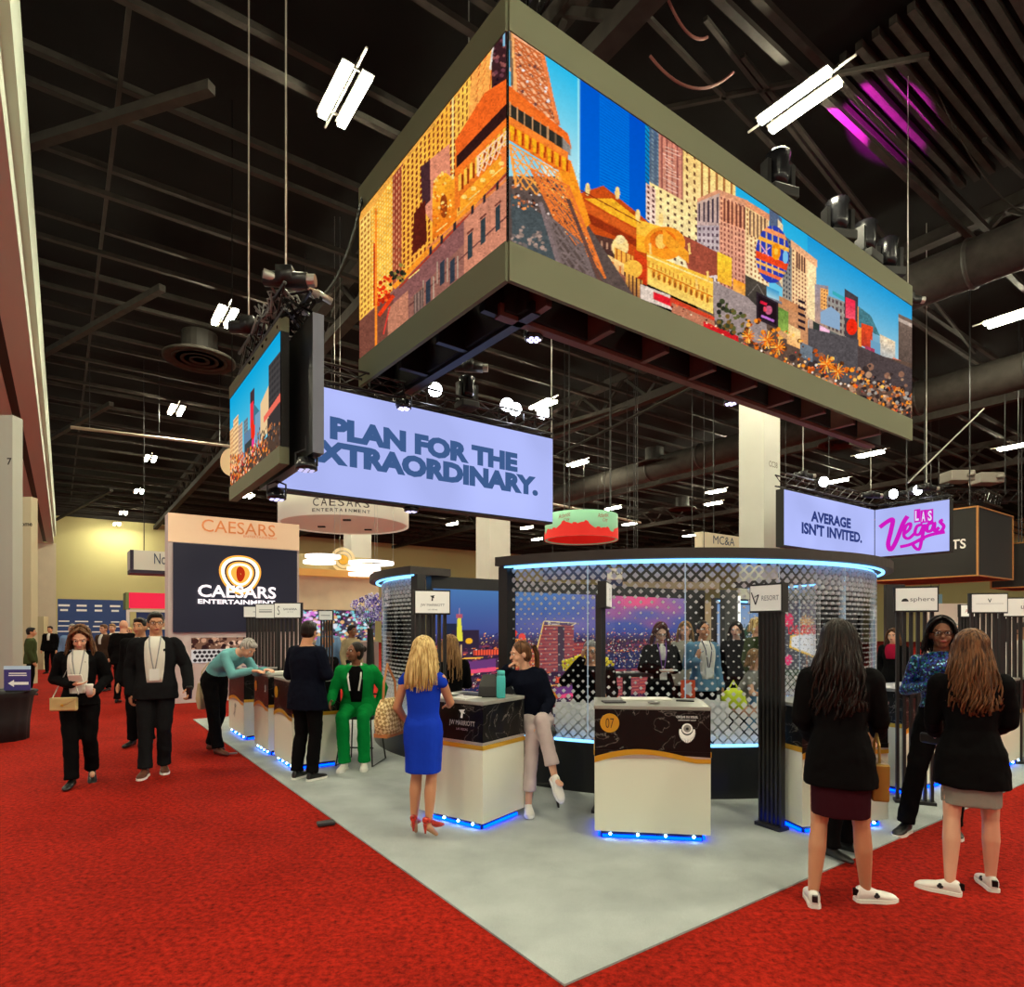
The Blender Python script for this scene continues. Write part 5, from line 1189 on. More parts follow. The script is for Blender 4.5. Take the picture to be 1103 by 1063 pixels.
# black hanging boxes
def black_box(label, px, Y, la, lb, z0, z1, txt=None):
    c = ptw(px, Y); t = thing('hanging_black_box', label, 'hanging sign', c, PHI)   # near vertical edge at c; local x along U, local y along V
    mb = MB(); mb.box((la/2, lb/2, (z0+z1)/2), (la, lb, z1-z0)); obj('box', mb, mat('box_black', (28, 26, 24), .5), t)
    mb = MB()
    for a, b in ((0, 0), (la, 0), (la, lb), (0, lb)):
        mb.box((a, b, (z0+z1)/2), (.05, .05, z1-z0+.02))
    for z in (z0, z1):
        mb.box((la/2, 0, z), (la, .05, .04)); mb.box((la/2, lb, z), (la, .05, .04)); mb.box((0, lb/2, z), (.05, lb, .04)); mb.box((la, lb/2, z), (.05, lb, .04))
    obj('gold_edging', mb, mat('copper_edging', (200, 140, 80), .4, .4), t)
    for a, b in ((.3, .3), (la-.3, lb-.3)):
        mb = MB(); mb.tube([(a, b, z1), (a, b, 12.2)], .02, 6); obj('hanger', mb, M_truss, t)
    if txt: text('lettering', txt, 1.25, .3, M_txtw, t, (-.03, lb*.27, z0+1.0), rot=(math.pi/2, 0, -math.pi/2), bold=.02)
    return t
zB = EYE+(HY-619.5)*19/F
black_box('big black hanging box edged in copper at the right, its lettering ending in RTS', 1053, 19, 3.1, 3.4, zB, zB+2.1, 'SPORTS')
black_box('second black hanging box cut off by the right edge of the picture', 1106, 21, 2.4, 1.0, EYE+(HY-632)*21/F, EYE+(HY-584)*21/F)
T = thing('projector_rig', 'tangle of truss and silver projectors above the big black hanging box', 'rigging', ptw(1060, 21), 0)
mb = MB(); zp = EYE+(HY-525)*21/F; truss(mb, (-2.6, 0, zp-.3), (2.2, 1.5, zp), .4, .5, .03); truss(mb, (-1, -1, zp-.5), (1.6, 1.6, zp-.2), .4, .5, .03); obj('truss', mb, M_truss, T)
for x, y in ((-.9, 0), (.3, .3)):
    mb = MB(); mb.box((x, y, zp+.35), (.8, .6, .35)); mb.cyl((x+.2, y-.38, zp+.3), .12, .1, 12); bevel(obj('projector', mb, mat('projector_grey', (140, 134, 124), .5), T), .03)
mb = MB(); mb.tube([(-2, 0, zp), (-2, 0, 10.3)], .02, 6); mb.tube([(1.5, 1, zp), (1.5, 1, 10.3)], .02, 6); obj('hanger', mb, M_truss, T)

# MC&A sign
T = thing('hanging_board_sign', 'cream hanging sign with dark blue serif letters beside the tall column', 'hanging sign', (0, 0, 0))
mp = ptw(756, 22); ml = along(mp, U, 800); z0m, z1m = EYE+(HY-594)*22/F, EYE+(HY-574)*22/F
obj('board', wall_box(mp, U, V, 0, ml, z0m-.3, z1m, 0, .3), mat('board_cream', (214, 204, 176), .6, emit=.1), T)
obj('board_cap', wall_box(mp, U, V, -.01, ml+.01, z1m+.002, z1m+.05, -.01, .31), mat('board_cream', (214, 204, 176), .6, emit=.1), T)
text_span('lettering', 'MC&A', mp, U, 768, 791, 582.5, .3, mat('text_navy', (40, 60, 90), .6), T, -V, yaw_u)
obj('hanger', wall_box(mp, U, V, .8, .83, z1m, 12.2, .1, .13), M_truss, T)
# NO sign
T = thing('hanging_board_sign', 'long white hanging sign with the letters No on the left side', 'hanging sign', (0, 0, 0))
npnt = ptw(140, 24); nl_ = along(npnt, U, 182); z0n, z1n = EYE+(HY-613)*24/F, EYE+(HY-592)*24/F
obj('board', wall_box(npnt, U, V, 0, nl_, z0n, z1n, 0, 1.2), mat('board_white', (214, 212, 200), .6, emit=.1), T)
obj('dark_edge', wall_box(npnt, U, V, .0, nl_, z0n-.14, z0n-.002, .02, 1.18), mat('edge_violet', (40, 28, 60), .5), T); obj('corner_stripe', wall_box(npnt, U, V, .0, .12, z0n, z1n, -.02, -.002), mat('edge_violet', (40, 28, 60), .5), T)
text_span('lettering', 'No', npnt, U, 166, 179, 602, .42, mat('text_navy', (40, 60, 90), .6), T, -V*2, yaw_u)
obj('hanger', wall_box(npnt, U, V, .5, .53, z1n, 12.2, .5, .53), M_truss, T)
# blue logo wall
T = thing('logo_wall', 'blue wall with rows of small white name marks at the far left', 'display wall')
lp = ptw(62, 31); ll = along(lp, U, 140); zl1 = EYE+(HY-645)*31/F
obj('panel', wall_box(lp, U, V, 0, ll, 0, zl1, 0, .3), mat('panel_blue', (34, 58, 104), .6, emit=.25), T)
for j, y in enumerate((652, 657, 669, 674, 680)):
    for i, x in enumerate((69, 88, 106, 124)):
        sa, zt_ = along(lp, U, x), 0; P = lp+U*sa; zc_ = EYE+(HY-y-i*.3)*P.y/F; w_ = random.uniform(.3, .6); mb = MB(); mb.box((0, 0, 0), (w_, .01, .10 if j < 2 else .06)); obj('name_mark', mb, M_txtw, T, loc=Vector((P.x, P.y, zc_))-V*.02, rz=yaw_u)
# red header booth
T = thing('header_booth', 'small booth with a bright red header panel left of the dark screen wall', 'booth')
rp = ptw(139, 27); rl_ = along(rp, U, 183); zy = lambda y: EYE+(HY-y)*27/F
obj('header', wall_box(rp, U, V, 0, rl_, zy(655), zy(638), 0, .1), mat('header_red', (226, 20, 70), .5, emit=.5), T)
obj('header_side', wall_box(rp, U, V, -.12, -.005, zy(656), zy(638), 0, 1.5), mat('header_green', (130, 150, 90), .6), T)
obj('frame_beam', wall_box(rp, U, V, -.1, rl_, zy(659), zy(656.5), -.02, .12), M_white, T); obj('frame_post', wall_box(rp, U, V, -.1, .02, 0, zy(659), -.02, .1), M_white, T)
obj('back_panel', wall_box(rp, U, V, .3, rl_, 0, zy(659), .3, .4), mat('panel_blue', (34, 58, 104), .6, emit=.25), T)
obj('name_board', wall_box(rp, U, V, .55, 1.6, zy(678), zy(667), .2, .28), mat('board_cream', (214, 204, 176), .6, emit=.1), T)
# left edge panels
def flat_panel(nm, label, px0, px1, Y, z1, m, txt=None, th=.25, z0=0):
    a = ptw(px0, Y); t = thing(nm, label, 'panel', a, 0)
    w_ = (px1-px0)/F*Y; mb = MB(); mb.box((w_/2, th/2, (z0+z1)/2), (w_, th, z1-z0)); obj('panel', mb, m, t)
    if txt: text('lettering', txt[0], txt[1], None, M_txtd, t, (txt[2], -.006, txt[3]), bold=.02)
    if z0 > 0:
        for x_ in (.15, .85):
            mb = MB(); mb.tube([(w_*x_, th/2, z1), (w_*x_, th/2, 12.2)], .012, 6); obj('hanger', mb, M_truss, t)
    return t
flat_panel('partition_screen', 'tall grey-white panel at the left edge marked with a 7', -30, 13.5, 12, EYE+(HY-447)*12/F, mat('panel_pale', (176, 178, 168), .6), ('7', .09, .72, EYE+(HY-497)*12/F))
flat_panel('partition_screen', 'beige panel with small dark lettering just behind the left edge panel', 8, 33.5, 18, EYE+(HY-535)*18/F, mat('panel_beige', (190, 180, 150), .6), ('come', .4, .52, EYE+(HY-565)*18/F))
flat_panel('partition_screen', 'low cream partition at the far left behind the walking woman', 31, 47, 24, EYE+(HY-664)*24/F, mat('panel_cream', (206, 196, 156), .7))
flat_panel('exhibit_stand', 'low dark booth opening under a cream valance at the far left', -20, 22, 22, EYE+(HY-672)*22/F, mat('panel_brown', (120, 108, 84), .7))
# draped table + poster
T = thing('draped_table', 'round table under a black floor-length cloth at the left edge', 'table', floor_pt(0, 797))
mb = MB(); R_ = .42; rings = []
for z, r in ((0, .33), (.3, .34), (.62, .38), (.70, .45), (.715, .44)):
    rings.append([(r*(1+(.035*math.sin(k*1.57) if z < .68 else 0))*math.cos(k*math.pi/24), r*(1+(.035*math.sin(k*1.57) if z < .68 else 0))*math.sin(k*math.pi/24), z) for k in range(48)])
mb.loft(rings); obj('table_cloth', mb, mat('cloth_black', (24, 22, 24), .8), T, True)
T = thing('poster_sign', 'small purple poster with a white arrow pointing left on the draped table', 'sign', floor_pt(0, 797)+Vector((.18, -.12, .716)), .06)
mb = MB(); mb.box((.16, 0, .17), (.36, .014, .30)); obj('board', mb, mat('poster_purple', (52, 44, 104), .5, emit=.25), T)
mb = MB(); mb.box((.16, -.002, .345), (.36, .018, .05)); obj('header_strip', mb, mat('poster_pale', (170, 196, 214), .5, emit=.2), T)
mb = MB(); mb.loft([[(x, y, z) for x, z in ((.04, .12), (.12, .17), (.12, .14), (.32, .14), (.32, .10), (.12, .10), (.12, .07))] for y in (-.012, -.008)]); obj('arrow', mb, M_txtw, T)
mb = MB(); mb.box((.17, -.0085, .265), (.24, .003, .014)); obj('printed_line', mb, M_txtw, T); mb = MB(); mb.box((.17, -.0085, .235), (.25, .003, .014)); obj('printed_line', mb, M_txtw, T)
mb = MB(); mb.box((.16, .05, .01), (.3, .14, .02)); obj('foot', mb, M_black, T)

# marble food-court-like booth behind the left row
T = thing('marble_booth', 'cream booth wall with a gold ledge and a pale round emblem behind the left row', 'booth')
mp = ptw(300, 21); ml = along(mp, U, 408)
zy = lambda y, Y=21.5: EYE+(HY-y)*Y/F
def vein():
    m = mat('cream_marble', (220, 204, 170), .4, emit=.08, vary=(1.2, .12)); return m
obj('upper_wall', wall_box(mp, U, V, 0, ml, zy(656), zy(618), 0, .3), vein(), T)
obj('gold_ledge', wall_box(mp, U, V, 0, ml, zy(621)+.02, zy(613), -.35, .3), mat('ledge_gold', (226, 170, 90), .5, emit=.2), T)
obj('lower_wall', wall_box(mp, U, V, 0, ml, 0, 1.1, .0, .3), mat('booth_grey', (150, 140, 140), .6), T)
obj('fascia', wall_box(mp, U, V, .2, ml-.2, zy(613), zy(596), .1, .3), mat('hall_cream', (206, 194, 150), .8), T)
s_ = along(mp, U, 369); cc = mp+U*s_-V*.02; zc = zy(603, cc.y)
for r0, r1, m, off in ((.34, .44, mat('emblem_pale', (226, 206, 160), .4, emit=.3), .02), (.2, .3, mat('emblem_pale', (226, 206, 160), .4, emit=.3), .03), (.02, .17, mat('emblem_gold', (226, 170, 60), .35, .4, emit=.3), .04)):
    n = 32; rings = []
    for i in range(n+1):
        a = 2*math.pi*i/n; ring = []
        for r, o_ in ((r0, 0), (r1, 0), (r1, .03), (r0, .03)):
            p = cc+U*(r*math.cos(a))-V*(o_+off); ring.append(Vector((p.x, p.y, zc+r*math.sin(a))))
        rings.append(ring)
    mb = MB(); mb.loft(rings, False); obj('emblem_ring', mb, m, T)
def paint_bar():
    c = Canvas(0, 0, 160, 70, 2); c.strip(0, 160, 0, 0, 70, 70, (70, 50, 64), (110, 100, 110))
    c.specks([(0, 2), (160, 2), (160, 68), (0, 68)], 420, [(120, 210, 220), (230, 230, 240), (210, 90, 180), (60, 60, 90), (40, 34, 40), (230, 180, 120), (150, 220, 230)], (1, 4.5)); c.specks([(20, 5), (60, 5), (60, 30), (20, 30)], 40, [(220, 120, 220), (240, 200, 240)], (1.5, 4)); return c
panel_pic('bottle_display', mp+U*.15, U, -V, ml-.3, 1.15, zy(656)-.02, paint_bar(), 160, 70, T, 120, 50)
for x, y, r, lb in ((348, 601, .42, 'white oval ring lamp left of the pale round emblem'), (344, 607, .38, 'lower white oval ring lamp left of the pale round emblem'), (400, 608, .55, 'white oval ring lamp right of the pale round emblem, topmost'), (392, 614, .4, 'white oval ring lamp right of the emblem, middle one'), (390, 620, .32, 'smallest and lowest white ring lamp right of the emblem')):
    t = thing('ring_pendant_lamp', lb, 'pendant lamp', at(x, y, 16), random.random(), 'white ring lamps over the cream booth')
    mb = MB(); rings = []
    for i in range(33):
        a = 2*math.pi*i/32; rings.append([(q*math.cos(a), q*math.sin(a), z) for q, z in ((r-.04, 0), (r+.02, 0), (r+.02, .07), (r-.04, .07))])
    mb.loft(rings, False); obj('light_ring', mb, emat('ring_lamp', (250, 246, 240), 2.5), t)
    mb = MB(); mb.tube([(r, 0, .05), (r, 0, 12.2-at(x, y, 16).z)], .004, 5); obj('wire', mb, M_chain, t)
# misc right hand background: dark booth + panels seen under the black boxes
flat_panel('partition_screen', 'black booth panel between the glass booth and the sphere post', 955, 975, 12.5, 2.5, M_post, th=.1)
flat_panel('partition_screen', 'pale booth wall behind the woman in sequins', 1000, 1110, 20, EYE+(HY-650)*20/F, mat('panel_pale2', (214, 206, 196), .6))
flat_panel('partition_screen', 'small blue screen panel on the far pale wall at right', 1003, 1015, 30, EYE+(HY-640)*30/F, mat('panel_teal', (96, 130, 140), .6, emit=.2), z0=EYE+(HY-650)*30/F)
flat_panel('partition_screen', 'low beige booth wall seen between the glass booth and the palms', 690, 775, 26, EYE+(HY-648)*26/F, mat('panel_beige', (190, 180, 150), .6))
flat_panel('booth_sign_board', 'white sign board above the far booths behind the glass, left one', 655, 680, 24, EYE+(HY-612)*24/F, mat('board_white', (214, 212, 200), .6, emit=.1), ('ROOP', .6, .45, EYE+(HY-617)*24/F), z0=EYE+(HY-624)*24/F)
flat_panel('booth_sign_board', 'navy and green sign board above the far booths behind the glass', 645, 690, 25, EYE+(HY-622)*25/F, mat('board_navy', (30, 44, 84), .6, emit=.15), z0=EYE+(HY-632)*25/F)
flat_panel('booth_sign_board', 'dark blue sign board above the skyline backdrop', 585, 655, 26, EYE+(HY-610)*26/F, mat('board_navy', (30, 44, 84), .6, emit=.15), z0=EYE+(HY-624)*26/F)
flat_panel('exhibit_stand', 'black booth header behind the upper glass of the round booth', 672, 760, 20, EYE+(HY-602)*20/F, mat('panel_dark', (34, 32, 32), .6), z0=EYE+(HY-626)*20/F)
flat_panel('exhibit_stand', 'black booth header behind the glass at right', 838, 905, 20, EYE+(HY-603)*20/F, mat('panel_dark', (34, 32, 32), .6), z0=EYE+(HY-634)*20/F)
flat_panel('exhibit_stand', 'pale crossbar wall under the far black header', 672, 775, 21, EYE+(HY-626)*21/F, mat('panel_beige', (190, 180, 150), .6), z0=EYE+(HY-634)*21/F)
# ------------------------------------------------------------------ PEOPLE
def cloth(name, col, rough=.9, bump=.35, scale=9, **k): return mat('wear_'+name, col, rough, spec=.06, bump=(scale, bump), **k)
def skin(name, col): return mat('skin_'+name, col, .5, spec=.35)
SK = dict(light=skin('light', (222, 168, 138)), tan=skin('tan', (200, 142, 106)), brown=skin('brown', (128, 80, 56)), pink=skin('pink', (226, 176, 152)))
M_eye = mat('eye_white', (225, 220, 215), .3); M_iris = mat('eye_dark', (30, 22, 18), .2); M_lip = mat('lips', (176, 84, 76), .5)
def hairmat(name, a, b, rough=.42):
    m = mat('hair_'+name, a, rough, spec=.22); nt = m.node_tree; p = nt.nodes['Principled BSDF']; tc = nt.nodes.new('ShaderNodeTexCoord'); mp = nt.nodes.new('ShaderNodeMapping'); mp.inputs['Scale'].default_value = (70, 70, 5)
    n = nt.nodes.new('ShaderNodeTexNoise'); n.inputs['Scale'].default_value = 1; n.inputs['Detail'].default_value = 3; cr = nt.nodes.new('ShaderNodeValToRGB'); e = cr.color_ramp.elements
    e[0].position = .35; e[0].color = (*s2l(a), 1); e[1].position = .65; e[1].color = (*s2l(b), 1); nt.links.new(tc.outputs['Object'], mp.inputs[0]); nt.links.new(mp.outputs[0], n.inputs[0]); nt.links.new(n.outputs['Fac'], cr.inputs[0]); nt.links.new(cr.outputs[0], p.inputs['Base Color'])
    bp = nt.nodes.new('ShaderNodeBump'); bp.inputs['Strength'].default_value = .6; bp.inputs['Distance'].default_value = .01; nt.links.new(n.outputs['Fac'], bp.inputs['Height']); nt.links.new(bp.outputs[0], p.inputs['Normal'])
    return m
H = dict(dark=hairmat('dark', (15, 11, 10), (42, 29, 23)), brown=hairmat('brown', (58, 36, 22), (128, 86, 54)), blonde=hairmat('blonde', (170, 128, 70), (240, 214, 150)), grey=hairmat('grey', (120, 116, 110), (196, 190, 182)), black=hairmat('black', (12, 10, 10), (36, 30, 28)), auburn=hairmat('auburn', (60, 24, 20), (110, 50, 40)), lbrown=hairmat('lbrown', (120, 84, 54), (176, 136, 90)))

def remesh(o, vox, smooth=2):
    m = o.modifiers.new('surface', 'REMESH'); m.mode = 'VOXEL'; m.voxel_size = vox; m.use_smooth_shade = True
    if smooth: s = o.modifiers.new('smooth', 'SMOOTH'); s.iterations = smooth; s.factor = .5
    return o
TXW = bpy.data.textures.new('folds', 'CLOUDS'); TXW.noise_scale = .11; TXW.noise_depth = 2
def folds(o, s=.016):
    m = o.modifiers.new('folds', 'DISPLACE'); m.texture = TXW; m.strength = s; m.mid_level = .5; m.texture_coords = 'LOCAL'; return o
def V3(*a): return Vector(a)
def hand(mb, wr, d, pn, s, curl, side, fingers=True):
    d = d.normalized(); pn = (pn-d*pn.dot(d)); pn = pn.normalized() if pn.length > 1e-3 else d.orthogonal().normalized(); lat = d.cross(pn).normalized()*side
    rings = []
    for t, w_, th in ((-.01, .022, .019), (.02, .030, .019), (.055, .039, .017), (.085, .040, .014), (.095, .036, .011)):
        c = wr+d*t*s; rings.append([c+lat*w_*s*math.cos(2*math.pi*k/14)+pn*th*s*math.sin(2*math.pi*k/14) for k in range(14)])
    mb.loft(rings)
    if not fingers:
        mb.cap(wr+d*.08*s, wr+(d*.14+pn*.03*curl)*s, .026*s, .016*s); return
    for i, (o_, ln, r) in enumerate(((.029, .068, .0092), (.010, .076, .0095), (-.010, .071, .0092), (-.029, .056, .0082))):
        p = wr+(d*.088+lat*o_)*s; a = 0; dd = d
        for k, f in enumerate((.45, .32, .23)):
            a += curl*(.5, 1.0, .8)[k]*(1+.12*i); dd = (d*math.cos(a)+pn*math.sin(a)+lat*o_*2.2).normalized(); q = p+dd*ln*f*s; mb.cap(p, q, r*s*(1-.1*k), r*s*(.92-.1*k), 8); p = q
    p = wr+(d*.022+lat*.026)*s; q = p+(d*.55+lat*.6+pn*.35).normalized()*.042*s; mb.cap(p, q, .013*s, .0105*s, 8); r_ = q+(d*.8+lat*.2+pn*(.3+.4*curl)).normalized()*.034*s; mb.cap(q, r_, .0105*s, .009*s, 8)

DEF = dict(pel=(0, 0, .93), waist=(0, 0, 1.08), chest=(0, 0, 1.30), nb=(0, .015, 1.46), head=(0, -.015, 1.59),
    shR=(-.175, .01, 1.40), shL=(.175, .01, 1.40), elR=(-.225, .04, 1.12), elL=(.225, .04, 1.12), wrR=(-.235, -.06, .87), wrL=(.235, -.06, .87),
    hiR=(-.09, 0, .90), hiL=(.09, 0, .90), knR=(-.10, -.02, .49), knL=(.10, -.02, .49), anR=(-.11, .03, .085), anL=(.11, .03, .085),
    tR=(-.15, -1, 0), tL=(.15, -1, 0), look=(0, -1, 0), curl=.35, pnR=(.9, .3, 0), pnL=(-.9, .3, 0))
def person(label, loc, yaw, h=1.7, sk='light', pose=None, top=None, bottom=None, shoes=None, hair=None, fem=False, vox=.0075, face=True, wide=1.0, sleeve=1.0, skirt=None, jhem=.80, coat=None, open_front=None, heel=0, group=None, sole=None, legbare=False, fingers=True, toprough=None, lanyard=None, glasses=False, collar=None, legw=1.0, jw=1.0, extra_hem=0):
    J = dict(DEF); J.update(pose or {}); k = h/1.7
    J = {n: (Vector(v)*k if not isinstance(v, (int, float)) and n not in ('look', 'tR', 'tL', 'pnR', 'pnL') else v) for n, v in J.items()}
    for n in ('shR', 'shL'): J[n] = Vector((J[n].x, J[n].y, J[n].z)) - (J['nb']-J['chest']).normalized()*.03*k; J[n] = J['nb'].lerp(J[n], 1.0 if not fem else .95)
    t = thing('person', label, 'person', loc, yaw, group)
    spz = [.93, 1.08, 1.30, 1.46]; spp = [J['pel'], J['waist'], J['chest'], J['nb']]
    latH = (J['hiL']-J['hiR']).normalized(); latS = (J['shL']-J['shR']).normalized()
    def spine(z):
        i = 0
        while i < 2 and z > spz[i+1]: i += 1
        f = (z-spz[i])/(spz[i+1]-spz[i]); p = spp[i].lerp(spp[i+1], f) if 0 <= f <= 1 else spp[i]+(spp[i+1]-spp[i])*f
        tg = (spp[min(i+1, 3)]-spp[i]).normalized(); g = max(0, min(1, (z-.93)/.45)); lat = latH.lerp(latS, g); lat = (lat-tg*lat.dot(tg)).normalized(); return p, lat, lat.cross(tg)*-1
    def ring(z, rx, ry, dy=0, n=22, p=2.4, drop=None):
        c, lat, fw = spine(z); out = []
        for j in range(n):
            a = 2*math.pi*j/n; ca, sa = math.cos(a), math.sin(a)
            out.append(c+fw*dy*k+lat*rx*k*math.copysign(abs(ca)**(2/p), ca)+fw*ry*k*math.copysign(abs(sa)**(2/p), sa))
        return out
    sw = .93 if fem else 1.06; sw *= wide
    R_ = {n: J[n] for n in J}
    # --- head
    look = Vector(J['look']).normalized(); up = (J['head']-J['nb']).normalized()*.35+Vector((0, 0, .65)); yv = -look; xv = yv.cross(up).normalized(); zv = xv.cross(yv).normalized()
    Rm = Matrix((xv, yv, zv)).transposed(); hc = J['head']; hp = lambda x, y, z: hc+Rm @ (Vector((x, y, z))*k)
    mb = MB()
    mb.ell(hc+Rm @ Vector((0, .012, .028))*k, Vector((.074, .093, .092))*k, Rm, 20, 14); mb.ell(hc+Rm @ Vector((0, -.018, -.022))*k, Vector((.060, .070, .085))*k, Rm, 18, 12)
    mb.ell(hp(0, -.045, -.082), Vector((.034, .034, .026))*k, Rm); mb.cap(hp(0, -.086, .012), hp(0, -.105, -.022), .009*k, .0135*k, 8)
    for s in (-1, 1):
        mb.ell(hp(s*.076, .012, -.01), Vector((.010, .020, .032))*k, Rm, 10, 8); mb.ell(hp(s*.035, -.062, -.03), Vector((.024, .022, .026))*k, Rm, 10, 8); mb.cap(hp(s*.016, -.086, .03), hp(s*.045, -.076, .034), .011*k, .009*k, 8)
    mb.cap(hp(-.013, -.088, -.052), hp(.013, -.088, -.052), .0095*k, .0095*k, 8)
    mb.cap(J['nb']-(J['head']-J['nb'])*.25, hp(0, .015, -.05), (.056 if fem else .064)*k, (.048 if fem else .056)*k, 16)
    # --- torso
    mb.loft([ring(z, rx*sw, ry*(1 if z < 1.2 else sw)) for z, rx, ry in ((.83, .10, .08), (.90, .155, .10), (.96, .155, .10), (1.08, .122, .088), (1.2, .135, .098), (1.32, .155, .105), (1.40, .15, .08), (1.45, .075, .055))])
    for s in ('R', 'L'):
        sd = -1 if s == 'R' else 1
        mb.cap(J['sh'+s], J['el'+s], (.046 if fem else .054)*k, .036*k); mb.cap(J['el'+s], J['wr'+s], .038*k, .025*k)
        d = (J['wr'+s]-J['el'+s]).normalized(); hd = Vector(J.get('hd'+s, d)); hand(mb, J['wr'+s], hd, Vector(J['pn'+s]), k*(.95 if fem else 1.05), J.get('curl'+s, J['curl']), 1 if s == 'R' else -1, fingers)
        mb.cap(J['hi'+s], J['kn'+s], .078*k, .050*k); kn, an = J['kn'+s], J['an'+s]; dn = (an-kn); bk = Vector((0, .012, 0))*k
        mb.cap(kn, kn+dn*.35+bk, .048*k, .052*k); mb.cap(kn+dn*.35+bk, an, .052*k, .031*k)
        td = Vector(J['t'+s]).normalized(); mb.cap(an-td*.01*k-V3(0, 0, .04+heel*.0)*k, an+td*(.13 if not heel else .10)*k-V3(0, 0, .055+heel)*k, .032*k, (.024 if not heel else .018)*k)
    remesh(obj('body', mb, SK[sk], t, True), vox, 2)
    # --- face
    if face:
        for s in (-1, 1):
            m2 = MB(); m2.ell(hp(s*.031, -.0775, .012), Vector((.0155, .009, .0085))*k, Rm, 12, 8); e = obj('eye', m2, M_eye, t, True)
            m2 = MB(); m2.ell(hp(s*.031, -.0845, .012), Vector((.0075, .004, .0080))*k, Rm, 10, 6); obj('iris', m2, M_iris, e, True)
            m2 = MB(); m2.cap(hp(s*.017, -.088, .034), hp(s*.048, -.079, .036), .0048*k, .0035*k, 6); obj('eyebrow', m2, M_iris, t, True)
        m2 = MB(); m2.ell(hp(0, -.0955, -.052), Vector((.023, .006, .008))*k, Rm, 12, 8); obj('lips', m2, M_lip, t, True)
    if glasses:
        m2 = MB()
        for s in (-1, 1):
            m2.tube([hp(s*.033+.024*math.cos(a*.5236), -.096, .010+.019*math.sin(a*.5236)) for a in range(13)], .0022*k, 6, False); m2.tube([hp(s*.056, -.094, .016), hp(s*.078, .0, .012)], .003*k, 6)
        m2.tube([hp(-.01, -.096, .016), hp(.01, -.096, .016)], .003*k, 6); obj('glasses', m2, M_iris, t)
    # --- legs
    if bottom:
        mb = MB(); W = legw
        mb.loft([ring(z, rx*sw*(.97 if fem else 1), ry) for z, rx, ry in ((.80, .12, .095), (.88, .172, .122), (.95, .170, .118), (1.06, .142, .104))])
        for s in ('R', 'L'):
            kn, an = J['kn'+s], J['an'+s]; en = an if not legbare else kn.lerp(an, .82)
            mb.cap(J['hi'+s]-V3(0, 0, .0), kn, .094*k*W, .070*k*W, 14)
            d = (en-kn).normalized(); rr = []
            for f, r in ((0, .068), (.35, .068), (.8, .064), (1, .068)):
                c = kn.lerp(en, f)+V3(0, .008*math.sin(f*3), 0); x = d.cross(V3(0, 1, 0)); x = (x if x.length > .1 else d.cross(V3(1, 0, 0))).normalized(); y = d.cross(x); rr.append([c+(x*math.cos(2*math.pi*j/14)+y*math.sin(2*math.pi*j/14))*r*k*W for j in range(14)])
            mb.loft(rr)
        folds(remesh(obj('trousers', mb, bottom, t, True), vox*1.5, 2), .022)
    if skirt:
        m_, z0, w0 = skirt; mb = MB(); cH = J['pel']; zs_ = [(1.05, .138, .10), (.95, .172, .125), (.86, .180, .132)]
        mb.loft([ring(z, rx*sw*1.02, ry) for z, rx, ry in zs_]+[ring(z0+(.86-z0)*.5, .180*sw*(1+w0)/2, .135), ring(z0, .178*sw*w0, .135)]); folds(remesh(obj('skirt', mb, m_, t, True), vox*1.3, 2), .010)
    if shoes:
        for s in ('R', 'L'):
            an = J['an'+s]; td = Vector(J['t'+s]); td.z = J.get('tz'+s, 0); td.normalize(); lt = td.cross(V3(0, 0, 1)).normalized(); upv = lt.cross(td)
            g = an-V3(0, 0, .085)*k; mb = MB(); rr = []
            for x, w_, ht in ((-.062, .022, .05), (-.05, .032, .085), (-.02, .035, .095), (.03, .036, .082), (.08, .044, .058), (.13, .046, .048), (.17, .036, .036), (.19, .018, .024)):
                ht = min(ht, .06) if heel else ht; hh = heel*max(0, min(1, (.10-x)/.13)); c = g+td*x*k+upv*(hh+.008)*k
                rr.append([c+lt*w_*k*math.cos(a)+upv*(ht/2+ht/2*math.sin(a))*k for a in [2*math.pi*j/12 for j in range(12)]])
            mb.loft(rr); sh = remesh(obj('shoe', mb, shoes, t, True), vox*.8, 2)
            if sole and not heel:
                mb = MB(); P = [(-.066, .022), (-.05, .036), (.03, .038), (.10, .049), (.16, .040), (.196, .016)]; q = [g+td*x*k+lt*w_*k for x, w_ in P]+[g+td*x*k-lt*w_*k for x, w_ in reversed(P)]; mb.loft([q, [p+upv*.022*k for p in q]]); obj('sole', mb, sole, sh)
            if heel:
                mb = MB(); mb.tube([g+td*-.045*k, g+td*-.05*k+upv*(heel+.01)*k], [.007*k, .018*k], 8); obj('heel', mb, shoes, sh)
    # --- top
    def upper(nm, m_, hem, infl, slv, hemw, arms=True, shoulder=0):
        mb = MB(); B = [(hem, .175+hemw, .125+hemw*.6), (.93, .170+hemw*.6, .125+hemw*.3)] if hem < .9 else [(hem, .150+hemw, .108)]
        B += [(1.08, .134 if fem else .150, .106), (1.2, .146 if fem else .160, .116), (1.32, .162, .118 if not fem else .124), (1.395, .160, .092), (1.45, .086, .066)]
        B = [b for b in B if b[0] >= hem]; mb.loft([ring(z, (rx+infl)*sw, ry+infl) for z, rx, ry in B])
        if arms:
            for s in ('R', 'L'):
                el, wr = J['el'+s], J['wr'+s]; r = (.050 if fem else .058)+infl*.8
                if slv <= .5: mb.cap(J['sh'+s], J['sh'+s].lerp(el, slv*2), (r+.004)*k, (r)*k)
                else: mb.cap(J['sh'+s], el, (r+.004+shoulder)*k, (r-.006)*k); mb.cap(el, el.lerp(wr, min(.97, (slv-.5)*2)), (r-.006)*k, (r-.014)*k)
        return folds(remesh(obj(nm, mb, m_, t, True), vox*1.4, 2), .020)
    if top: upper('shirt', top, 1.0 if bottom or skirt else .9, .002, sleeve if not coat else .4, .0)
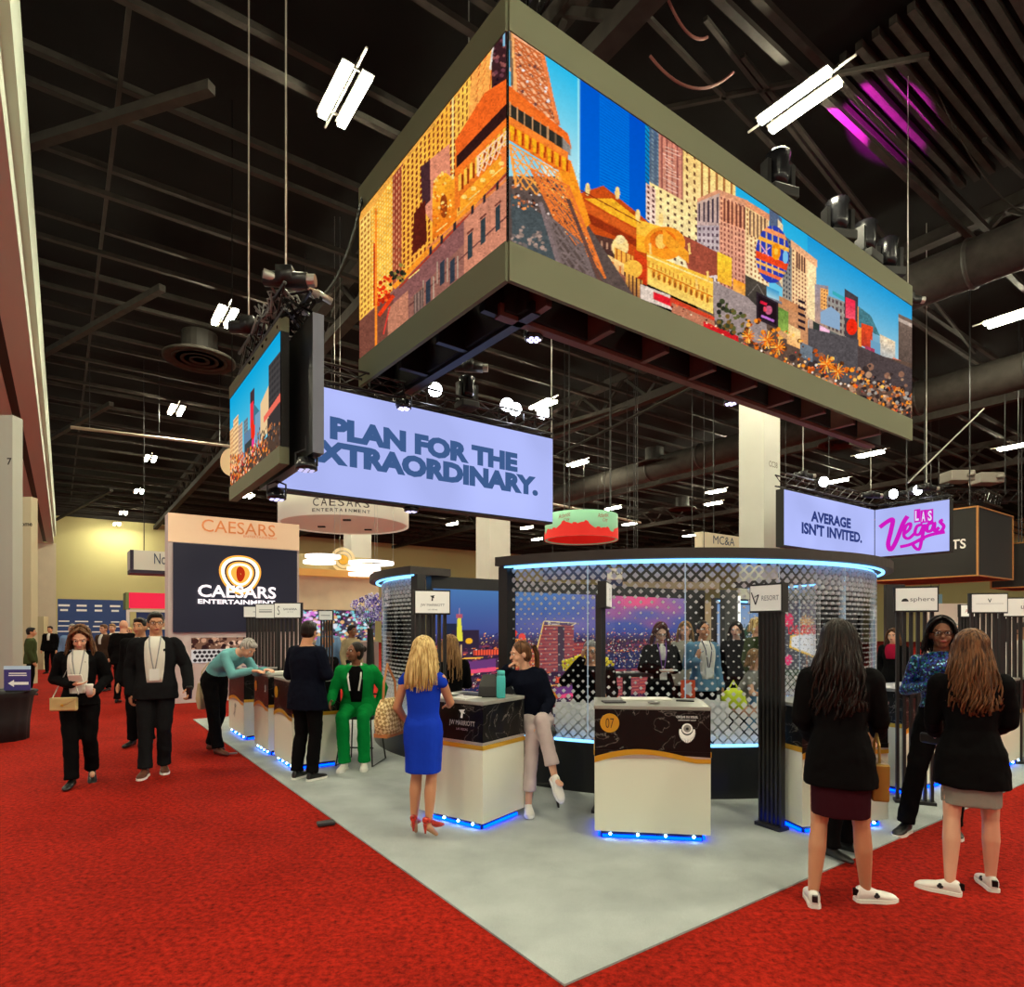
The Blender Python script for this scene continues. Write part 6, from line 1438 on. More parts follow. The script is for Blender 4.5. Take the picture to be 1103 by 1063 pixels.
    if coat: upper('jacket', coat, jhem, .016*jw, 1.0, .014+extra_hem, shoulder=.006)
    def front(x, z, off):   # a point on the chest front, off metres above the cloth
        c, lat, fw = spine(z); i_ = .016*jw if coat else .003; T_ = [(.80, .187, .134), (.93, .178, .130), (1.08, .134 if fem else .150, .106), (1.2, .146 if fem else .160, .116), (1.32, .162, .118 if not fem else .124), (1.395, .160, .092), (1.45, .086, .066), (1.5, .06, .055)]
        a_ = T_[0]; b_ = T_[1]
        for q_ in range(len(T_)-1):
            if z >= T_[q_][0]: a_, b_ = T_[q_], T_[q_+1]
        f_ = min(1, max(0, (z-a_[0])/(b_[0]-a_[0]))); rx = (a_[1]*(1-f_)+b_[1]*f_+i_)*sw; ry = a_[2]*(1-f_)+b_[2]*f_+i_
        y = ry*max(0, 1-min(1, abs(x)/rx)**2.4)**(1/2.4)+off; return c+lat*x*k+(fw if fw.dot(V3(0, -1, 0)) > 0 else -fw)*y*k
    if open_front:         # shirt or blouse showing in the open jacket
        m_, w_, zb = open_front; rr = []
        for i in range(9):
            z = zb+(1.45-zb)*i/8; ww = w_*(.82+.3*math.sin(i/8*2.4)) if z < 1.42 else w_*.62
            q5 = [front(ww*x_, z, .005+.003*(1-x_*x_)) for x_ in (-1, -.5, 0, .5, 1)]; bk = q5[2]-front(0, z, -.03); rr.append(q5+[q5[4]-bk, q5[0]-bk])
        mb = MB(); mb.loft(rr); obj('shirt_front', mb, m_, t, True)
    if lanyard:
        m2 = MB(); 
        for s in (-1, 1): m2.tube([front(s*.055, 1.46, .012), front(s*.045, 1.34, .012), front(s*.025, 1.22, .014), front(s*.008, 1.12, .014)], .006*k, 6)
        ly = obj('lanyard', m2, lanyard, t)
        m2 = MB(); q = [front(x, z, .016) for x, z in ((-.045, 1.0), (.045, 1.0), (.045, 1.12), (-.045, 1.12))]; nn = (q[1]-q[0]).cross(q[3]-q[0]).normalized()*.006; m2.loft([q, [p+nn for p in q]]); obj('badge', m2, mat('badge_white', (222, 222, 218), .5), ly)
    # --- hair
    if hair:
        hm, style, ln = hair; m2 = MB(); rng = random.Random(hash(label) % 1000 if False else sum(map(ord, label)))
        m2.ell(hc+Rm @ Vector((0, .022, .040))*k, Vector((.083, .094, .092))*k, Rm, 22, 14)
        if style != 'short': m2.ell(hc+Rm @ Vector((0, .045, -.01))*k, Vector((.078, .068, .09))*k, Rm, 18, 12)
        else: m2.ell(hc+Rm @ Vector((0, .040, .0))*k, Vector((.079, .070, .075))*k, Rm, 18, 12); m2.ell(hc+Rm @ Vector((0, -.03, .09))*k, Vector((.064, .055, .032))*k, Rm, 14, 8)
        hb = remesh(obj('hair', m2, hm, t, True), .009, 1)
        if style in ('long', 'wavy', 'curly'):
            m3 = MB(); nst = 210 if vox < .009 else 50; wv = {'wavy': .013, 'long': .003, 'curly': .020}[style]
            for i in range(nst):
                th = rng.uniform(-1.9, 1.9); lay = rng.uniform(0, 1); L_ = ln*rng.uniform(.80, 1.0)*(1-.12*abs(th)/1.9); P = []; rad = []; ph = rng.uniform(0, 6.28) if lay > .5 else th*2; fq = rng.uniform(20, 27)
                r0 = 1+.10*lay
                for j in range(20):
                    f = j/19; s_ = f*(L_+.20)
                    if s_ < .20:
                        a = s_/.20*math.pi/2; x = .086*r0*math.sin(a)*math.sin(th); y = .02+.092*r0*math.sin(a)*math.cos(th)+.0; z = .045+.092*r0*math.cos(a)
                    else:
                        dn = s_-.20; sp = 1+.55*min(1, dn/.25)*(.75+.25*lay); x = .086*r0*math.sin(th)*sp; y = .02+.092*r0*math.cos(th)*(1+.15*min(1, dn/.2))+.03*min(1, dn/.18)*(.3+lay); z = .045-dn
                    am = wv*max(0, (s_-.22))/.2*(.6+.4*lay); am = min(am, wv*1.8)
                    q = Vector((x+am*math.sin(fq*s_+ph), y+am*.8*math.cos(fq*s_+ph), z))
                    # upper part follows the head, lower part hangs from it in body space
                    P.append(hc+Rm @ q*k if s_ < .2 else hc+(Rm @ Vector((q.x, q.y, 0)))*k+V3(0, 0, (q.z))*k); rad.append((.0115 if style == 'wavy' else .010)*k*(1-.55*f)*(.8+.4*rng.random()))
                m3.tube(P, rad, 5)
            for i in range(60 if face else 0):     # front hair swept from the parting over the temples
                sd = 1 if i % 2 else -1; y0 = rng.uniform(-.055, .03); o1 = rng.uniform(0, .014); A_ = Vector((sd*.004, y0, .133+.004*rng.random())); B_ = Vector((sd*(.060+o1), min(y0, -.01)-.028, .112)); C_ = Vector((sd*(.089+o1), .3*y0-.012, .03)); P = []
                for j in range(6): f = j/6; P.append(hp(*(A_*(1-f)**2+B_*2*f*(1-f)+C_*f*f)))
                e_ = rng.uniform(.10, min(.26, ln)); 
                for j in range(7): f = j/6; P.append(hc+(Rm @ Vector((C_.x+sd*.03*f, C_.y+.01*f, 0)))*k+V3(0, 0, C_.z-e_*f)*k+V3(.004*math.sin(9*f+i), wv*math.sin(8*f+i), 0))
                m3.tube(P, [.0065*k]*9+[.005*k, .004*k, .003*k, .002*k], 5)
            obj('hair_strands', m3, hm, hb, True)
        if style == 'pony':
            m3 = MB()
            for i in range(30):
                o_ = Vector((rng.uniform(-.02, .02), rng.uniform(-.015, .015), 0)); m3.tube([hp(o_.x*.5, .10, .05), hp(o_.x, .15+o_.y, .05), hp(o_.x*1.4, .165+o_.y, -.03), hp(o_.x*1.5, .15+o_.y, -.12), hp(o_.x, .13+o_.y, -ln)], [.006*k, .009*k, .009*k, .008*k, .002*k], 5)
            obj('ponytail', m3, hm, hb, True)
        if style == 'bun': m3 = MB(); m3.ell(hp(0, .11, .05), Vector((.045, .04, .04))*k, Rm); obj('bun', m3, hm, hb, True)
    return t, J, k
def w2(t, p):   # local point of a person to world
    return Matrix.Translation(t.location) @ Euler(t.rotation_euler).to_matrix().to_4x4() @ Vector(p)

C_blk = cloth('black', (13, 12, 13)); C_char = cloth('charcoal', (25, 25, 27)); C_navy = cloth('navy', (14, 17, 30)); C_wht = cloth('white', (222, 218, 208)); C_blue = cloth('royal_blue', (24, 60, 190), .7, .2); C_teal = cloth('teal', (110, 172, 176)); C_green = cloth('green', (10, 132, 58), .8, .5, 7)
C_burg = cloth('burgundy', (52, 18, 26)); C_grey = cloth('grey_marl', (142, 138, 128)); C_pink = cloth('pink_grey', (196, 178, 178)); C_lblue = cloth('light_blue', (122, 156, 200)); C_denim = cloth('denim', (96, 136, 164)); C_brn = cloth('brown', (70, 52, 42)); C_olive = cloth('olive', (64, 74, 44)); C_red = cloth('red', (150, 20, 50))
M_shw = mat('shoe_white', (232, 228, 220), .45); M_shb = mat('shoe_black', (20, 18, 18), .35); M_shbr = mat('shoe_brown', (94, 52, 34), .45); M_shred = mat('shoe_red', (190, 44, 26), .35, vary=(60, .6)); M_sole = mat('sole_white', (236, 234, 226), .5)
def wpt(px, Y): return Vector(((px-CX)/F*Y, Y, .013 if True else 0))
def rp(px, Y, red=False): v = Vector(((px-CX)/F*Y, Y, 0.0 if red else .013)); return v

# 1 woman walking left
t, J, k = person('person in a black suit with a white top looking down at a phone while walking', rp(86, 6.55, True), .45, 1.64, 'light',
    dict(elR=(-.24, .06, 1.14), wrR=(-.04, -.20, 1.10), elL=(.25, .05, 1.14), wrL=(.17, -.18, 1.02), hdR=(1, -.1, .05), pnR=(0, 0, 1), hdL=(-.3, -.8, -.3), pnL=(-1, 0, .2), curlL=1.1, curlR=.3, knR=(-.07, -.08, .48), anR=(-.05, -.15, .085), knL=(.09, -.02, .49), anL=(.09, .16, .13), tzL=-.5, look=(.05, -1, -.55), head=(.01, -.05, 1.585)),
    bottom=C_blk, shoes=M_shb, hair=(H['brown'], 'wavy', .27), fem=True, coat=C_blk, open_front=(C_wht, .085, 1.0), lanyard=mat('lanyard_grey', (150, 150, 150), .6), jhem=.86, legw=1.08)
p = w2(t, (-.0, -.235, 1.13)); mb = MB(); mb.box((0, 0, 0), (.13, .012, .075)); o = obj('phone', mb, mat('phone_white', (226, 220, 210), .4), None, loc=p, rz=.1); o.rotation_euler = (.5, 0, .12); tag(o, 'white phone held by the woman walking in a black suit', 'phone')
p = w2(t, (.125, -.285, .96)); mb = MB(); mb.lathe([(.026, 0), (.034, .09), (.036, .10), (.03, .108)], n=16); o = obj('paper_cup', mb, M_shw, None, True, loc=p); tag(o, 'small white cup in the hand of the woman walking in a black suit', 'cup')
def clutch(p, rz, w_, h_, d_, m, label, name='handbag', chain=None):
    t2 = thing(name, label, 'handbag', p, rz); mb = MB(); mb.box((0, 0, h_/2), (w_, d_, h_)); bevel(obj('bag_body', mb, m, t2), .015, 3)
    mb = MB(); mb.loft([[Vector((x, y, z)) for x, z in ((-w_/2+.003, h_-.004), (w_/2-.003, h_-.004), (.01, h_*.40), (-.01, h_*.40))] for y in (-d_/2-.008, -d_/2-.001)]); obj('flap', mb, m, t2)
    mb = MB(); mb.box((0, -d_/2-.012, h_*.44), (.022, .008, .022)); obj('clasp', mb, M_gold, t2)
    if chain: mb = MB(); mb.tube([Vector(q) for q in chain], .006, 6); obj('strap', mb, M_chain, t2)
    return t2
clutch(w2(t, (-.10, -.215, .80)), .15, .25, .135, .05, mat('bag_tan', (190, 164, 110), .5), 'tan envelope bag with gold clasp on the hip of the woman walking', chain=[(-.12, .02, .12), (-.13, .12, .2), (.0, .1, .45), (.12, .03, .16)])
# 2 man in dark suit
t, J, k = person('person in a dark suit and open white shirt with glasses walking toward the camera', rp(168, 7.0, True), .42, 1.80, 'tan',
    dict(elR=(-.245, .06, 1.13), wrR=(-.235, .02, .86), elL=(.285, .03, 1.14), wrL=(.315, -.12, .91), curl=.8, knR=(-.09, -.06, .49), anR=(-.09, -.10, .085), knL=(.08, -.05, .49), anL=(.07, .06, .09), look=(.2, -1, -.05)),
    bottom=C_char, shoes=M_shbr, hair=(H['black'], 'short', 0), coat=C_char, open_front=(C_wht, .085, .98), lanyard=mat('lanyard_grey', (150, 150, 150), .6), sole=M_sole, glasses=True, jhem=.80, legw=1.06)
p = w2(t, (.325*k, -.18*k, .80*k)); mb = MB(); mb.lathe([(.025, 0), (.033, .12), (.035, .125), (.028, .14)], n=16); tag(obj('paper_cup', mb, M_shb, None, True, loc=p), 'dark cup carried low by the man in the dark suit', 'cup')
# 3 bending older man
t, J, k = person('person with grey hair in a teal shirt bending over the far left counter', rp(238, 8.15, True), 1.25, 1.74, 'light',
    dict(pel=(0, .10, .95), waist=(0, .02, 1.09), chest=(0, -.17, 1.22), nb=(0, -.30, 1.29), head=(0, -.42, 1.34), shR=(-.17, -.25, 1.26), shL=(.17, -.25, 1.26), elR=(-.20, -.36, 1.02), elL=(.20, -.38, 1.02), wrR=(-.12, -.58, 1.07), wrL=(.10, -.60, 1.07), hdR=(.2, -1, 0), hdL=(-.2, -1, 0), pnR=(0, 0, -1), pnL=(0, 0, -1),
     hiR=(-.09, .10, .91), hiL=(.09, .10, .91), knR=(-.10, .02, .49), anR=(-.10, -.05, .085), knL=(.10, .12, .49), anL=(.11, .26, .085), look=(0, -.75, -.7)),
    bottom=C_blk, shoes=M_shbr, hair=(H['grey'], 'short', 0), top=C_teal, sleeve=.97, legw=1.1, vox=.009)
t2 = thing('tote_bag', 'beige tote bag hanging behind the bending man in teal', 'bag', w2(t, (.12, .36, .55)), 1.2); mb = MB(); mb.loft([[(x*w_, y*d_, z) for x, y in ((-1, -1), (1, -1), (1, 1), (-1, 1))] for z, w_, d_ in ((0, .12, .03), (.15, .14, .05), (.36, .13, .02))]); o = obj('bag_body', mb, mat('canvas_beige', (196, 176, 140), .9), t2); bevel(o, .02); mb = MB(); mb.tube([(-.08, 0, .35), (-.07, 0, .5), (0, -.04, .62), (.07, 0, .5), (.08, 0, .35)], .009, 6); obj('handle', mb, mat('canvas_beige', (196, 176, 140), .9), t2)
# 4 man dark suit, back
t, J, k = person('person in a dark navy suit seen from behind at the left row of counters', rp(331, 6.72), math.pi-.45, 1.68, 'tan',
    dict(elR=(-.26, -.02, 1.14), wrR=(-.10, -.22, 1.12), elL=(.26, 0, 1.13), wrL=(.12, -.22, 1.10), hdR=(1, -.3, 0), hdL=(-1, -.3, 0), head=(0, -.03, 1.595), look=(.25, -1, -.1), anR=(-.10, .03, .085), anL=(.10, .05, .085)),
    bottom=C_blk, shoes=M_shb, hair=(H['dark'], 'short', 0), coat=C_navy, jhem=.76, wide=1.1, sole=M_sole, jw=1.2, legw=1.05)
# 5 woman in green, seated
gx = rp(384, 7.35)
t, J, k = person('person in a bright green suit perched on a wire stool, looking up to the left', gx, .06, 1.66, 'brown',
    dict(pel=(0, .12, .70), waist=(0, .08, .85), chest=(0, .02, 1.07), nb=(0, -.01, 1.23), head=(-.01, -.05, 1.37), shR=(-.19, .0, 1.17), shL=(.19, .04, 1.17), elR=(-.27, -.02, .90), elL=(.30, .16, .92), wrR=(-.26, -.2, .80), wrL=(.22, .22, .70), hiR=(-.10, .10, .68), hiL=(.10, .10, .68), knR=(-.12, -.24, .62), knL=(.12, -.22, .62), anR=(-.10, -.22, .085), anL=(.12, -.16, .085), look=(-.75, -.7, .12)),
    bottom=C_green, shoes=M_shw, hair=(H['dark'], 'bun', 0), fem=True, coat=C_green, open_front=(C_blk, .075, 1.04), jhem=.86, wide=1.22, jw=1.3, sole=M_sole, legw=1.12, extra_hem=.02)
mb = MB()
for s in (-1, 1): mb.tube([w2(t, (s*.06, -.02, 1.24*k)), w2(t, (s*.075, -.135, 1.08*k)), w2(t, (s*.05+.0, -.14, .92*k))], .010, 6)
o = obj('lanyard', mb, M_shw, t); o.matrix_parent_inverse = (Matrix.Translation(t.location) @ Euler(t.rotation_euler).to_matrix().to_4x4()).inverted()
def wire_stool(loc, rz, label, seat=.62, w_=.42):
    t = thing('bar_stool', label, 'stool', loc, rz); mb = MB(); mb.box((0, 0, seat-.02), (w_, w_*.9, .04)); bevel(obj('seat', mb, M_blk_seat, t), .015)
    for s in (-1, 1):
        x = s*w_*.5; mb = MB(); mb.tube([(x*.8, -.15, seat-.03), (x*1.05, -.24, .012), (x*1.05, .24, .012), (x*.8, .15, seat-.03)], .009, 8); obj('sled_leg', mb, M_black, t)
    mb = MB(); mb.tube([(-w_*.52, -.2, .22), (w_*.52, -.2, .22)], .009, 8); obj('foot_rail', mb, M_black, t)
    mb = MB(); mb.tube([(-w_*.45, .19, seat), (-w_*.45, .23, seat+.22), (w_*.45, .23, seat+.22), (w_*.45, .19, seat)], .011, 8); obj('back_rail', mb, M_black, t)
    return t
M_blk_seat = mat('seat_black', (30, 30, 32), .5)
wire_stool(gx+Vector((.02, .16, 0)), -.12, 'black wire stool under the woman in green', .585)
# 6 blonde woman in blue
t, J, k = person('person with long blonde hair in a royal blue dress and red heels, seen from behind', rp(456, 4.84), math.pi-.28, 1.53, 'tan',
    dict(pel=(0, 0, .97), waist=(0, 0, 1.10), chest=(0, 0, 1.31), hiR=(-.09, 0, .95), hiL=(.09, 0, .95), knR=(-.07, -.02, .55), knL=(.07, -.02, .55), anR=(-.065, .03, .15), anL=(.085, .0, .15), elR=(-.20, -.12, 1.16), wrR=(-.10, -.34, 1.10), hdR=(.4, -1, 0), pnR=(0, 0, -1), elL=(.24, .02, 1.12), wrL=(.2, -.12, .96), look=(.1, -1, -.15), tR=(-.3, -1, 0), tL=(.3, -1, 0)),
    shoes=M_shred, hair=(H['blonde'], 'long', .40), fem=True, heel=.075, skirt=(C_blue, .47, .92), top=None, vox=.007)
mb = MB()
def torso_dress(t, J, k, m, hems):
    pass
# bodice of the dress
sp_ = [(.93, .172, .126), (1.08, .140, .108), (1.2, .150, .118), (1.32, .162, .124), (1.38, .150, .092), (1.42, .12, .07)]
mb.loft([[Vector((rx*1.0*k*math.cos(a), ry*k*math.sin(a), z*k+.0)) for a in [2*math.pi*j/22 for j in range(22)]] for z, rx, ry in sp_])
for s in (-1, 1): mb.cap((s*.15*k, .01*k, 1.385*k), (s*.185*k, .015*k, 1.34*k), .050*k, .046*k)
remesh(obj('bodice', mb, C_blue, t, True), .01, 2)
# woven bag on her shoulder
bg = thing('shoulder_bag', 'cream basket-weave bag on the shoulder of the blonde woman in blue', 'handbag', w2(t, (.30, -.02, .78)), 1.2)
def weave():
    m = mat('weave_cream', (214, 190, 132), .7); nt = m.node_tree; b = nt.nodes['Principled BSDF']; tc = nt.nodes.new('ShaderNodeTexCoord'); ck = nt.nodes.new('ShaderNodeTexChecker'); ck.inputs['Scale'].default_value = 42; ck.inputs[1].default_value = (*s2l((232, 212, 158)), 1); ck.inputs[2].default_value = (*s2l((160, 132, 80)), 1); mp = nt.nodes.new('ShaderNodeMapping'); mp.inputs['Rotation'].default_value = (.5, .78, .3); nt.links.new(tc.outputs['Object'], mp.inputs[0]); nt.links.new(mp.outputs[0], ck.inputs[0]); nt.links.new(ck.outputs[0], b.inputs['Base Color']); return m
mb = MB(); mb.loft([[(x*w_/2, y*d_/2, z) for x, y in [(math.copysign(abs(math.cos(a))**.6, math.cos(a)), math.copysign(abs(math.sin(a))**.8, math.sin(a))) for a in [2*math.pi*j/24 for j in range(24)]]] for z, w_, d_ in ((0, .20, .10), (.03, .29, .14), (.12, .33, .15), (.22, .29, .12), (.29, .22, .06))]); obj('bag_body', mb, weave(), bg, True)
mb = MB(); mb.tube([(-.09, 0, .27), (-.08, .0, .42), (0, .02, .56), (.08, .0, .42), (.09, 0, .27)], .010, 8); obj('handle', mb, mat('leather_tan', (180, 120, 70), .5), bg)
mb = MB(); mb.box((0, 0, .012), (.26, .12, .03)); obj('base', mb, mat('leather_tan', (180, 120, 70), .5), bg)
# 7 seated woman with ponytail
sx = Vector((.20, 5.78, .013))
t, J, k = person('person in a navy blazer with a ponytail, chin on hand, beside the hotel counter', sx, 0, 1.60, 'light',
    dict(pel=(.02, .02, .84), waist=(.0, -.01, .98), chest=(-.05, -.05, 1.19), nb=(-.09, -.06, 1.34), head=(-.13, -.08, 1.475), shR=(-.22, -.06, 1.28), shL=(.06, -.02, 1.29), elR=(-.44, -.02, 1.10), wrR=(-.26, -.10, 1.34), hdR=(.75, -.1, .5), pnR=(.3, 0, -1), curlR=.9, elL=(.16, -.12, 1.03), wrL=(.05, -.32, .86), hdL=(-.3, -.7, -.3), pnL=(0, 0, -1),
     hiR=(-.06, 0, .82), hiL=(.11, 0, .82), knR=(-.02, -.36, .78), anR=(-.06, -.36, .10), knL=(.06, -.42, .88), anL=(.17, -.50, .40), tR=(.05, -1, 0), tL=(.35, -.8, 0), tzL=-.9, look=(-1, -.28, -.22)),
    bottom=C_pink, legbare=True, shoes=M_shw, hair=(H['brown'], 'pony', .22), fem=True, coat=C_navy, jhem=.90, sole=M_sole, vox=.007, jw=.9)
wire_stool(Vector((.22, 5.86, .013)), 0, 'black stool under the woman with the ponytail', .69, .38)
# things on the hotel counter
K0 = Matrix.Translation(jl) @ Matrix.Rotation(yj, 4, 'Z')
kp = lambda x, y, z=1.051: K0 @ Vector((x, y, z))
t = thing('water_bottle', 'turquoise water bottle standing on the hotel counter', 'bottle', kp(dj.length-.05, .31)); mb = MB(); mb.lathe([(.034, 0), (.038, .01), (.038, .17), (.032, .19)], n=20); obj('bottle_body', mb, mat('turquoise', (70, 190, 190), .4), t, True); mb = MB(); mb.lathe([(.033, .19), (.034, .225), (.03, .23)], n=20); obj('lid', mb, mat('turquoise_lid', (90, 206, 204), .4), t, True)
t = thing('folio_bag', 'black folded bag leaning on the hotel counter beside the turquoise bottle', 'bag', kp(dj.length-.16, .30), yj+.5); mb = MB(); mb.loft([[(x*w_, y*d_+o_, z) for x, y in ((-1, -1), (1, -1), (1, 1), (-1, 1))] for z, w_, d_, o_ in ((0, .10, .03, 0), (.09, .095, .04, .03), (.19, .075, .012, .07))]); bevel(obj('bag_body', mb, mat('leather_black', (28, 27, 27), .4), t), .012)
for i, (x, y, w_, d_, rz, m, lb) in enumerate(((.17, .20, .22, .30, .3, M_shw, 'white brochure nearest the left corner of the hotel counter'), (.36, .13, .30, .21, -.05, M_shw, 'white open booklet at the front edge of the hotel counter'), (.28, .38, .24, .17, .2, mat('paper_dark', (60, 56, 60), .5), 'dark leaflet at the back of the hotel counter'))):
    mb = MB(); mb.box((0, 0, .004), (w_, d_, .008)); tag(obj('brochure', mb, m, None, loc=kp(x, y), rz=yj+rz), lb, 'brochure')
# things on counter 07
K1 = Matrix.Translation(cl) @ Matrix.Rotation(math.atan2(dc.y, dc.x), 4, 'Z'); k1 = lambda x, y, z=1.046: K1 @ Vector((x, y, z))
mb = MB(); mb.box((0, 0, .006), (.17, .12, .012)); tag(obj('notebook', mb, mat('paper_dark', (60, 56, 60), .5), None, loc=k1(.15, .18), rz=.1), 'dark notebook at the left of the counter numbered 07', 'notebook')
mb = MB(); mb.box((0, 0, .005), (.09, .14, .01)); tag(obj('phone', mb, M_shb, None, loc=k1(.73, .35), rz=1.3), 'black phone lying at the right of the counter numbered 07', 'phone')
mb = MB(); mb.box((0, 0, .008), (.40, .16, .016)); bevel(tag(obj('tray', mb, M_shw, None, loc=k1(.42, .40)), 'white tray at the back of the counter numbered 07', 'tray'), .006)
mb = MB(); mb.ell((0, 0, .013), (.05, .04, .012)); tag(obj('small_dish', mb, M_alu, None, True, loc=k1(.46, .12)), 'small metal dish on the counter numbered 07', 'dish')
# left row counter things
for a_, b_, w_, d_, h_, m, lb, nm, rz in ((.5, 5.35, .26, .05, .22, mat('leather_black', (28, 27, 27), .4), 'black tablet stand on the nearest counter of the left row', 'tablet', .3), (.45, 6.45, .28, .20, .012, M_shw, 'white papers on the middle counter of the left row', 'papers', .8), (.5, 7.8, .30, .22, .015, mat('paper_violet', (150, 120, 160), .5), 'violet catalogue on the far counter of the left row', 'catalogue', 1.0)):
    mb = MB(); mb.box((0, 0, h_/2), (w_, d_, h_)); tag(obj(nm, mb, m, None, loc=L(a_, b_, 1.041), rz=rz), lb, nm)

# 16 foreground woman, black blazer and burgundy skirt
fx = rp(905, 3.72, True)
t, J, k = person('person with long wavy dark hair in a black blazer and burgundy skirt, seen from behind', fx, math.pi-.42, 1.655, 'tan',
    dict(elL=(.215, -.0, 1.12), wrL=(.15, -.21, .98), elR=(-.215, -.06, 1.12), wrR=(-.23, -.28, 1.02), curl=.9, pel=(0, 0, .93), knR=(-.115, 0, .49), knL=(.115, -.0, .49), anL=(.15, .08, .085), anR=(-.145, -.10, .085), tL=(.1, -1, 0), tR=(-1, -.45, 0), look=(-.35, -1, 0)),
    skirt=(C_burg, .55, .98), shoes=M_shw, hair=(H['dark'], 'wavy', .50), fem=True, coat=C_blk, jhem=.73, wide=1.0, jw=1.2, vox=.007, sole=M_sole, extra_hem=.012)
def patch(t, J, k, which, side):
    an = J['an'+which]; td = Vector(J['t'+which]); td.z = 0; td.normalize(); lt = td.cross(V3(0, 0, 1)).normalized()*side; g = an-V3(0, 0, .085)*k
    mb = MB(); c = g-td*.062*k+V3(0, 0, .06)*k; mb.box(c, (.03, .03, .035)); sh = [c_ for c_ in t.children if c_.name.startswith('shoe')][0 if which == 'R' else 1]; obj('heel_tab', mb, M_shb, sh)
    c = g+td*.05*k+lt*.036*k+V3(0, 0, .045)*k; mb = MB()
    for o_, u_, r in ((-.008, 0, .009), (.008, 0, .009), (0, .011, .009)): mb.ell(c+td*o_+V3(0, 0, u_), (.010, .010, .010), n=8, m=6)
    mb.beam(c-V3(0, 0, .012), c, .008, .01); obj('side_mark', mb, M_shb, sh)
patch(t, J, k, 'R', -1); patch(t, J, k, 'L', 1); patch(t, J, k, 'R', 1)
bg = thing('structured_handbag', 'gold hard-sided handbag on the arm of the woman in burgundy skirt', 'handbag', w2(t, (-.20, -.10, .63)), 1.25)
mb = MB(); mb.loft([[(x*w_, y*.045, z) for x, y in ((-1, -1), (1, -1), (1, 1), (-1, 1))] for z, w_ in ((0, .11), (.22, .12))]); bevel(obj('bag_body', mb, mat('bag_gold', (150, 116, 50), .35, .3), bg), .01)
mb = MB(); mb.tube([(-.07, 0, .22), (-.06, 0, .32), (0, 0, .38), (.06, 0, .32), (.07, 0, .22)], .008, 8); obj('handle', mb, mat('bag_gold', (150, 116, 50), .35, .3), bg)
mb = MB(); mb.box((0, -.048, .19), (.03, .008, .03)); obj('clasp', mb, M_gold, bg)
# 17 foreground woman right
fx = rp(1046, 3.9, True)
t, J, k = person('person with wavy brown hair in a black blazer and grey skirt, seen from behind', fx, math.pi-.50, 1.60, 'light',
    dict(elR=(-.205, -.03, 1.13), wrR=(-.16, -.25, 1.05), elL=(.205, -.08, 1.12), wrL=(.17, -.30, 1.0), curl=.9, anL=(.13, .12, .085), anR=(-.12, -.10, .085), knL=(.11, .04, .49), knR=(-.11, -.04, .49), tL=(1, -.2, 0), tR=(.2, -1, 0), look=(.0, -1, .05)),
    skirt=(C_grey, .58, 1.02), shoes=M_shw, hair=(H['brown'], 'wavy', .46), fem=True, coat=C_blk, jhem=.70, wide=.98, jw=1.2, vox=.007, sole=M_sole, extra_hem=.03)
patch(t, J, k, 'R', -1); patch(t, J, k, 'L', 1); patch(t, J, k, 'L', -1); patch(t, J, k, 'R', 1)
p = w2(t, (.17*k, -.36*k, .95*k)); clutch(p+Vector((0, 0, -.05)), 1.9, .2, .07, .03, mat('leather_black', (28, 27, 27), .4), 'black clutch held out by the woman in the grey skirt')
# 18 woman in sequins
def sequin():
    m = mat('sequins', (20, 50, 110), .3, .3); nt = m.node_tree; b = nt.nodes['Principled BSDF']; tc = nt.nodes.new('ShaderNodeTexCoord'); v = nt.nodes.new('ShaderNodeTexVoronoi'); v.inputs['Scale'].default_value = 75
    cr = nt.nodes.new('ShaderNodeValToRGB'); cr.color_ramp.interpolation = 'CONSTANT'; e = cr.color_ramp.elements; e[0].color = (*s2l((14, 24, 60)), 1); e[1].position = .35; e[1].color = (*s2l((30, 60, 160)), 1)
    for p_, c_ in ((.55, (14, 110, 110)), (.68, (60, 50, 150)), (.82, (120, 190, 220)), (.9, (16, 24, 40))): x = e.new(p_); x.color = (*s2l(c_), 1)
    sp = nt.nodes.new('ShaderNodeSeparateColor'); nt.links.new(tc.outputs['Object'], v.inputs[0]); nt.links.new(v.outputs['Color'], sp.inputs[0]); nt.links.new(sp.outputs[0], cr.inputs[0]); nt.links.new(cr.outputs[0], b.inputs['Base Color']); return m
t, J, k = person('person with curly black hair and glasses in a blue sequin blouse facing the camera', rp(1014, 4.92, True), -.55, 1.70, 'brown',
    dict(elR=(-.24, .02, 1.14), wrR=(-.08, -.20, 1.20), hdR=(.4, -.3, .8), pnR=(1, 0, 0), curlR=1.0, elL=(.24, .02, 1.13), wrL=(.10, -.2, 1.1), anR=(-.24, -.06, .085), knR=(-.17, -.06, .49), tR=(-.4, -1, 0), look=(.05, -1, 0), anL=(.08, .1, .085)),
    bottom=C_blk, shoes=M_shb, sole=M_sole, hair=(H['black'], 'curly', .20), fem=True, top=sequin(), sleeve=.97, glasses=True, wide=1.08, legw=1.02)
# 19 behind the foreground woman
person('person in black trousers and flat black shoes mostly hidden behind the dark-haired woman', rp(907, 4.46), .6, 1.56, 'light', dict(look=(-.3, -1, 0), elR=(-.19, .04, 1.12), elL=(.19, .04, 1.12), wrR=(-.13, -.12, .95), wrL=(.13, -.12, .95)), bottom=C_blk, shoes=M_shb, hair=(H['dark'], 'short', 0), fem=True, coat=C_blk, vox=.009, wide=.9, jw=.6)
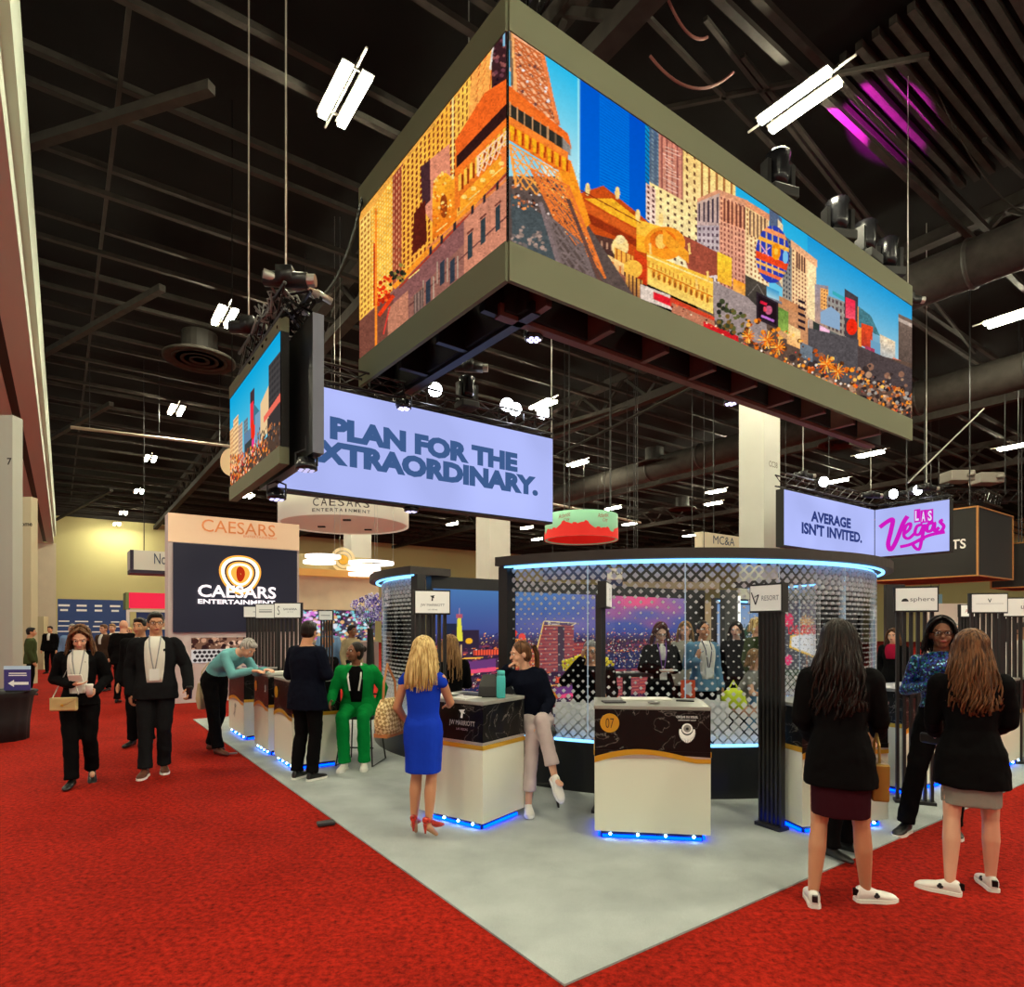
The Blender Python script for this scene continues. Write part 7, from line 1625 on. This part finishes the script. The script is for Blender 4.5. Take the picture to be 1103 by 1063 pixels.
# 8 long haired woman behind
person('person with very long light brown hair seen from behind against the night skyline', rp(485, 6.9), math.pi+.3, 1.60, 'light', dict(pel=(0, .0, .86), waist=(0, 0, 1.0), chest=(0, 0, 1.21), nb=(0, .0, 1.37), head=(0, -.02, 1.50), shR=(-.17, 0, 1.31), shL=(.17, 0, 1.31), elR=(-.22, -.05, 1.05), elL=(.22, -.05, 1.05), wrR=(-.15, -.25, 1.05), wrL=(.15, -.25, 1.05), hiR=(-.09, 0, .83), hiL=(.09, 0, .83), knR=(-.1, -.1, .46), knL=(.1, -.1, .46)), bottom=C_blk, shoes=M_shb, hair=(H['lbrown'], 'long', .46), fem=True, coat=C_blk, vox=.009)
# behind the glass
def sit(lean=0): return dict(pel=(0, .05, .60), waist=(0, .03, .75), chest=(0, -.02-lean, .97), nb=(0, -.03-lean, 1.13), head=(0, -.06-lean, 1.27), shR=(-.18, -.02-lean, 1.07), shL=(.18, -.02-lean, 1.07), elR=(-.24, -.08-lean, .82), elL=(.24, -.08-lean, .82), wrR=(-.16, -.30-lean, .80), wrL=(.16, -.30-lean, .80), hiR=(-.1, .05, .57), hiL=(.1, .05, .57), knR=(-.13, -.38, .52), knL=(.13, -.38, .52), anR=(-.13, -.36, .085), anL=(.13, -.36, .085))
po = sit(); po.update(elR=(-.28, -.1, .95), wrR=(-.10, -.16, 1.18), hdR=(.2, 0, 1), look=(-.1, -1, -.1), shL=(.2, -.02, 1.07))
for n_ in list(po):
    if n_ not in ('look', 'hdR') : pass
person('person with glasses and grey hair seated behind the glass', rp(636, 7.35), -.1, 1.80, 'tan', po, bottom=C_blk, shoes=M_shb, hair=(H['grey'], 'short', 0), coat=C_blk, glasses=True, vox=.009, wide=1.1)
t, J, k = person('person with auburn hair, glasses and purple lanyard reading papers behind glass', rp(711, 7.9), .05, 1.66, 'pink', dict(elR=(-.24, 0, 1.14), wrR=(-.08, -.24, 1.12), elL=(.24, 0, 1.14), wrL=(.10, -.24, 1.12), hdR=(.8, -.3, 0), hdL=(-.8, -.3, 0), pnR=(0, 0, 1), pnL=(0, 0, 1), look=(0, -1, -.4)), bottom=C_blk, shoes=M_shb, hair=(H['auburn'], 'long', .24), fem=True, coat=C_blk, open_front=(C_wht, .04, 1.25), lanyard=mat('lanyard_purple', (130, 70, 170), .6), glasses=True, vox=.009)
mb = MB(); mb.box((0, 0, 0), (.2, .13, .012)); tag(obj('papers', mb, M_shw, None, loc=w2(t, (.01, -.31, 1.11)), rz=0), 'white papers held by the woman with the purple lanyard', 'papers')
person('person with wavy blonde hair in grey behind the woman with the purple lanyard', rp(738, 9.0), -.3, 1.68, 'light', {}, bottom=C_blk, shoes=M_shb, hair=(H['lbrown'], 'wavy', .22), fem=True, coat=C_grey, vox=.012)
person('person in a pale blue denim jacket and white top standing inside the booth', rp(757, 8.0), .25, 1.70, 'tan', dict(elR=(-.24, 0, 1.14), wrR=(-.2, -.2, 1.22), hdR=(.1, -.2, 1), look=(-.1, -1, .05)), bottom=C_blk, shoes=M_shb, hair=(H['black'], 'bun', 0), fem=True, coat=C_denim, open_front=(C_wht, .10, .98), lanyard=mat('lanyard_dark', (60, 60, 80), .6), jhem=.82, vox=.009)
person('person with dark hair in black laughing, behind the glass right of the pale blue jacket', rp(793, 9.6), -.5, 1.68, 'pink', {}, bottom=C_blk, shoes=M_shb, hair=(H['dark'], 'long', .22), fem=True, coat=C_blk, vox=.012)
person('person with blonde hair in dark green at the left of the RESORT post', rp(815, 9.4), .6, 1.74, 'light', {}, bottom=C_denim, shoes=M_shb, hair=(H['blonde'], 'long', .12), fem=True, coat=C_olive, vox=.012)
person('person in a pale grey dress seated and leaning behind the glass near the RESORT post', rp(800, 8.3), .9, 1.62, 'light', sit(.12), skirt=(C_grey, .8, 1.0), top=C_grey, sleeve=.2, shoes=M_shw, hair=(H['lbrown'], 'long', .16), fem=True, vox=.011)
person('person with brown hair and a red scarf behind the right edge of the glass booth', rp(962, 10.2), -.8, 1.58, 'light', {}, bottom=C_blk, shoes=M_shb, hair=(H['brown'], 'long', .24), fem=True, coat=C_blk, open_front=(C_red, .09, 1.2), vox=.012)
# left background
person('person in a pale blue shirt seen from behind under the cream sign', rp(354, 12.6), math.pi, 1.72, 'tan', {}, bottom=C_char, shoes=M_shb, hair=(H['brown'], 'short', 0), top=C_lblue, sleeve=.97, vox=.012, wide=1.12)
person('person with short black hair in a beige shirt beside the one in pale blue', rp(379, 12.2), 1.0, 1.66, 'brown', {}, bottom=C_char, shoes=M_shb, hair=(H['black'], 'short', 0), top=cloth('beige', (160, 140, 110)), sleeve=.97, vox=.012)
CR = [(133, 13.5, .1+math.pi, 1.78, 'bald', C_blk, 'large person in black seen from behind with a bare head, left of the dark-suited man'), (151, 8.6, .1, 1.76, 'black', C_blk, 'person with black hair just behind the shoulder of the dark-suited man'),
 (10, 13.5, -.9, 1.68, 'grey', C_navy, 'person in a navy jacket eating at the far left'), (33, 15, 2.2, 1.62, 'black', C_olive, 'person in dark green behind the poster at the far left'), (54, 22, .2, 1.66, 'black', C_blk, 'small far person in black against the pale opening at the left'),
 (78, 15, .5, 1.7, 'grey', C_lblue, 'far person in pale blue behind the walking woman'), (112, 16, -.2, 1.7, 'brown', C_brn, 'far person in brown just right of the walking woman'), (121, 17, .2, 1.72, 'lbrown', C_char, 'far person in charcoal among the crowd at the left'), (139, 18, .4, 1.62, 'blonde', C_brn, 'far person with blonde hair among the crowd at the left'),
 (216, 16, 0, 1.7, 'dark', C_blk, 'person half hidden behind the white display wall, above the bending man'), (1028, 13, .4, 1.72, 'grey', C_grey, 'far person with grey hair behind the woman in sequins'), (1100, 9.4, .2, 1.7, 'black', C_wht, 'person cut off by the right edge behind the counters')]
for px, Y, yw, hh, hr, cl_, lb in CR:
    person(lb, rp(px, Y, True), yw, hh, 'light' if hr not in ('black',) else 'tan', {}, bottom=C_blk, shoes=M_shb, hair=None if hr == 'bald' else (H[hr], 'short', 0), coat=cl_, vox=.013, wide=1.15 if hr == 'bald' else 1.0, fingers=False, open_front=(C_wht, .04, 1.2) if abs(yw) < 1 else None)

# furniture inside the booth
def white_chair(px, Y, rz, label):
    t = thing('shell_chair', label, 'chair', rp(px, Y), rz, 'white shell chairs inside the glass booth'); mb = MB()
    rings = []
    for i in range(9):
        a = -1.2+2.4*i/8; rings.append([(.24*math.sin(a), .22*math.cos(a)+(.0 if z < .6 else .04), z) for z in (.45, .62, .80+.03*math.cos(a))]+[(.21*math.sin(a), .19*math.cos(a)+(.0 if z < .6 else .04), z) for z in (.80+.03*math.cos(a), .62, .45)])
    mb.loft(rings); obj('backrest', mb, M_shw, t, True); mb = MB(); mb.ell((0, 0, .45), (.24, .23, .04)); obj('seat', mb, M_shw, t, True)
    for x in (-.18, .18):
        for y in (-.16, .16): mb = MB(); mb.tube([(x*.7, y*.7, .42), (x*1.2, y*1.2, .0)], .012, 8); obj('leg', mb, M_alu, t)
white_chair(622, 6.9, 2.8, 'white shell chair in front of the seated man with glasses'); white_chair(765, 7.1, 2.6, 'white shell chair below the person in the pale blue jacket'); white_chair(683, 7.2, 3.4, 'white shell chair behind the left of the counter numbered 07'); white_chair(835, 7.4, 2.9, 'white shell chair behind the RESORT post')
t = thing('high_table', 'black high table with brochures behind the counter numbered 07', 'table', rp(675, 8.0), .2); mb = MB(); mb.box((0, 0, 1.03), (.9, .5, .04)); obj('table_top', mb, M_black, t); mb = MB(); mb.box((0, 0, .51), (.08, .08, 1.0)); obj('column', mb, M_black, t); mb = MB(); mb.cyl((0, 0, 0), .25, .02); obj('base', mb, M_black, t)
for i, (dx, m) in enumerate(((-.2, M_shw), (.1, M_shw))):
    mb = MB(); mb.box((0, 0, .012), (.22, .16, .024)); tag(obj('brochure_pile', mb, m, None, loc=rp(675, 8.0)+Vector((dx, -.05+.05*i, 1.038)), rz=i*.4), ('left' if i == 0 else 'right')+' pile of white brochures on the black high table', 'brochures')
# flowers
def flowers(name, label, p, r, cols, n, leaf, vase=None, sq=.6):
    t = thing(name, label, 'flowers', p); rng = random.Random(5); ms = [mat('petal%d%d%d' % c, c, .6, emit=.15) for c in cols]
    for q, m in enumerate(ms):
        mb = MB()
        for i in range(n//len(ms)):
            d = Vector((rng.gauss(0, 1), rng.gauss(0, 1), rng.gauss(0, 1))).normalized()*r*rng.uniform(.5, 1); d.z = d.z*sq; s = rng.uniform(.02, .045)
            for k_ in range(5):
                a = k_*1.2566; u = Vector((math.cos(a), 0, math.sin(a)))*s; mb.ell(d+u, (s*.6, s*.35, s*.6), n=6, m=4)
        obj('blossoms', mb, m, t, True)
    mb = MB()
    for i in range(16): mb.tube([(0, 0, -r), Vector((rng.uniform(-1, 1), rng.uniform(-1, 1), rng.uniform(-.2, .6)))*r*.8], .006, 4)
    obj('stems', mb, mat('stem_green', (60, 90, 40), .7), t)
    if vase: mb = MB(); mb.lathe([(.05, -r-vase), (.09, -r-vase*.5), (.06, -r-.05), (.08, -r)], n=18); obj('vase', mb, M_black, t, True)
    return t
flowers('flower_arrangement', 'big bright yellow flower arrangement behind the seated man with glasses', at(632, 716, 7.95), .30, [(240, 220, 50), (226, 200, 30)], 120, None, .75, .5)
flowers('flower_arrangement', 'tall violet and white flower arrangement in a black vase left of the curved glass', at(399, 655, 13), .42, [(150, 130, 200), (214, 206, 232), (90, 80, 150)], 110, None, 1.6, .8)
flowers('flower_arrangement', 'small yellow flowers low behind the seated woman with the ponytail', at(585, 752, 7.2), .13, [(240, 200, 40), (236, 120, 40)], 30, None, .6, .6)
# bright yellow bag and orange poster behind the glass
t = thing('tote_bag', 'bright lime yellow bag in the lap of the seated person in grey behind the glass', 'bag', at(790, 752, 7.75)-Vector((0, 0, .12)), .3); mb = MB(); mb.ell((0, 0, .12), (.17, .09, .13)); mb.ell((.09, 0, .05), (.1, .08, .08)); remesh(obj('bag_body', mb, mat('bag_lime', (206, 220, 40), .6), t, True), .012); mb = MB(); mb.tube([(-.08, 0, .22), (0, 0, .34), (.08, 0, .22)], .01, 6); obj('handle', mb, mat('bag_lime', (206, 220, 40), .6), t)
t = thing('standing_poster', 'small orange poster with a pale portrait standing inside the booth', 'poster', at(741, 742, 7.0)-Vector((0, 0, .0)), 0); mb = MB(); mb.box((0, 0, 0), (.16, .01, .20)); obj('board', mb, mat('poster_orange', (226, 84, 40), .6), t); mb = MB(); mb.loft([[(.045*math.cos(a*.5236), y, .065*math.sin(a*.5236)) for a in range(12)] for y in (-.009, -.006)]); obj('portrait', mb, mat('poster_pale2', (214, 206, 206), .6), t); zz0 = at(741, 742, 7.0).z; mb = MB(); mb.tube([(0, .01, -.1), (0, .01, -zz0+.013)], .012, 8); mb.cyl((0, .01, -zz0+.013), .12, .015); obj('stand', mb, M_black, t)
# cable box on the carpet edge
mb = MB(); mb.box((0, 0, .02), (.14, .08, .03)); tag(bevel(obj('floor_box', mb, mat('box_dark', (50, 48, 50), .5), None, loc=floor_pt(351, 889), rz=.5), .008), 'small dark metal plate on the floor at the carpet edge', 'floor box')
mb = MB(); mb.box((0, 0, .008), (.12, .05, .014)); tag(obj('floor_plate', mb, M_alu, None, loc=floor_pt(250, 812), rz=.3), 'thin pale plate on the red carpet beside the shoes of the bending man', 'floor plate')
